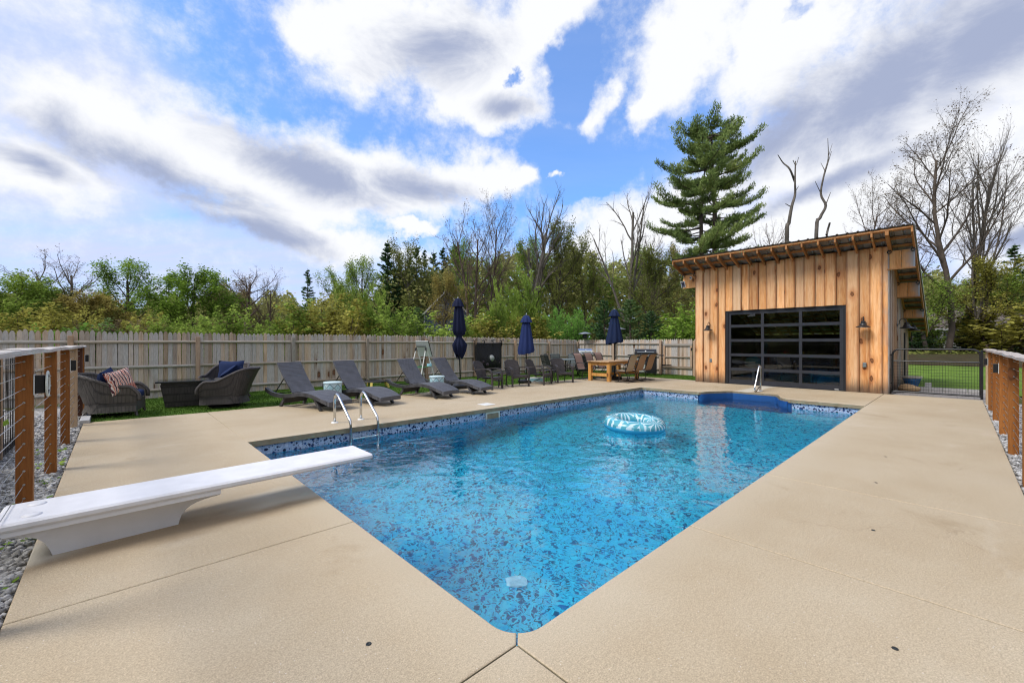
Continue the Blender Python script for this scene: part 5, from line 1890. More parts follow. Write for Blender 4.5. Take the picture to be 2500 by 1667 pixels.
sling_chair((13.62, 8.42, 0), R(90), 'tan sling chair on the pool side of the dining table, nearest the armchairs', MAT['sling_tan'])
sling_chair((14.30, 8.42, 0), R(90), 'orange brown sling chair in the middle of the pool side of the dining table', MAT['sling_orange'])
sling_chair((14.98, 8.42, 0), R(90), 'orange brown sling chair at the grill end of the dining table', MAT['sling_orange'])
sling_chair((13.55, 10.12, 0), R(-90), 'rose brown sling chair on the fence side of the table, nearest the armchairs', MAT['sling_rose'])
sling_chair((14.25, 10.12, 0), R(-90), 'rose brown sling chair in the middle of the fence side of the table', MAT['sling_rose'])
sling_chair((14.95, 10.12, 0), R(-90), 'rose brown sling chair on the fence side, half hidden by the umbrella pole', MAT['sling_rose'])
for (cx_, cy_), a, lab in (((17.9, 4.25), R(-140), 'tan sling chair inside the shed behind the middle panes'), ((18.9, 2.9), R(120), 'tan sling chair inside the shed behind the right panes')):
    sling_chair((cx_, cy_, 0), a, lab, MAT['sling_tan'])

# dark metal patio set behind the armchairs
pt = thing('patio_table', 'dark metal patio table behind the armchairs by the fence', 'patio table', (14.45, 11.75, 0), 0.15)
MB().lathe([(0.62, 0.70), (0.66, 0.705), (0.66, 0.725), (0.62, 0.73), (0.0, 0.73)], n=28).build('table_top', MAT['grey_slat'], pt)
for k in range(4):
    a = R(45 + 90 * k)
    MB().tube(bez([(0.45 * math.cos(a), 0.45 * math.sin(a), 0.70), (0.36 * math.cos(a), 0.36 * math.sin(a), 0.4), (0.5 * math.cos(a), 0.5 * math.sin(a), 0.0)], 5), 0.022, 7).build('leg', MAT['black_metal'], pt, smooth=True)


def patio_chair(loc, rz, label, m):
    t = thing('patio_chair', label, 'patio chair', loc, rz, 'metal chairs round the patio table')
    fr = MAT['black_metal']
    for k in range(6):
        MB().box((0.02 + 0.085 * k, 0, 0.43), (0.07, 0.46, 0.014)).build('seat_slat', m, t)
    for k in range(7):
        z = 0.50 + 0.062 * k
        MB().box((-0.05 - 0.022 * k, 0, z), (0.012, 0.47, 0.050)).build('back_slat', m, t)
    MB().tube(bez([(-0.19, -0.25, 0.90), (-0.205, -0.1, 0.935), (-0.205, 0.1, 0.935), (-0.19, 0.25, 0.90)], 4), 0.016, 7).build('top_rail', m, t, smooth=True)
    for s in (-1, 1):
        MB().tube([(-0.08, s * 0.25, 0), (-0.03, s * 0.25, 0.43), (-0.19, s * 0.25, 0.90)], 0.015, 7).build('back_leg', fr, t)
        MB().tube(bez([(-0.12, s * 0.27, 0.65), (0.2, s * 0.28, 0.66), (0.42, s * 0.28, 0.62), (0.46, s * 0.27, 0.4), (0.47, s * 0.26, 0.0)], 5), 0.015, 7).build('arm', fr, t, smooth=True)
    return t


patio_chair((13.45, 12.05, 0), R(-10), 'dark green metal chair at the left of the patio table', MAT['green_metal'])
patio_chair((14.15, 12.55, 0), R(-65), 'dark green metal chair between the left chair and the grey ones', MAT['green_metal'])
patio_chair((15.0, 12.85, 0), R(-110), 'grey metal chair behind the patio table, on the left', MAT['grey_slat'])
patio_chair((15.45, 12.25, 0), R(-150), 'grey metal chair behind the patio table, closest to the small grill', MAT['grey_slat'])


# ================================================================== GRILLS
def grill(loc, rz, label, w, hood, body, doors):
    """front faces +X"""
    t = thing('grill', label, 'grill', loc, rz, 'gas grills by the fence')
    MB().box((0, 0, 0.45), (0.50, w, 0.74)).build('cabinet', MAT[body], t, bevel=0.01)
    n = 2
    for k in range(n):
        yy = (-0.5 + (k + 0.5) / n) * (w - 0.06)
        MB().box((0.258, yy, 0.44), (0.016, (w - 0.06) / n - 0.03, 0.62)).build('door', MAT[doors[k]], t, bevel=0.006)
        MB().tube([(0.285, yy + 0.10 * (1 - 2 * k), 0.58), (0.285, yy + 0.10 * (1 - 2 * k), 0.70)], 0.008, 6).build('door_handle', MAT['steel'], t)
    MB().box((0.02, 0, 0.87), (0.54, w, 0.10)).build('control_panel', MAT['steel'], t, bevel=0.008)
    for k in range(5):
        MB().lathe([(0.022, 0), (0.02, 0.03)], n=10).build('knob', MAT['black_plastic'], t, loc=(0.29, (-0.5 + (k + 0.5) / 5) * (w - 0.12), 0.87)).rotation_euler = (0, R(90), 0)
    hd = MB()
    prof = [(0.26, 0.92)] + [(0.26 * math.cos(R(a)), 0.92 + 0.24 * math.sin(R(a)) ** 0.8) for a in (15, 35, 55, 75, 95, 120, 150)] + [(-0.26, 0.92)]
    hd.prism(prof, 'y', -w / 2 + 0.01, w / 2 - 0.01)
    hd.build('hood', MAT[hood], t)
    MB().tube([(0.285, -w * 0.38, 1.02), (0.285, w * 0.38, 1.02)], 0.014, 8).build('hood_handle', MAT['steel'], t)
    MB().lathe([(0.03, 0), (0.03, 0.01)], n=12).build('gauge', MAT['white_plastic'], t, loc=(0.245, 0, 1.07)).rotation_euler = (0, R(60), 0)
    for s in (-1, 1):
        MB().box((0, s * (w / 2 + 0.16), 0.88), (0.48, 0.30, 0.04)).build('side_shelf', MAT[body], t, bevel=0.008)
        MB().box((0.2, s * (w / 2 + 0.012), 0.97), (0.03, 0.02, 0.12)).build('end_cap', MAT['black_plastic'], t)
        for q in (-1, 1):
            MB().lathe([(0.045, -0.015), (0.05, 0), (0.045, 0.015)], n=12).build('wheel', MAT['rubber'], t, loc=(q * 0.2, s * (w / 2 - 0.06), 0.05)).rotation_euler = (R(90), 0, 0)
    return t


grill((17.55, 9.75, 0), R(-150), 'black grill with pale doors beside the wooden gate', 0.95, 'black_metal', 'black_metal', ('ivory_plastic', 'black_metal'))
grill((16.5, 12.4, 0), R(-125), 'small steel hooded grill in the fence corner behind the table', 0.70, 'steel', 'black_metal', ('black_metal', 'black_metal'))


def heater(loc, h, r, label):
    t = thing('patio_heater', label, 'patio heater', loc, 0, 'mushroom patio heaters')
    MB().lathe([(0.22, 0), (0.22, 0.05), (0.20, 0.55), (0.05, 0.62), (0.035, 0.66)], n=18).build('base', MAT['green_metal'], t, smooth=True, auto=True)
    MB().tube([(0, 0, 0.6), (0, 0, h - 0.30)], 0.03, 10).build('pole', MAT['steel'], t)
    MB().lathe([(0.08, h - 0.34), (0.12, h - 0.30), (0.11, h - 0.12), (0.09, h - 0.09)], n=16).build('burner', MAT['black_metal'], t)
    MB().lathe([(r, h - 0.10), (r * 0.98, h - 0.085), (r * 0.45, h - 0.02), (0.04, h), (0.0, h)], n=28).build('hood', MAT['roof_trim'], t, smooth=True)
    return t


heater((*at(1428, 22.5), 0), 2.02, 0.36, 'patio heater just beyond the fence, left of the table umbrella')
heater((*at(1504, 18.4), 0), 2.13, 0.42, 'patio heater right behind the table umbrella')

# swing set beyond the fence, by the shed
ss = thing('swing_set', 'grey timber swing set top showing over the fence by the shed', 'swing set', (*at(1690, 27), 0), R(-35))
MB().box((0.9, 0, 2.02), (3.0, 0.10, 0.16)).build('beam', MAT['cap_wood_x'], ss)
for s in (-1, 1):
    MB().bar((-0.45, 0, 1.98), (-0.62, s * 0.75, 0), 0.09, 0.09).build('leg', MAT['cap_wood_x'], ss)
    MB().bar((2.3, 0, 1.98), (2.45, s * 0.75, 0), 0.09, 0.09).build('leg', MAT['cap_wood_x'], ss)
MB().box((-0.45, 0, 2.0), (0.14, 0.16, 0.22)).build('bracket', MAT['black_metal'], ss)

# ================================================================== BALL NET ON THE FENCE
nt = thing('ball_net', 'black mesh ball net strapped to the picket fence', 'ball net', (12.05, FY - 0.075, 0))
nx = MB()
rows = []
for j in range(13):
    v = j / 12
    row = []
    for k in range(15):
        u = -1 + 2 * k / 14
        z = 1.44 - 1.08 * v - 0.17 * v * (1 - u * u) + 0.03 * abs(u) ** 3 * (1 - v)
        bulge = -0.03 - 0.22 * math.sin(math.pi * min(1, v * 0.98) ** 1.6) * (1 - u ** 4) - 0.012 * math.sin(9 * u + 5 * v)
        row.append((u * (0.80 - 0.05 * v), bulge, z))
    rows.append(row)
nx.grid(rows)
nx.build('mesh_front', MAT['net_black'], nt, smooth=True)
bk = MB()
bk.grid([[(u * 0.79, -0.02, z) for u in (-1, 0, 1)] for z in (1.44, 0.25)])
bk.build('mesh_back', MAT['net_black'], nt)
for u in (-0.78, -0.25, 0.25, 0.78):
    s_ = MB()
    s_.tube(bez([(u, -0.05, 1.30), (u, -0.06, 1.46), (u - 0.05, -0.03, 1.56), (u - 0.12, -0.04, 1.50)], 4), 0.018, 5)
    s_.tube(bez([(u, -0.06, 1.52), (u + 0.06, -0.05, 1.60), (u + 0.13, -0.05, 1.55)], 4), 0.013, 5)
    s_.build('strap', MAT['black_plastic'], nt)
for c, r, m, lab in (((0.03, -0.16, 0.76), 0.155, 'ball_grey', 'large grey ball in the black mesh net'), ((-0.42, -0.13, 0.62), 0.10, 'ball_dark', 'dark ball at the lower left of the mesh net'),
                     ((-0.22, -0.16, 0.50), 0.11, 'ball_dark', 'dark purple ball under the large grey ball'), ((0.28, -0.15, 0.58), 0.085, 'ball_yellow', 'yellow green ball right of the large grey ball'),
                     ((0.50, -0.13, 0.58), 0.08, 'ball_dark', 'small dark ball at the lower right of the mesh net')):
    tag(MB().sphere((0, 0, 0), r, 16, 10).build('ball', MAT[m], smooth=True, loc=(12.05 + c[0], FY - 0.075 + c[1], c[2])), lab, 'ball', 'balls held in the mesh net')

# white folding game stand in front of the fence
gs = thing('game_stand', 'white tube stand holding a tilted white board in front of the fence', 'game stand', (8.45, 13.95, 0), R(-40))
wp_ = MAT['white_paint']
for i, (tx, bx, by) in enumerate(((-0.20, -0.42, -0.36), (0.16, 0.0, -0.40), (0.18, 0.45, 0.36), (-0.16, 0.05, 0.40))):
    MB().tube([(tx, -0.06 if by < 0 else 0.06, 1.22), (bx, by, 0)], 0.019, 8).build('leg', wp_, gs)
    MB().tube([(tx, -0.06 if by < 0 else 0.06, 1.25), (tx * 1.08, -0.10 if by < 0 else 0.10, 1.14)], 0.032, 8).build('joint', MAT['black_plastic'], gs)
MB().hexa([(-0.16, 0.16, 0.92), (0.36, 0.16, 0.92), (0.36, 0.19, 0.93), (-0.16, 0.19, 0.93)], [(-0.22, -0.08, 1.50), (0.24, -0.08, 1.50), (0.24, -0.05, 1.51), (-0.22, -0.05, 1.51)]).build('board', wp_, gs)
MB().hexa([(0.365, 0.16, 0.92), (0.385, 0.16, 0.92), (0.385, 0.19, 0.93), (0.365, 0.19, 0.93)], [(0.245, -0.08, 1.50), (0.265, -0.08, 1.50), (0.265, -0.05, 1.51), (0.245, -0.05, 1.51)]).build('edge_strip', MAT['black_plastic'], gs)
MB().box((0.0, -0.09, 1.30), (0.36, 0.03, 0.035)).build('clamp_bar', MAT['black_plastic'], gs)
for a, b in (((-0.34, -0.22, 0.52), (0.06, -0.24, 0.52)), ((0.06, -0.24, 0.52), (0.34, 0.22, 0.55)), ((-0.34, -0.22, 0.52), (-0.02, 0.24, 0.55))):
    MB().bar(a, b, 0.03, 0.03).build('brace', MAT['green_plastic'], gs)
MB().lathe([(0.09, 0.0), (0.09, 0.10)], n=16).build('dial', MAT['drain'], gs, loc=(0.27, 0.10, 0.55))

# low round bounce net game
sb = thing('bounce_net', 'low black ring net with yellow legs behind the second lounger', 'game net', (6.1, 12.95, 0), 0.3)
MB().tube([(0.45 * math.cos(a), 0.45 * math.sin(a), 0.20) for a in [2 * math.pi * k / 24 for k in range(24)]], 0.018, 6, closed=True).build('ring', MAT['black_plastic'], sb, smooth=True)
MB().lathe([(0.0, 0.185), (0.44, 0.195)], n=24, cap=False).build('net', MAT['net_black'], sb)
for k in range(5):
    a = 2 * math.pi * k / 5
    MB().bar((0.44 * math.cos(a), 0.44 * math.sin(a), 0.20), (0.50 * math.cos(a), 0.50 * math.sin(a), 0.0), 0.07, 0.03).build('leg', MAT['yellow_plastic'], sb)


# ================================================================== WICKER LOUNGE GROUP
def tub_chair(loc, rz, label, m, group, swivel=False, back_h=0.80, cushions=True):
    """deep woven chair; front faces +X"""
    t = thing('wicker_chair', label, 'wicker chair', loc, rz, group)
    # plan: arms run back from the front, round the back
    plan = []
    for k in range(25):
        u = -1 + 2 * k / 24
        a = u * math.pi / 2 * 1.0
        if abs(u) > 0.55:
            x = 0.36 - (0.36 + 0.16) * (1 - (abs(u) - 0.55) / 0.45)
            y = math.copysign(0.40, u)
            nx_, ny_ = 0, math.copysign(1, u)
        else:
            b = u / 0.55 * math.pi / 2
            x = -0.16 - 0.30 * math.cos(b) ** 0.8
            y = 0.40 * math.sin(b)
            nx_, ny_ = -math.cos(b), math.sin(b)
        plan.append((u, x, y, nx_, ny_))
    def top(u):
        s = max(0.0, min(1.0, (0.80 - abs(u)) / 0.55))
        s = s * s * (3 - 2 * s)
        h = 0.575 + (back_h - 0.575) * s
        if abs(u) > 0.9:
            h -= 0.10 * ((abs(u) - 0.9) / 0.1) ** 2
        return h
    outer, inner = [], []
    zb = 0.27
    for j in range(6):
        v = j / 5
        ro, ri = [], []
        for u, x, y, nx_, ny_ in plan:
            z = zb + (top(u) - zb) * v
            fl_ = 0.02 + (0.20 if nx_ < -0.01 else 0.05) * max(0, v) ** 1.3 * (abs(nx_) if nx_ < 0 else 1) + 0.03 * v
            ro.append((x + nx_ * fl_, y + ny_ * (0.02 + 0.05 * v), z))
            ri.append((x + nx_ * (fl_ - 0.05), y + ny_ * (0.02 + 0.05 * v - 0.05), z))
        outer.append(ro)
        inner.append(ri)
    mb = MB()
    mb.grid(outer)
    mb.grid(inner)
    for s in (0, -1):
        mb.grid([[r[s] for r in outer], [r[s] for r in inner]])
    mb.build('shell', m, t, smooth=True, auto=True)
    rim = [((a[0] + b[0]) / 2, (a[1] + b[1]) / 2, a[2]) for a, b in zip(outer[-1], inner[-1])]
    f0, f1 = rim[0], rim[-1]
    rim = [(f0[0] + 0.035, f0[1], 0.30), (f0[0] + 0.04, f0[1], 0.40)] + rim + [(f1[0] + 0.04, f1[1], 0.40), (f1[0] + 0.035, f1[1], 0.30)]
    MB().tube(bez(rim, 2), 0.036, 8).build('rim', m, t, smooth=True)
    sk_ = MB()
    rows = []
    for z, g in ((0.09, 0.04), (0.20, 0.0), (0.28, -0.01)):
        rows.append([(x * (1 + 0.0) + nx_ * g - 0.0, y + ny_ * (0.02 + g * 0.5), z) for u, x, y, nx_, ny_ in plan])
    sk_.grid(rows)
    fr = [[(0.36, y, z) for y in (-0.42, -0.2, 0, 0.2, 0.42)] for z in (0.09, 0.28)]
    sk_.grid(fr)
    sk_.build('skirt', m, t, smooth=True, auto=True)
    MB().box((0.0, 0, 0.28), (0.70, 0.76, 0.05)).build('deck', m, t)
    if swivel:
        MB().lathe([(0.30, 0), (0.31, 0.01), (0.30, 0.025), (0.06, 0.035), (0.05, 0.12)], n=28).build('swivel_base', MAT['green_metal'], t)
    else:
        for sx in (-1, 1):
            for sy in (-1, 1):
                MB().bar((0.33 if sx > 0 else -0.36, sy * 0.36, 0.12), (0.36 if sx > 0 else -0.45, sy * 0.39, 0.0), 0.035, 0.035).build('leg', MAT['wicker_taupe'], t)
    c = MB().box((0.03, 0, 0.385), (0.66, 0.70, 0.15))
    c.build('seat_cushion', MAT['cushion_blue'], t, bevel=0.05, seg=3)
    return t


def cushion(loc, rot, s, m, label, group=None, name='cushion'):
    mb = MB()
    rows = []
    n = 10
    for sgn in (1, -1):
        g = []
        for i in range(n + 1):
            row = []
            for k in range(n + 1):
                u, v = -1 + 2 * i / n, -1 + 2 * k / n
                h = (max(0, 1 - abs(u) ** 3) * max(0, 1 - abs(v) ** 3)) ** 0.55
                pinch = 1 - 0.10 * (1 - abs(u)) * abs(v) ** 4 - 0.10 * (1 - abs(v)) * abs(u) ** 4
                row.append((u * s[0] / 2 * pinch, v * s[1] / 2 * pinch, sgn * s[2] / 2 * h))
            g.append(row)
        mb.grid(g)
    o = mb.build(name, m, smooth=True, loc=loc)
    o.rotation_euler = rot
    return tag(o, label, 'cushion', group)


tub_chair((0.03, 11.55, 0), head(0.98, 0.05) + R(-14), 'grey brown wicker chair next to the picket corner, with a patterned cushion', MAT['wicker_taupe'], 'wicker chairs round the fire table')
tub_chair((1.80, 11.45, 0), R(158), 'brown swivel wicker chair seen from behind, right of the fire table', MAT['wicker_brown'], 'wicker chairs round the fire table', swivel=True, back_h=0.84)
tub_chair((2.05, 12.95, 0), R(-128), 'wicker chair behind the fire table, mostly hidden', MAT['wicker_brown'], 'wicker chairs round the fire table', back_h=0.86)
cushion((-0.13, 11.42, 0.68), (R(90), R(-12), R(70)), (0.46, 0.46, 0.20), MAT['cushion_blue'], 'plain blue cushion in the wicker chair next to the picket corner', 'blue back cushions')
cushion((0.07, 11.20, 0.68), (R(78), R(-14), R(35)), (0.46, 0.46, 0.17), MAT['pillow_print'], 'white and red leaf print cushion in the wicker chair')
cushion((1.98, 11.45, 0.745), (R(14), R(38), R(158)), (0.42, 0.62, 0.18), MAT['cushion_blue'], 'blue cushion lying on the brown swivel chair', 'blue back cushions')
cushion((2.15, 12.82, 0.70), (R(80), R(0), R(-40)), (0.64, 0.56, 0.20), MAT['cushion_blue'], 'big blue back cushion in the chair behind the fire table', 'blue back cushions')
ft = thing('fire_table', 'dark fire table with a glossy black top between the wicker chairs', 'fire table', (1.25, 12.22, 0), R(-8))
MB().hexa([(-0.42, -0.26, 0), (0.42, -0.26, 0), (0.42, 0.26, 0), (-0.42, 0.26, 0)], [(-0.50, -0.34, 0.50), (0.50, -0.34, 0.50), (0.50, 0.34, 0.50), (-0.50, 0.34, 0.50)]).build('body', MAT['wicker_brown'], ft)
MB().box((0, 0, 0.525), (0.98, 0.66, 0.045)).build('collar', MAT['black_metal'], ft)
MB().box((0, 0, 0.565), (1.16, 0.82, 0.035)).build('table_top', MAT['table_glass'], ft, bevel=0.008)

# ================================================================== TREES
def tubes_np(polys):
    """polys: list of (pts list, radii list, sides) -> verts, quads"""
    V_, F_ = [], []
    o = 0
    for pts, rs, n in polys:
        P = np.array(pts, float)
        D = np.gradient(P, axis=0)
        D /= np.linalg.norm(D, axis=1)[:, None] + 1e-9
        ref = np.array([0.31, 0.92, 0.23]) if abs(D[0, 1]) < 0.85 else np.array([0.95, 0.1, 0.3])
        A = np.cross(D, ref)
        A /= np.linalg.norm(A, axis=1)[:, None] + 1e-9
        B = np.cross(D, A)
        t = 2 * np.pi * np.arange(n) / n
        ring = P[:, None, :] + np.array(rs)[:, None, None] * (A[:, None, :] * np.cos(t)[None, :, None] + B[:, None, :] * np.sin(t)[None, :, None])
        m = len(P)
        i = np.arange(m - 1)[:, None] * n
        k = np.arange(n)[None, :]
        k2 = (np.arange(n)[None, :] + 1) % n
        f = np.stack([i + k, i + k2, i + n + k2, i + n + k], 2).reshape(-1, 4) + o
        V_.append(ring.reshape(-1, 3))
        F_.append(f)
        o += m * n
    return np.concatenate(V_), np.concatenate(F_)


def leaf_quads(P, size, aspect=0.6, dirs=None, flat=0.0, sd=0):
    """rhombic leaves at points P"""
    g = np.random.default_rng(sd)
    n = len(P)
    if dirs is None:
        # blades mostly face the sky
        nr = g.normal(size=(n, 3))
        nr[:, 2] = np.abs(nr[:, 2]) + 1.6 * flat
        nr /= np.linalg.norm(nr, axis=1)[:, None] + 1e-9
        a = np.cross(nr, g.normal(size=(n, 3)))
        a /= np.linalg.norm(a, axis=1)[:, None] + 1e-9
        b = np.cross(nr, a)
    else:
        a = dirs + g.normal(0, 0.28, (n, 3))
        a /= np.linalg.norm(a, axis=1)[:, None] + 1e-9
        r = g.normal(size=(n, 3))
        r[:, 2] += flat
        b = np.cross(a, r)
        b /= np.linalg.norm(b, axis=1)[:, None] + 1e-9
    s = (size * g.uniform(0.6, 1.35, n))[:, None]
    a, b = a * s * 0.5, b * s * 0.5 * aspect
    v = np.stack([P - a, P + b - a * 0.1, P + a, P - b - a * 0.1], 1).reshape(-1, 3)
    f = np.arange(4 * n).reshape(-1, 4)
    return v, f


def grow_tree(sd, S):
    """S: dict of per-level lists -> wood polylines and leaf sites"""
    rg = random.Random(sd)
    polys, sites = [], []
    ML = S['levels']

    def grow(p, d, L, r, lvl):
        n = S['seg'][lvl]
        pts, rs, dd = [tuple(p)], [r], [d.copy()]
        r1 = r * S['taper'][lvl]
        for i in range(n):
            w = S['wig'][lvl]
            d = d + Vector((rg.gauss(0, w), rg.gauss(0, w), rg.gauss(0, w) + S['up'][lvl]))
            d.normalize()
            p = p + d * (L / n)
            pts.append(tuple(p))
            rs.append(r + (r1 - r) * (i + 1) / n)
            dd.append(d.copy())
        polys.append((pts, rs, S['sides'][lvl]))
        if lvl >= ML - 2:
            sites.append((np.array(pts), lvl))
        if lvl < ML - 1:
            k = S['n'][lvl]
            ph = rg.uniform(0, 6.28)
            for c in range(k):
                t = S['t0'][lvl] + (1 - S['t0'][lvl]) * (c + rg.uniform(0.1, 0.9)) / k
                j = min(n - 1, int(t * n))
                q = t * n - j
                a, b = Vector(pts[j]), Vector(pts[j + 1])
                pos = a.lerp(b, q)
                bd = dd[j + 1]
                az = ph + c * 2.4
                o = bd.orthogonal().normalized()
                o.rotate(Matrix.Rotation(az, 3, bd))
                an = R(S['ang'][lvl] * rg.uniform(0.75, 1.25))
                nd = bd * math.cos(an) + o * math.sin(an)
                ln = L * S['len'][lvl] * (1.0 - S.get('fall', 0.45) * t) * rg.uniform(0.75, 1.2)
                rr = (rs[j] + (rs[j + 1] - rs[j]) * q) * S['rk'][lvl]
                grow(pos, nd, ln, rr, lvl + 1)
    for (p, d, L, r) in S['stems']:
        grow(Vector(p), Vector(d).normalized(), L, r, 0)
    return polys, sites


def sample_sites(sites, n, jit, sd, lv=None):
    g = np.random.default_rng(sd)
    seg = []
    for P, l in sites:
        seg.append(np.stack([P[:-1], P[1:]], 1))
    S = np.concatenate(seg)
    ln = np.linalg.norm(S[:, 1] - S[:, 0], axis=1)
    idx = g.choice(len(S), n, p=ln / ln.sum())
    t = g.uniform(0, 1, n)[:, None]
    P = S[idx, 0] * (1 - t) + S[idx, 1] * t
    d = S[idx, 1] - S[idx, 0]
    d /= np.linalg.norm(d, axis=1)[:, None] + 1e-9
    return P + g.normal(0, jit, (n, 3)), d


LIB = {}


def lib(name, polys, lv, lf):
    wv, wf = tubes_np(polys)
    a = np.concatenate([wv, lv]) if lv is not None else wv
    H0 = np.percentile(a[:, 2], 99.7)
    W0 = np.percentile(a[:, 0], 98.5) - np.percentile(a[:, 0], 1.5)
    wood = np_data('trunk', wv, wf, MAT['bark'], True)
    leaf = np_data('crown', lv, lf, MAT['leaf_green']) if lv is not None else None
    LIB[name] = (wood, leaf, H0, W0)


DEC = dict(levels=4, seg=[7, 6, 5, 3], wig=[.07, .12, .16, .2], up=[.03, .07, .06, .03], taper=[.35, .3, .3, .4], sides=[8, 6, 4, 3],
           n=[13, 9, 8], t0=[.28, .22, .15], ang=[48, 42, 45], len=[.62, .50, .42], rk=[.5, .5, .5])


def deciduous(name, sd, leaves, size, jit, **kw):
    S = dict(DEC)
    S['stems'] = [((0, 0, 0), (0.02, 0, 1), 8.0, 0.20)]
    S.update(kw)
    polys, sites = grow_tree(sd, S)
    lv = lf = None
    if leaves:
        P, d = sample_sites(sites, leaves, jit, sd)
        lv, lf = leaf_quads(P, size, 0.7, None, 0.6, sd)
    lib(name, polys, lv, lf)


deciduous('maple_a', 11, 15000, 0.19, 0.22)
deciduous('maple_b', 12, 14000, 0.19, 0.22, n=[15, 9, 8], ang=[55, 45, 45])
deciduous('spring_a', 13, 9000, 0.16, 0.20)
deciduous('spring_b', 14, 9500, 0.16, 0.20, n=[14, 10, 8], ang=[40, 38, 45])
BARE = dict(levels=5, seg=[7, 6, 5, 4, 3], wig=[.06, .10, .13, .15, .18], up=[.03, .06, .05, .03, .0], taper=[.4, .3, .3, .35, .5], sides=[8, 6, 4, 3, 3],
            n=[11, 8, 6, 5], t0=[.34, .2, .15, .15], ang=[44, 38, 40, 42], len=[.62, .52, .45, .45], rk=[.55, .55, .55, .6])
deciduous('bare_a', 21, 2200, 0.07, 0.04, **BARE)
deciduous('bare_b', 22, 2600, 0.085, 0.04, **{**BARE, 'stems': [((-.1, 0, 0), (-.16, 0, 1), 7.5, 0.15), ((.1, 0, 0), (.2, .05, 1), 7.6, 0.15)], 'n': [9, 7, 6, 5]})
deciduous('fan_bare', 23, 0, 0, 0, **{**BARE, 'ang': [26, 24, 28, 30], 'up': [.02, .10, .08, .06, .02], 'n': [14, 7, 5, 4]})
deciduous('tall_bud', 24, 5200, 0.06, 0.05, **{**BARE, 'stems': [((0, 0, 0), (-.05, 0, 1), 8.5, 0.12)], 'n': [16, 10, 8, 6], 't0': [.30, .2, .15, .15], 'ang': [42, 36, 38, 40], 'len': [.54, .52, .45, .45]})
deciduous('lean_bud', 25, 4200, 0.06, 0.05, **{**BARE, 'stems': [((0, 0, 0), (.12, 0, 1), 9, 0.10), ((.15, .2, 0), (.24, 0.05, 1), 8.6, 0.09), ((-.3, .2, 0), (0.0, 0, 1), 9, 0.07)], 'n': [8, 6, 5, 4], 't0': [.42, .2, .15, .15]})
deciduous('dead_a', 26, 0, 0, 0, **{**BARE, 'levels': 4, 'stems': [((0, 0, 0), (.02, 0, 1), 7.5, 0.18), ((-.05, 0, 1.6), (-.55, 0, 1), 5.2, 0.10), ((.05, 0, 2.2), (.25, .1, 1), 6.0, 0.11)], 'n': [7, 5, 4, 3], 't0': [.35, .3, .2, .2], 'ang': [36, 36, 40, 40], 'len': [.5, .45, .45, .4]})
deciduous('snag', 27, 0, 0, 0, **{**BARE, 'levels': 3, 'wig': [.20, .2, .2, .2, .2], 'stems': [((0, 0, 0), (.1, 0, 1), 8.5, 0.13)], 'n': [5, 3, 2, 2], 't0': [.55, .3, .2, .2], 'len': [.22, .4, .4, .4], 'taper': [.3, .3, .4, .4, .5]})
SHR = dict(levels=3, seg=[6, 4, 3], wig=[.10, .15, .2], up=[.06, .10, .05], taper=[.3, .3, .4], sides=[5, 3, 3], n=[9, 5], t0=[.12, .1], ang=[36, 38], len=[.50, .5], rk=[.5, .6])


def shrub(name, sd, leaves, size, jit, nst=7, spread=0.45, aspect=0.55, up=None, **kw):
    rg = random.Random(sd)
    S = dict(SHR)
    S['stems'] = [((rg.uniform(-.35, .35), rg.uniform(-.35, .35), 0), (rg.uniform(-spread, spread), rg.uniform(-spread, spread), 1), rg.uniform(2.0, 3.2), 0.028) for _ in range(nst)]
    S.update(kw)
    polys, sites = grow_tree(sd, S)
    P, d = sample_sites(sites, leaves, jit, sd)
    lv, lf = leaf_quads(P, size, aspect, d if up else None, 0.5, sd)
    lib(name, polys, lv, lf)


shrub('shrub_a', 31, 4200, 0.14, 0.07)
shrub('shrub_b', 32, 4800, 0.13, 0.08, nst=9, spread=0.6)
shrub('shrub_c', 33, 3600, 0.14, 0.07, nst=5, spread=0.3)
shrub('willow_bush', 34, 6500, 0.15, 0.05, nst=12, spread=0.42, aspect=0.28, up=True)
shrub('willow_column', 35, 5500, 0.14, 0.05, nst=6, spread=0.10, aspect=0.30, up=True, ang=[24, 28])


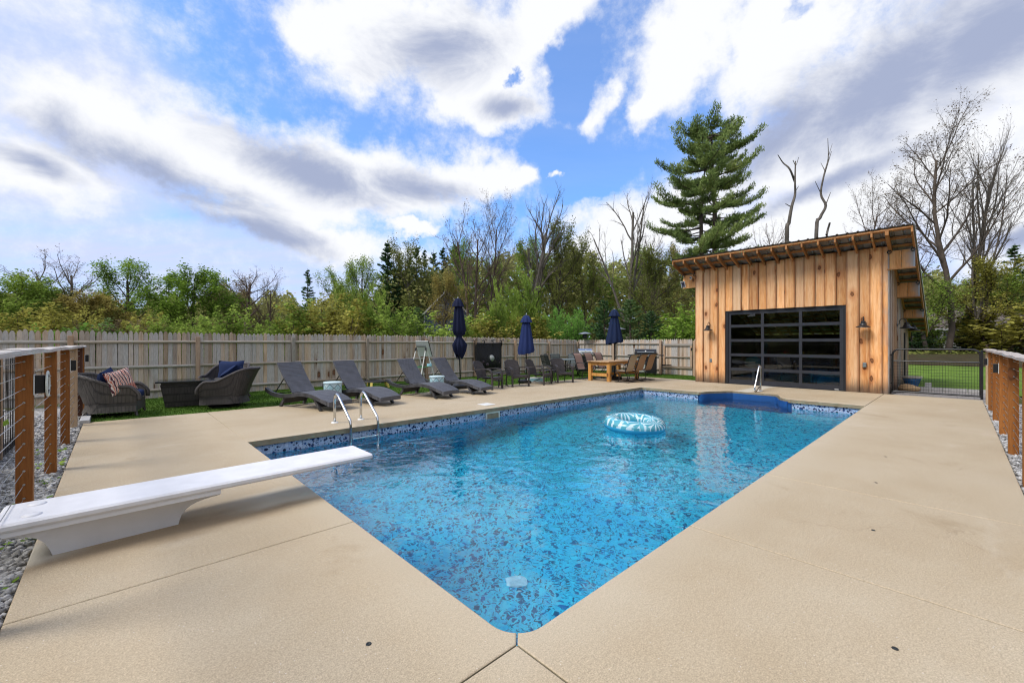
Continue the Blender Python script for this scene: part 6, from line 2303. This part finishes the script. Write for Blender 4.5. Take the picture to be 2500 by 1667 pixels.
def conifer(name, sd, nwh, Rb, H=10.0, per=34, size=0.42, droop=-0.15, bare=0.12, gap=0.15):
    rg = random.Random(sd)
    g = np.random.default_rng(sd)
    polys = [([(0, 0, 0), (0.03, 0, H * .35), (0.0, .03, H * .7), (0, 0, H)], [0.15, 0.11, 0.06, 0.012], 7)]
    P_, D_ = [], []
    for i in range(nwh):
        t = bare + (1 - bare) * (i / nwh) ** 0.95
        z = H * t
        L0 = Rb * (1 - t) ** 0.75 + 0.12
        for k in range(rg.choice([4, 5, 5, 6])):
            if rg.random() < gap:
                continue
            a = rg.uniform(0, 6.283)
            L = L0 * rg.uniform(0.6, 1.15)
            d = np.array([math.cos(a), math.sin(a), droop + rg.uniform(-.1, .22) + 0.35 * t])
            d /= np.linalg.norm(d)
            p0 = np.array([0, 0, z])
            pm = p0 + d * L * 0.55
            p1 = p0 + d * L + np.array([0, 0, 0.10 * L])
            polys.append(([tuple(p0), tuple(pm), tuple(p1)], [0.028, 0.018, 0.006], 3))
            n = int(per * L / Rb) + 5
            u = g.uniform(0.15, 1.05, n)
            side = np.array([-d[1], d[0], 0])
            off = g.normal(0, 1, n) * 0.20 * L * (1.1 - u)
            q = p0 + np.outer(u * L, d) + np.outer(off, side) + np.outer(0.10 * L * u * u, [0, 0, 1]) + g.normal(0, 0.05, (n, 3))
            P_.append(q)
            dd = d[None] * 0.8 + np.outer(np.sign(off), side) * 0.7 + np.array([0, 0, 0.15])
            D_.append(dd)
    lv, lf = leaf_quads(np.concatenate(P_), size, 0.34, np.concatenate(D_), 1.2, sd)
    lib(name, polys, lv, lf)


conifer('spruce_a', 41, 30, 2.1, per=80, size=0.34)
conifer('spruce_b', 42, 26, 1.7, per=62, size=0.32, gap=0.25, bare=0.2)
conifer('pine_thin', 43, 22, 1.7, per=56, size=0.32, gap=0.3, bare=0.34, droop=0.05)
conifer('young_pine', 44, 20, 3.6, per=90, size=0.40, droop=0.25, bare=0.02, gap=0.05)


def hero_pine():
    rg = random.Random(5)
    g = np.random.default_rng(5)
    H = 20.0
    t1 = [(-0.5, 0, 0), (-0.55, 0, 5), (-0.6, 0.1, 9), (-0.65, 0.1, 12), (-0.45, 0, 15.0), (-0.3, 0, 17.0)]
    t2 = [(0.45, 0, 0), (0.5, 0, 5), (0.55, -.1, 9), (0.5, -.1, 13), (0.35, 0, 17), (0.3, 0, 20.0)]
    polys = [(t1, [.30, .26, .21, .15, .08, .02], 9), (t2, [.33, .29, .24, .17, .09, .02], 9)]
    prof_z = [5.5, 7.6, 9.5, 11.0, 13.0, 15.0, 16.8, 18.5, 19.8]
    prof_r = [3.6, 4.6, 4.9, 4.7, 5.1, 4.9, 4.5, 3.8, 2.9]
    P_, D_ = [], []
    z = 5.6
    while z < 19.9:
        ph_, nb_ = rg.uniform(0, 6.283), rg.choice([4, 4, 5])
        for k in range(nb_):
            tr = t1 if rg.random() < 0.5 else t2
            if z > 16.2:
                tr = t2
            zz = min(19.8, z + rg.uniform(-.5, .5))
            x = np.interp(zz, [p[2] for p in tr], [p[0] for p in tr])
            a = ph_ + 6.283 * k / nb_ + rg.uniform(-.45, .45)
            Rm = float(np.interp(zz, prof_z, prof_r)) * rg.uniform(0.5, 1.06)
            up = -0.02 + 0.20 * max(0, (zz - 10) / 10) + rg.uniform(-.10, .14)
            n = 7
            pts = []
            for i in range(n + 1):
                u = i / n
                r_ = Rm * u
                pts.append((x + r_ * math.cos(a + 0.15 * math.sin(3 * u + a)), r_ * math.sin(a + 0.15 * math.sin(3 * u + a)), zz + up * r_ - 0.22 * r_ * (1 - u) * u * 2 + 0.12 * Rm * u ** 3))
            polys.append((pts, [0.065 * (1 - 0.85 * i / n) * (0.5 + Rm / 8) for i in range(n + 1)], 4))
            pa = np.array(pts)
            # laterals carry the needle tufts, flattened into a plate
            nl = int(6 + 5.2 * Rm)
            for j in range(nl):
                u = 0.28 + 0.72 * (j + rg.random()) / nl
                f = u * n
                i = min(n - 1, int(f))
                b = pa[i] + (pa[i + 1] - pa[i]) * (f - i)
                dr = pa[i + 1] - pa[i]
                dr /= np.linalg.norm(dr)
                sgn = 1 if j % 2 else -1
                sd_ = np.array([-dr[1], dr[0], 0]) * sgn
                ln = (0.22 + 0.30 * Rm * (1.15 - u) * 0.62) * rg.uniform(.6, 1.2)
                dl = dr * 0.65 + sd_ * 0.75 + np.array([0, 0, 0.22])
                dl /= np.linalg.norm(dl)
                e = b + dl * ln
                polys.append(([tuple(b), tuple(e)], [0.014, 0.006], 3))
                nt_ = max(2, int(ln / 0.16))
                for q in range(nt_):
                    c = b + (e - b) * ((q + 1) / nt_)
                    m = 11
                    P_.append(np.repeat(c[None], m, 0) + g.normal(0, 0.11, (m, 3)) * np.array([1, 1, 0.75]))
                    D_.append(np.repeat((dl * 0.55 + np.array([0, 0, 0.75]))[None], m, 0) + g.normal(0, 0.55, (m, 3)))
        z += 0.46
    P_, D_ = np.concatenate(P_), np.concatenate(D_)
    lv, lf = leaf_quads(P_ + 0.06 * D_, 0.25, 0.26, D_, 0.0, 5)
    lib('hero_pine', polys, lv, lf)


hero_pine()


def tree(name, label, cat, kind, px, z, top, width, leaf, bark='bark', rot=None, base=0.0, group=None, sink=0.0):
    """width: crown width in picture columns at depth z"""
    wood, leafm, H0, W0 = LIB[kind]
    H = hgt(top, z) - base
    Wm = width / 1026.25 * z
    x, y = at(px, z)
    t = thing(name, label, cat, (x, y, base), 0, group)
    rr = random.uniform(0, 6.28) if rot is None else rot
    # crown faces the view roughly as built: turn only by small steps so that its width holds
    face = math.atan2(RIGHT.y, RIGHT.x)
    sc = (Wm / W0, Wm / W0, H / H0)
    o = link('trunk', wood, t, None, (0, 0, face + (rr if rot is not None else random.uniform(-.5, .5))), sc)
    o.material_slots[0].link = 'OBJECT'
    o.material_slots[0].material = MAT[bark]
    if leafm:
        c = link('crown', leafm, t, None, o.rotation_euler[:], sc)
        c.material_slots[0].link = 'OBJECT'
        c.material_slots[0].material = MAT[leaf]
    return t


T = tree


def snag(label, z, limbs):
    """dead stem drawn through measured points (picture columns / rows at depth z)"""
    bx_ = limbs[0][0][0]
    x, y = at(bx_, z)
    t = thing('dead_snag', label, 'tree', (x, y, 0))
    polys = []
    for li, (b0, *rest) in enumerate(limbs):
        pts = []
        for k, (px, py, r) in enumerate([b0] + rest):
            q = at(px, z + 0.25 * math.sin(3 * k + li))
            pts.append((q[0] - x, q[1] - y, hgt(py, z)))
        if li == 0:
            pts = [(pts[0][0], pts[0][1], 0)] + pts
        sm = [tuple(p) for p in bez(pts, 4)]
        rr = np.interp(np.linspace(0, 1, len(sm)), [0, 1], [b0[2], rest[-1][2]])
        polys.append((sm, list(rr), 7))
    v, f = tubes_np(polys)
    np_mesh('trunk', v, f, MAT['bark_grey'], t, True)


snag('twisted dead snag left of the taller one behind the shed roof', 38,
     [[(1921, 580, .20), (1926, 545, .17), (1933, 505, .16), (1941, 475, .14), (1941, 445, .12), (1942, 392, .05)],
      [(1941, 442, .10), (1928, 415, .07), (1912, 396, .05), (1899, 380, .03)], [(1934, 505, .05), (1918, 500, .03)], [(1940, 470, .04), (1950, 455, .02)], [(1936, 394, .03), (1943, 402, .03), (1950, 386, .02)]])
snag('taller twisted dead snag above the shed roof', 39,
     [[(1993, 572, .18), (2002, 532, .16), (2016, 503, .15), (2004, 472, .13), (2013, 424, .10), (2022, 385, .06), (2021, 340, .02)],
      [(2013, 424, .05), (2030, 372, .02)], [(2004, 470, .04), (1990, 445, .02)], [(2016, 500, .05), (2028, 470, .02)], [(2018, 575, .10), (2021, 560, .09), (2026, 545, .08)], [(2014, 420, .04), (2004, 395, .015)], [(2022, 385, .03), (2032, 350, .01)]])
# left background
T('maple_tree', 'yellow green leafy tree at the left edge beyond the fence', 'tree', 'maple_b', 15, 31, 662, 190, 'leaf_lime')
T('olive_tree', 'bronze green bushy tree between the left edge tree and the bare birch', 'tree', 'maple_a', 75, 36, 690, 150, 'leaf_olive')
T('birch_tree', 'bare twin stemmed birch with pale bark at the left', 'tree', 'bare_b', 150, 38, 612, 205, 'leaf_bud', 'bark_pale', rot=0.0)
T('olive_tree', 'golden olive tree below and right of the bare birch', 'tree', 'maple_a', 225, 33, 712, 150, 'leaf_rust')
T('maple_tree', 'airy green maple right of the bare birch', 'tree', 'spring_b', 305, 38, 632, 165, 'leaf_green')
T('spruce_tree', 'grey green spruce between the two left maples', 'tree', 'spruce_b', 412, 52, 672, 62, 'needle_dark')
T('maple_tree', 'broad light green maple with a dark trunk, left of the brown oak', 'tree', 'maple_a', 482, 35, 648, 165, 'leaf_green')
T('oak_tree', 'brown twiggy oak left of the white gable', 'tree', 'bare_a', 592, 43, 640, 150, 'leaf_brown', 'twig')
T('oak_tree', 'reddish brown oak standing close against the twiggy one', 'tree', 'spring_a', 560, 47, 670, 110, 'leaf_brown', 'twig')
T('small_tree', 'thin half bare tree right of the twiggy brown oak', 'tree', 'bare_a', 655, 44, 662, 70, 'leaf_olive', 'twig')
T('spruce_tree', 'lone slim spruce left of the pair of bright maples', 'tree', 'spruce_b', 751, 55, 660, 44, 'needle_dark')
T('maple_tree', 'left one of the pair of bright green maples', 'tree', 'spring_a', 822, 41, 636, 92, 'leaf_lime')
T('maple_tree', 'right one of the pair of bright green maples', 'tree', 'spring_b', 882, 40, 626, 100, 'leaf_lime')
T('spruce_tree', 'tallest dark spruce, just right of the bright maples', 'tree', 'spruce_a', 946, 48, 598, 76, 'needle_dark')
T('spruce_tree', 'narrow dark spruce touching the tallest one', 'tree', 'spruce_b', 974, 49, 620, 46, 'needle_dark')
for i, (px, tp, w, k) in enumerate(((1000, 628, 38, 'pine_thin'), (1017, 604, 42, 'pine_thin'), (1036, 612, 38, 'spruce_b'), (1058, 618, 42, 'pine_thin'), (1082, 606, 52, 'spruce_b'), (1112, 600, 50, 'pine_thin'))):
    T('pine_tree', 'thin dark pine, %s in the row right of the tallest spruce' % ('first', 'second', 'third', 'fourth', 'fifth', 'last')[i], 'tree', k, px, 52 + (i % 3), tp, w, 'needle_dark', group='thin dark pines beyond the navy house')
# centre
T('bare_tree', 'bare leaning oak with a rounded crown above the navy house', 'tree', 'bare_b', 1150, 42, 500, 150, 'leaf_bud', 'twig', rot=0.3)
T('bare_tree', 'tall rounded bare tree beside the fan shaped one', 'tree', 'tall_bud', 1192, 43, 476, 112, 'leaf_bud', 'twig')
T('bare_tree', 'fan shaped bare tree with fine upright twigs', 'tree', 'fan_bare', 1282, 42, 464, 96, 'leaf_bud', 'bark_grey')
T('olive_tree', 'rust tinted young tree left of the tall tied umbrella', 'tree', 'spring_b', 1085, 36, 662, 95, 'leaf_rust')
T('olive_tree', 'olive leafy tree left of the broken dead tree', 'tree', 'spring_b', 1362, 42, 532, 105, 'leaf_olive')
T('larch_tree', 'pointed olive tree right beside the broken dead tree', 'tree', 'spring_a', 1432, 43, 556, 80, 'leaf_olive')
T('dead_tree', 'grey dead tree with broken limbs left of the big pine', 'tree', 'dead_a', 1532, 37, 428, 165, 'leaf_bud', 'bark_grey', rot=0.0)
T('bare_tree', 'small budding tree between the dead tree and the big pine', 'tree', 'bare_a', 1588, 42, 545, 90, 'leaf_bud', 'twig')
T('green_tree', 'olive green tree in front of the big pine, left of the shed roof', 'tree', 'spring_b', 1590, 33, 600, 130, 'leaf_olive')
T('white_pine', 'big white pine with layered boughs behind the shed', 'tree', 'hero_pine', 1730, 34, 300, 205, 'needle_pine', 'bark', rot=0.0)
T('bare_tree', 'thin bare tree behind the left twisted snag', 'tree', 'bare_a', 1885, 46, 520, 95, 'leaf_bud', 'twig')
T('bare_tree', 'budding bare tree between the snags and the great bare oak', 'tree', 'tall_bud', 2090, 44, 436, 130, 'leaf_bud', 'twig')
T('bare_tree', 'low budding tree just above the right end of the shed roof', 'tree', 'bare_a', 2190, 36, 505, 130, 'leaf_bud', 'twig')
T('bare_tree', 'great bare oak right of the shed', 'tree', 'tall_bud', 2312, 36, 212, 255, 'leaf_bud', 'bark', rot=1.5)
T('bare_tree', 'clump of slim leaning bare trees at the right edge', 'tree', 'lean_bud', 2390, 37, 262, 200, 'leaf_bud', 'bark_grey', rot=0.0)
T('bare_tree', 'straight slim bare tree between the great oak and the leaning clump', 'tree', 'fan_bare', 2362, 38, 300, 70, 'leaf_bud', 'bark_grey')
T('green_tree', 'lime bush low between the great bare oak and the shed', 'shrub', 'shrub_b', 2255, 40, 775, 90, 'leaf_lime', 'twig')
T('green_tree', 'olive bush low under the leaning clump', 'shrub', 'shrub_a', 2440, 36, 715, 150, 'leaf_gold', 'twig')
T('spruce_tree', 'dark spruce at the right edge behind the grey roofed house', 'tree', 'spruce_b', 2478, 46, 600, 75, 'needle_dark')
T('green_tree', 'yellow green young tree under the great bare oak', 'tree', 'spring_a', 2262, 36, 640, 130, 'leaf_lime')
T('green_tree', 'yellow green young tree under the leaning clump', 'tree', 'spring_b', 2400, 37, 625, 150, 'leaf_gold')
T('green_tree', 'light green sapling at the far right edge', 'tree', 'spring_a', 2500, 36, 640, 130, 'leaf_lime')
for i, (px, z, tp, w) in enumerate(((2225, 37, 790, 90), (2362, 38, 765, 80), (2410, 38, 800, 110), (2478, 38, 790, 120), (2535, 37, 770, 110))):
    T('young_pine', ('dark low pine beyond the lawn, close to the shed wall', 'dark low pine in front of the middle of the railed porch', 'low spreading pine right of the railed porch middle', 'dark low pine behind the end of the right cable rail', 'dark low pine cut by the right picture edge')[i], 'pine', 'young_pine', px, z, tp, w, 'needle_dark', base=0.1, group='low pines beyond the lawn')
# shrubs behind the fence, left to right
SH = [
    (60, 22, 752, 110, 'shrub_b', 'leaf_gold', 'golden shrub nearest the left edge behind the fence'),
    (120, 21, 738, 130, 'shrub_a', 'leaf_gold', 'golden leaved shrub under the bare birch'),
    (165, 22, 748, 80, 'shrub_c', 'leaf_gold', 'upright golden shrub right under the bare birch'),
    (215, 20, 790, 90, 'shrub_b', 'leaf_bright', 'low bright green shrub showing over the pickets at the left'),
    (258, 22, 778, 80, 'shrub_a', 'needle_soft', 'grey green shrub beside the white flowering one'),
    (295, 21, 782, 80, 'shrub_b', 'leaf_bud', 'whitish flowering shrub over the pickets'),
    (330, 22, 758, 70, 'shrub_c', 'leaf_gold', 'yellow shrub under the airy green maple'),
    (368, 21, 770, 70, 'shrub_c', 'leaf_lime', 'lime shrub right of the yellow one under the airy maple'),
    (440, 22, 775, 70, 'shrub_c', 'leaf_lime', 'lime shrub in front of the broad light green maple'),
    (532, 20, 744, 90, 'shrub_c', 'leaf_lime', 'lime sapling in front of the brown oak'),
    (590, 21, 795, 90, 'shrub_b', 'leaf_green', 'low green shrub left of the white gable'),
    (655, 20, 765, 60, 'shrub_c', 'leaf_lime', 'lime sapling close at the left of the white gable'),
    (735, 21, 728, 110, 'shrub_a', 'leaf_lime', 'tall lime shrub right of the white gable'),
    (790, 22, 722, 110, 'shrub_b', 'leaf_gold', 'golden shrub under the left bright maple'),
    (850, 21, 716, 110, 'shrub_a', 'leaf_gold', 'orange tinted golden shrub under the pair of bright maples'),
    (905, 22, 706, 60, 'willow_column', 'leaf_lime', 'pale upright willow shrub under the right bright maple'),
    (944, 21, 702, 70, 'willow_column', 'leaf_lime', 'pale upright willow shrub in front of the tallest spruce'),
    (985, 21, 750, 100, 'shrub_b', 'leaf_lime', 'lime shrub left of the navy house'),
    (1020, 23, 752, 80, 'young_pine', 'needle_soft', 'small soft pine at the foot of the navy house'),
    (1085, 20, 760, 110, 'shrub_a', 'leaf_lime', 'lime shrub below the navy house gable'),
    (1150, 20, 755, 90, 'shrub_c', 'leaf_lime', 'lime shrub right of the tall tied umbrella'),
    (1185, 20, 772, 110, 'shrub_b', 'leaf_gold', 'golden shrub above the black ball net'),
    (1222, 22, 690, 46, 'willow_column', 'leaf_lime', 'narrow pale willow between the two navy umbrellas'),
    (1262, 23, 700, 46, 'willow_column', 'leaf_lime', 'narrow pale willow rising behind the bright navy umbrella'),
    (1304, 22, 655, 74, 'willow_column', 'leaf_lime', 'tallest pale willow column right of the bright navy umbrella'),
    (1250, 20, 775, 100, 'shrub_b', 'leaf_gold', 'golden shrub right behind the bright navy umbrella'),
    (1312, 20, 765, 90, 'shrub_a', 'leaf_gold', 'golden shrub at the foot of the tallest willow column'),
    (1365, 21, 750, 100, 'willow_bush', 'leaf_bright', 'bright green willow bush right of the tallest willow column'),
    (1418, 22, 752, 80, 'willow_bush', 'leaf_bright', 'bright green willow bush above the left patio heater'),
    (1476, 24, 734, 100, 'young_pine', 'needle_dark', 'dark bushy pine left of the table umbrella'),
    (1538, 23, 732, 130, 'young_pine', 'needle_soft', 'soft light pine right behind the table umbrella'),
    (1590, 24, 760, 90, 'young_pine', 'needle_dark', 'dark small pine right of the table umbrella'),
    (1640, 22, 765, 110, 'shrub_a', 'leaf_green', 'green shrub left of the shed corner'),
    (1690, 24, 740, 100, 'shrub_b', 'leaf_green', 'green shrub touching the shed corner'),
]
def behind_fence(px):
    dx_, dy_ = at(px, 1.0)
    zf = FY / dy_ if dy_ > 0.05 else 1e9
    if dx_ > 0:
        zf = min(zf, FX / dx_)
    return zf


for px, z, tp, w, k, lf, lab in SH:
    z = max(z, behind_fence(px) + 1.5 + 0.85 * w / 1026.25 * z)
    T('shrub', lab, 'shrub', k, px, z, tp, w, lf, 'twig')
# bare trees deep in the wood
for px, lab in ((1010, 'slim rust leaved tree in the wood left of the navy house'), (1128, 'slim leafy tree in the wood right above the navy house gable'), (1205, 'slim leafy tree in the wood above the ball net'),
                (1292, 'slim leafy tree in the wood behind the tallest willow column'), (1395, 'slim leafy tree in the wood above the left patio heater'), (1475, 'slim leafy tree in the wood just left of the table umbrella'),
                (1560, 'slim leafy tree in the wood just right of the table umbrella'), (1645, 'slim leafy tree in the wood close to the shed corner')):
    T('forest_tree', lab, 'tree', random.choice(['spring_b', 'spring_a', 'spring_a']), px, random.uniform(46, 50), random.uniform(570, 640), random.uniform(70, 105), random.choice(['leaf_olive', 'leaf_rust', 'leaf_green']), 'bark_grey', group='slim trees inside the wood')


def woodland():
    g = np.random.default_rng(77)
    n = 120000
    px = g.uniform(-200, 2750, n)
    prof = np.interp(px, [-200, 0, 200, 400, 600, 720, 900, 1000, 1100, 1250, 1400, 1600, 1750, 2100, 2250, 2400, 2750], [690, 700, 728, 735, 705, 735, 700, 660, 628, 612, 610, 640, 640, 640, 668, 680, 660])
    prof = prof + 16 * np.sin(px / 23.0) + 10 * np.sin(px / 9.0 + 1)
    z = g.uniform(46, 64, n)
    u = g.beta(1.0, 1.35, n)
    py = 840 - (840 - prof) * u
    h = CAM_H + (838 - py) / 1026.25 * z
    x = (px - 1250) / 1026.25 * z
    P = np.stack([x * U[0] + z * U[1], x * V[0] + z * V[1], h], 1)
    a, b = leaf_quads(P, 0.42, 0.7, None, 0.45, 78)
    n3 = 42000
    p3 = g.uniform(-300, 2850, n3)
    z3 = g.uniform(66, 74, n3)
    pr3 = np.interp(p3, px[np.argsort(px)], prof[np.argsort(px)]) + 14
    h3 = CAM_H + (838 - (842 - (842 - pr3) * g.beta(1.0, 1.2, n3))) / 1026.25 * z3
    x3 = (p3 - 1250) / 1026.25 * z3
    P3 = np.stack([x3 * U[0] + z3 * U[1], x3 * V[0] + z3 * V[1], h3], 1)
    a3, b3 = leaf_quads(P3, 1.0, 0.75, None, 0.1, 80)
    b = np.concatenate([b, b3 + len(a)])
    a = np.concatenate([a, a3])
    # the wood goes on round the yard: coarser, behind and beside the camera
    m = 14000
    th = g.uniform(R(62), R(298), m) + math.atan2(FWD.y, FWD.x)
    rad = g.uniform(24, 40, m)
    hh = g.beta(1.0, 1.3, m) * (7 + 3.0 * np.sin(th * 9) + 1.5 * np.sin(th * 31))
    P2 = np.stack([rad * np.cos(th), rad * np.sin(th), hh], 1)
    c, d = leaf_quads(P2, 1.7, 0.8, None, 0.3, 79)
    v = np.concatenate([a, c])
    f = np.concatenate([b, d + len(a)])
    tag(np_mesh('woodland', v, f, MAT['wood_mix']), kind='stuff')


woodland()
# low growth on the bank beyond the lawn
gb_ = np.random.default_rng(61)
n = 12000
zz = gb_.uniform(33.2, 43, n)
pxx = gb_.uniform(2120, 2600, n)
hh = 0.18 + (zz - 33) * 0.035 + np.abs(gb_.normal(0, 0.22, n))
xc = (pxx - 1250) / 1026.25 * zz
P = np.stack([xc * U[0] + zz * U[1], xc * V[0] + zz * V[1], hh], 1)
v, f = leaf_quads(P, 0.30, 0.7, None, 0.8, 62)
tag(np_mesh('ground_cover', v, f, MAT['leaf_olive']), kind='stuff')
# weeds in the gravel
g_ = np.random.default_rng(8)
P = np.stack([g_.uniform(-0.75, -0.43, 500), g_.uniform(2.3, 9, 500), g_.uniform(-0.04, 0.02, 500)], 1)
P = P[(np.sin(P[:, 1] * 7) > 0.55)]
P3 = np.stack([g_.normal(-0.62, 0.07, 160), g_.normal(2.75, 0.13, 160), g_.uniform(-0.02, 0.14, 160)], 1)
v, f = leaf_quads(np.concatenate([P, P3]), 0.055, 0.7, None, 1.0, 9)
tag(np_mesh('weeds', v, f, MAT['leaf_green']), kind='stuff')

# ------------------------------------------------------------------ flowers in the planters
for x, y, hh, pet, lab in ((-1.32, 4.3, 0.50, 'petal_orange', 'orange flowering plant nearest the diving board'), (-1.45, 5.0, 0.42, 'petal_pink', 'pink flowering plant in the planter nearest the diving board'),
                           (-1.35, 6.0, 0.45, 'petal_yellow', 'yellow flowering plant in the middle planter'), (-1.40, 6.9, 0.5, 'petal_yellow', 'taller yellow flowering plant in the middle planter'),
                           (-1.42, 8.1, 0.50, 'petal_orange', 'orange flowering plant in the far planter')):
    t = thing('flowering_plant', lab, 'flowers', (x, y, 0.38), 0)
    gg = np.random.default_rng(int(y * 10))
    n = 420
    P = np.stack([gg.normal(0, 0.15, n), gg.normal(0, 0.22, n), gg.uniform(0.0, hh * 0.75, n)], 1)
    v, f = leaf_quads(P, 0.09, 0.6, None, 0.4, int(y * 10))
    np_mesh('foliage', v, f, MAT['leaf_green'], t)
    q = 70
    P = np.repeat(np.stack([gg.normal(0, 0.13, 10), gg.normal(0, 0.18, 10), gg.uniform(hh * 0.55, hh, 10)], 1), q // 10 * 2, 0)
    P = P + gg.normal(0, 0.022, P.shape)
    v, f = leaf_quads(P, 0.055, 0.8, None, 0.4, int(y * 11))
    np_mesh('blossom', v, f, MAT[pet], t)

# ------------------------------------------------------------------ far houses
def gable_house(px, z, apex_py, eave_py, half_px, wall, roof, trim, label, win, depth=9.0, yaw=0.0, name='house'):
    x, y = at(px, z)
    ha, he, hw_ = hgt(apex_py, z), hgt(eave_py, z), half_px / 1026.25 * z
    t = thing(name, label, 'house', (x, y, 0), math.atan2(RIGHT.y, RIGHT.x) + yaw)
    m = MB()
    m.prism([(-hw_, 0), (hw_, 0), (hw_, he), (0, ha), (-hw_, he)], 'y', 0, depth)
    m.build('wall', MAT[wall], t)
    ov = 0.3
    sl = (ha - he) / hw_
    r_ = MB()
    for s in (-1, 1):
        r_.hexa([(0, -ov, ha + 0.02), (s * (hw_ + ov), -ov, he - sl * ov + 0.02), (s * (hw_ + ov), depth + ov, he - sl * ov + 0.02), (0, depth + ov, ha + 0.02)],
                [(0, -ov, ha + 0.16), (s * (hw_ + ov), -ov, he - sl * ov + 0.16), (s * (hw_ + ov), depth + ov, he - sl * ov + 0.16), (0, depth + ov, ha + 0.16)])
    r_.build('roof', MAT[roof], t)
    for s in (-1, 1):
        MB().bar((0, -ov - 0.02, ha + 0.03), (s * (hw_ + ov), -ov - 0.02, he - sl * ov + 0.03), 0.06, 0.15).build('rake_board', MAT[trim], t)
        MB().box((s * (hw_ - 0.06), -0.03, he / 2), (0.14, 0.06, he)).build('corner_board', MAT[trim], t)
    for wx, wz, ww, wh in win:
        o = MB().box((wx, -0.03, wz), (ww + 0.2, 0.06, wh + 0.2)).build('window', MAT[trim], t)
        MB().box((wx, -0.06, wz), (ww, 0.03, wh)).build('pane', MAT['far_glass'], o)
    return t


gable_house(694, 62, 770, 806, 34, 'white_paint', 'shingle', 'white_paint', 'white gable house far beyond the fence, right of the brown oak', [(-0.9, 4.0, 0.8, 1.2)])
gable_house(1090, 46, 712, 768, 55, 'navy_siding', 'shingle_grey', 'weather_grey', 'navy house with white trimmed gable behind the tall tied umbrella', [(-0.5, 4.9, 0.9, 1.3), (0.9, 2.2, 1.0, 1.4)])
rx, ry = at(2395, 44)
fh = thing('house', 'grey roofed house with a white railed porch beyond the lawn', 'house', (rx, ry, 0.4), math.atan2(RIGHT.y, RIGHT.x) - 0.05)
MB().box((0, 3.0, 1.4), (11.0, 6.0, 2.8)).build('wall', MAT['house_wall'], fh)
MB().prism([(-1.6, 2.35), (3.0, 4.9), (7.6, 2.35), (7.6, 2.5), (3.0, 5.1), (-1.6, 2.5)], 'x', -6.0, 6.0).build('roof', MAT['shingle'], fh)
MB().box((0, -1.62, 2.42), (12.0, 0.06, 0.2)).build('fascia', MAT['white_paint'], fh)
MB().box((0, -0.7, 0.35), (11.0, 1.6, 0.14)).build('porch_floor', MAT['weather_grey'], fh)
for k in range(5):
    MB().box((-5.2 + 2.6 * k, -1.4, 1.38), (0.16, 0.16, 1.96)).build('porch_post', MAT['white_paint'], fh)
for z in (0.6, 1.35):
    MB().box((0, -1.4, z), (10.6, 0.07, 0.08)).build('porch_rail', MAT['white_paint'], fh)
for k in range(70):
    piece('baluster', MAT['white_paint'], (-5.25 + 0.152 * k, -1.4, 0.97), (0.055, 0.055, 0.72), fh)
for wx in (-3.6, 0.2, 3.4):
    o = MB().box((wx, -0.03, 1.6), (1.2, 0.06, 1.5)).build('window', MAT['white_paint'], fh)
    MB().box((wx, -0.07, 1.6), (1.0, 0.03, 1.3)).build('pane', MAT['far_glass'], o)
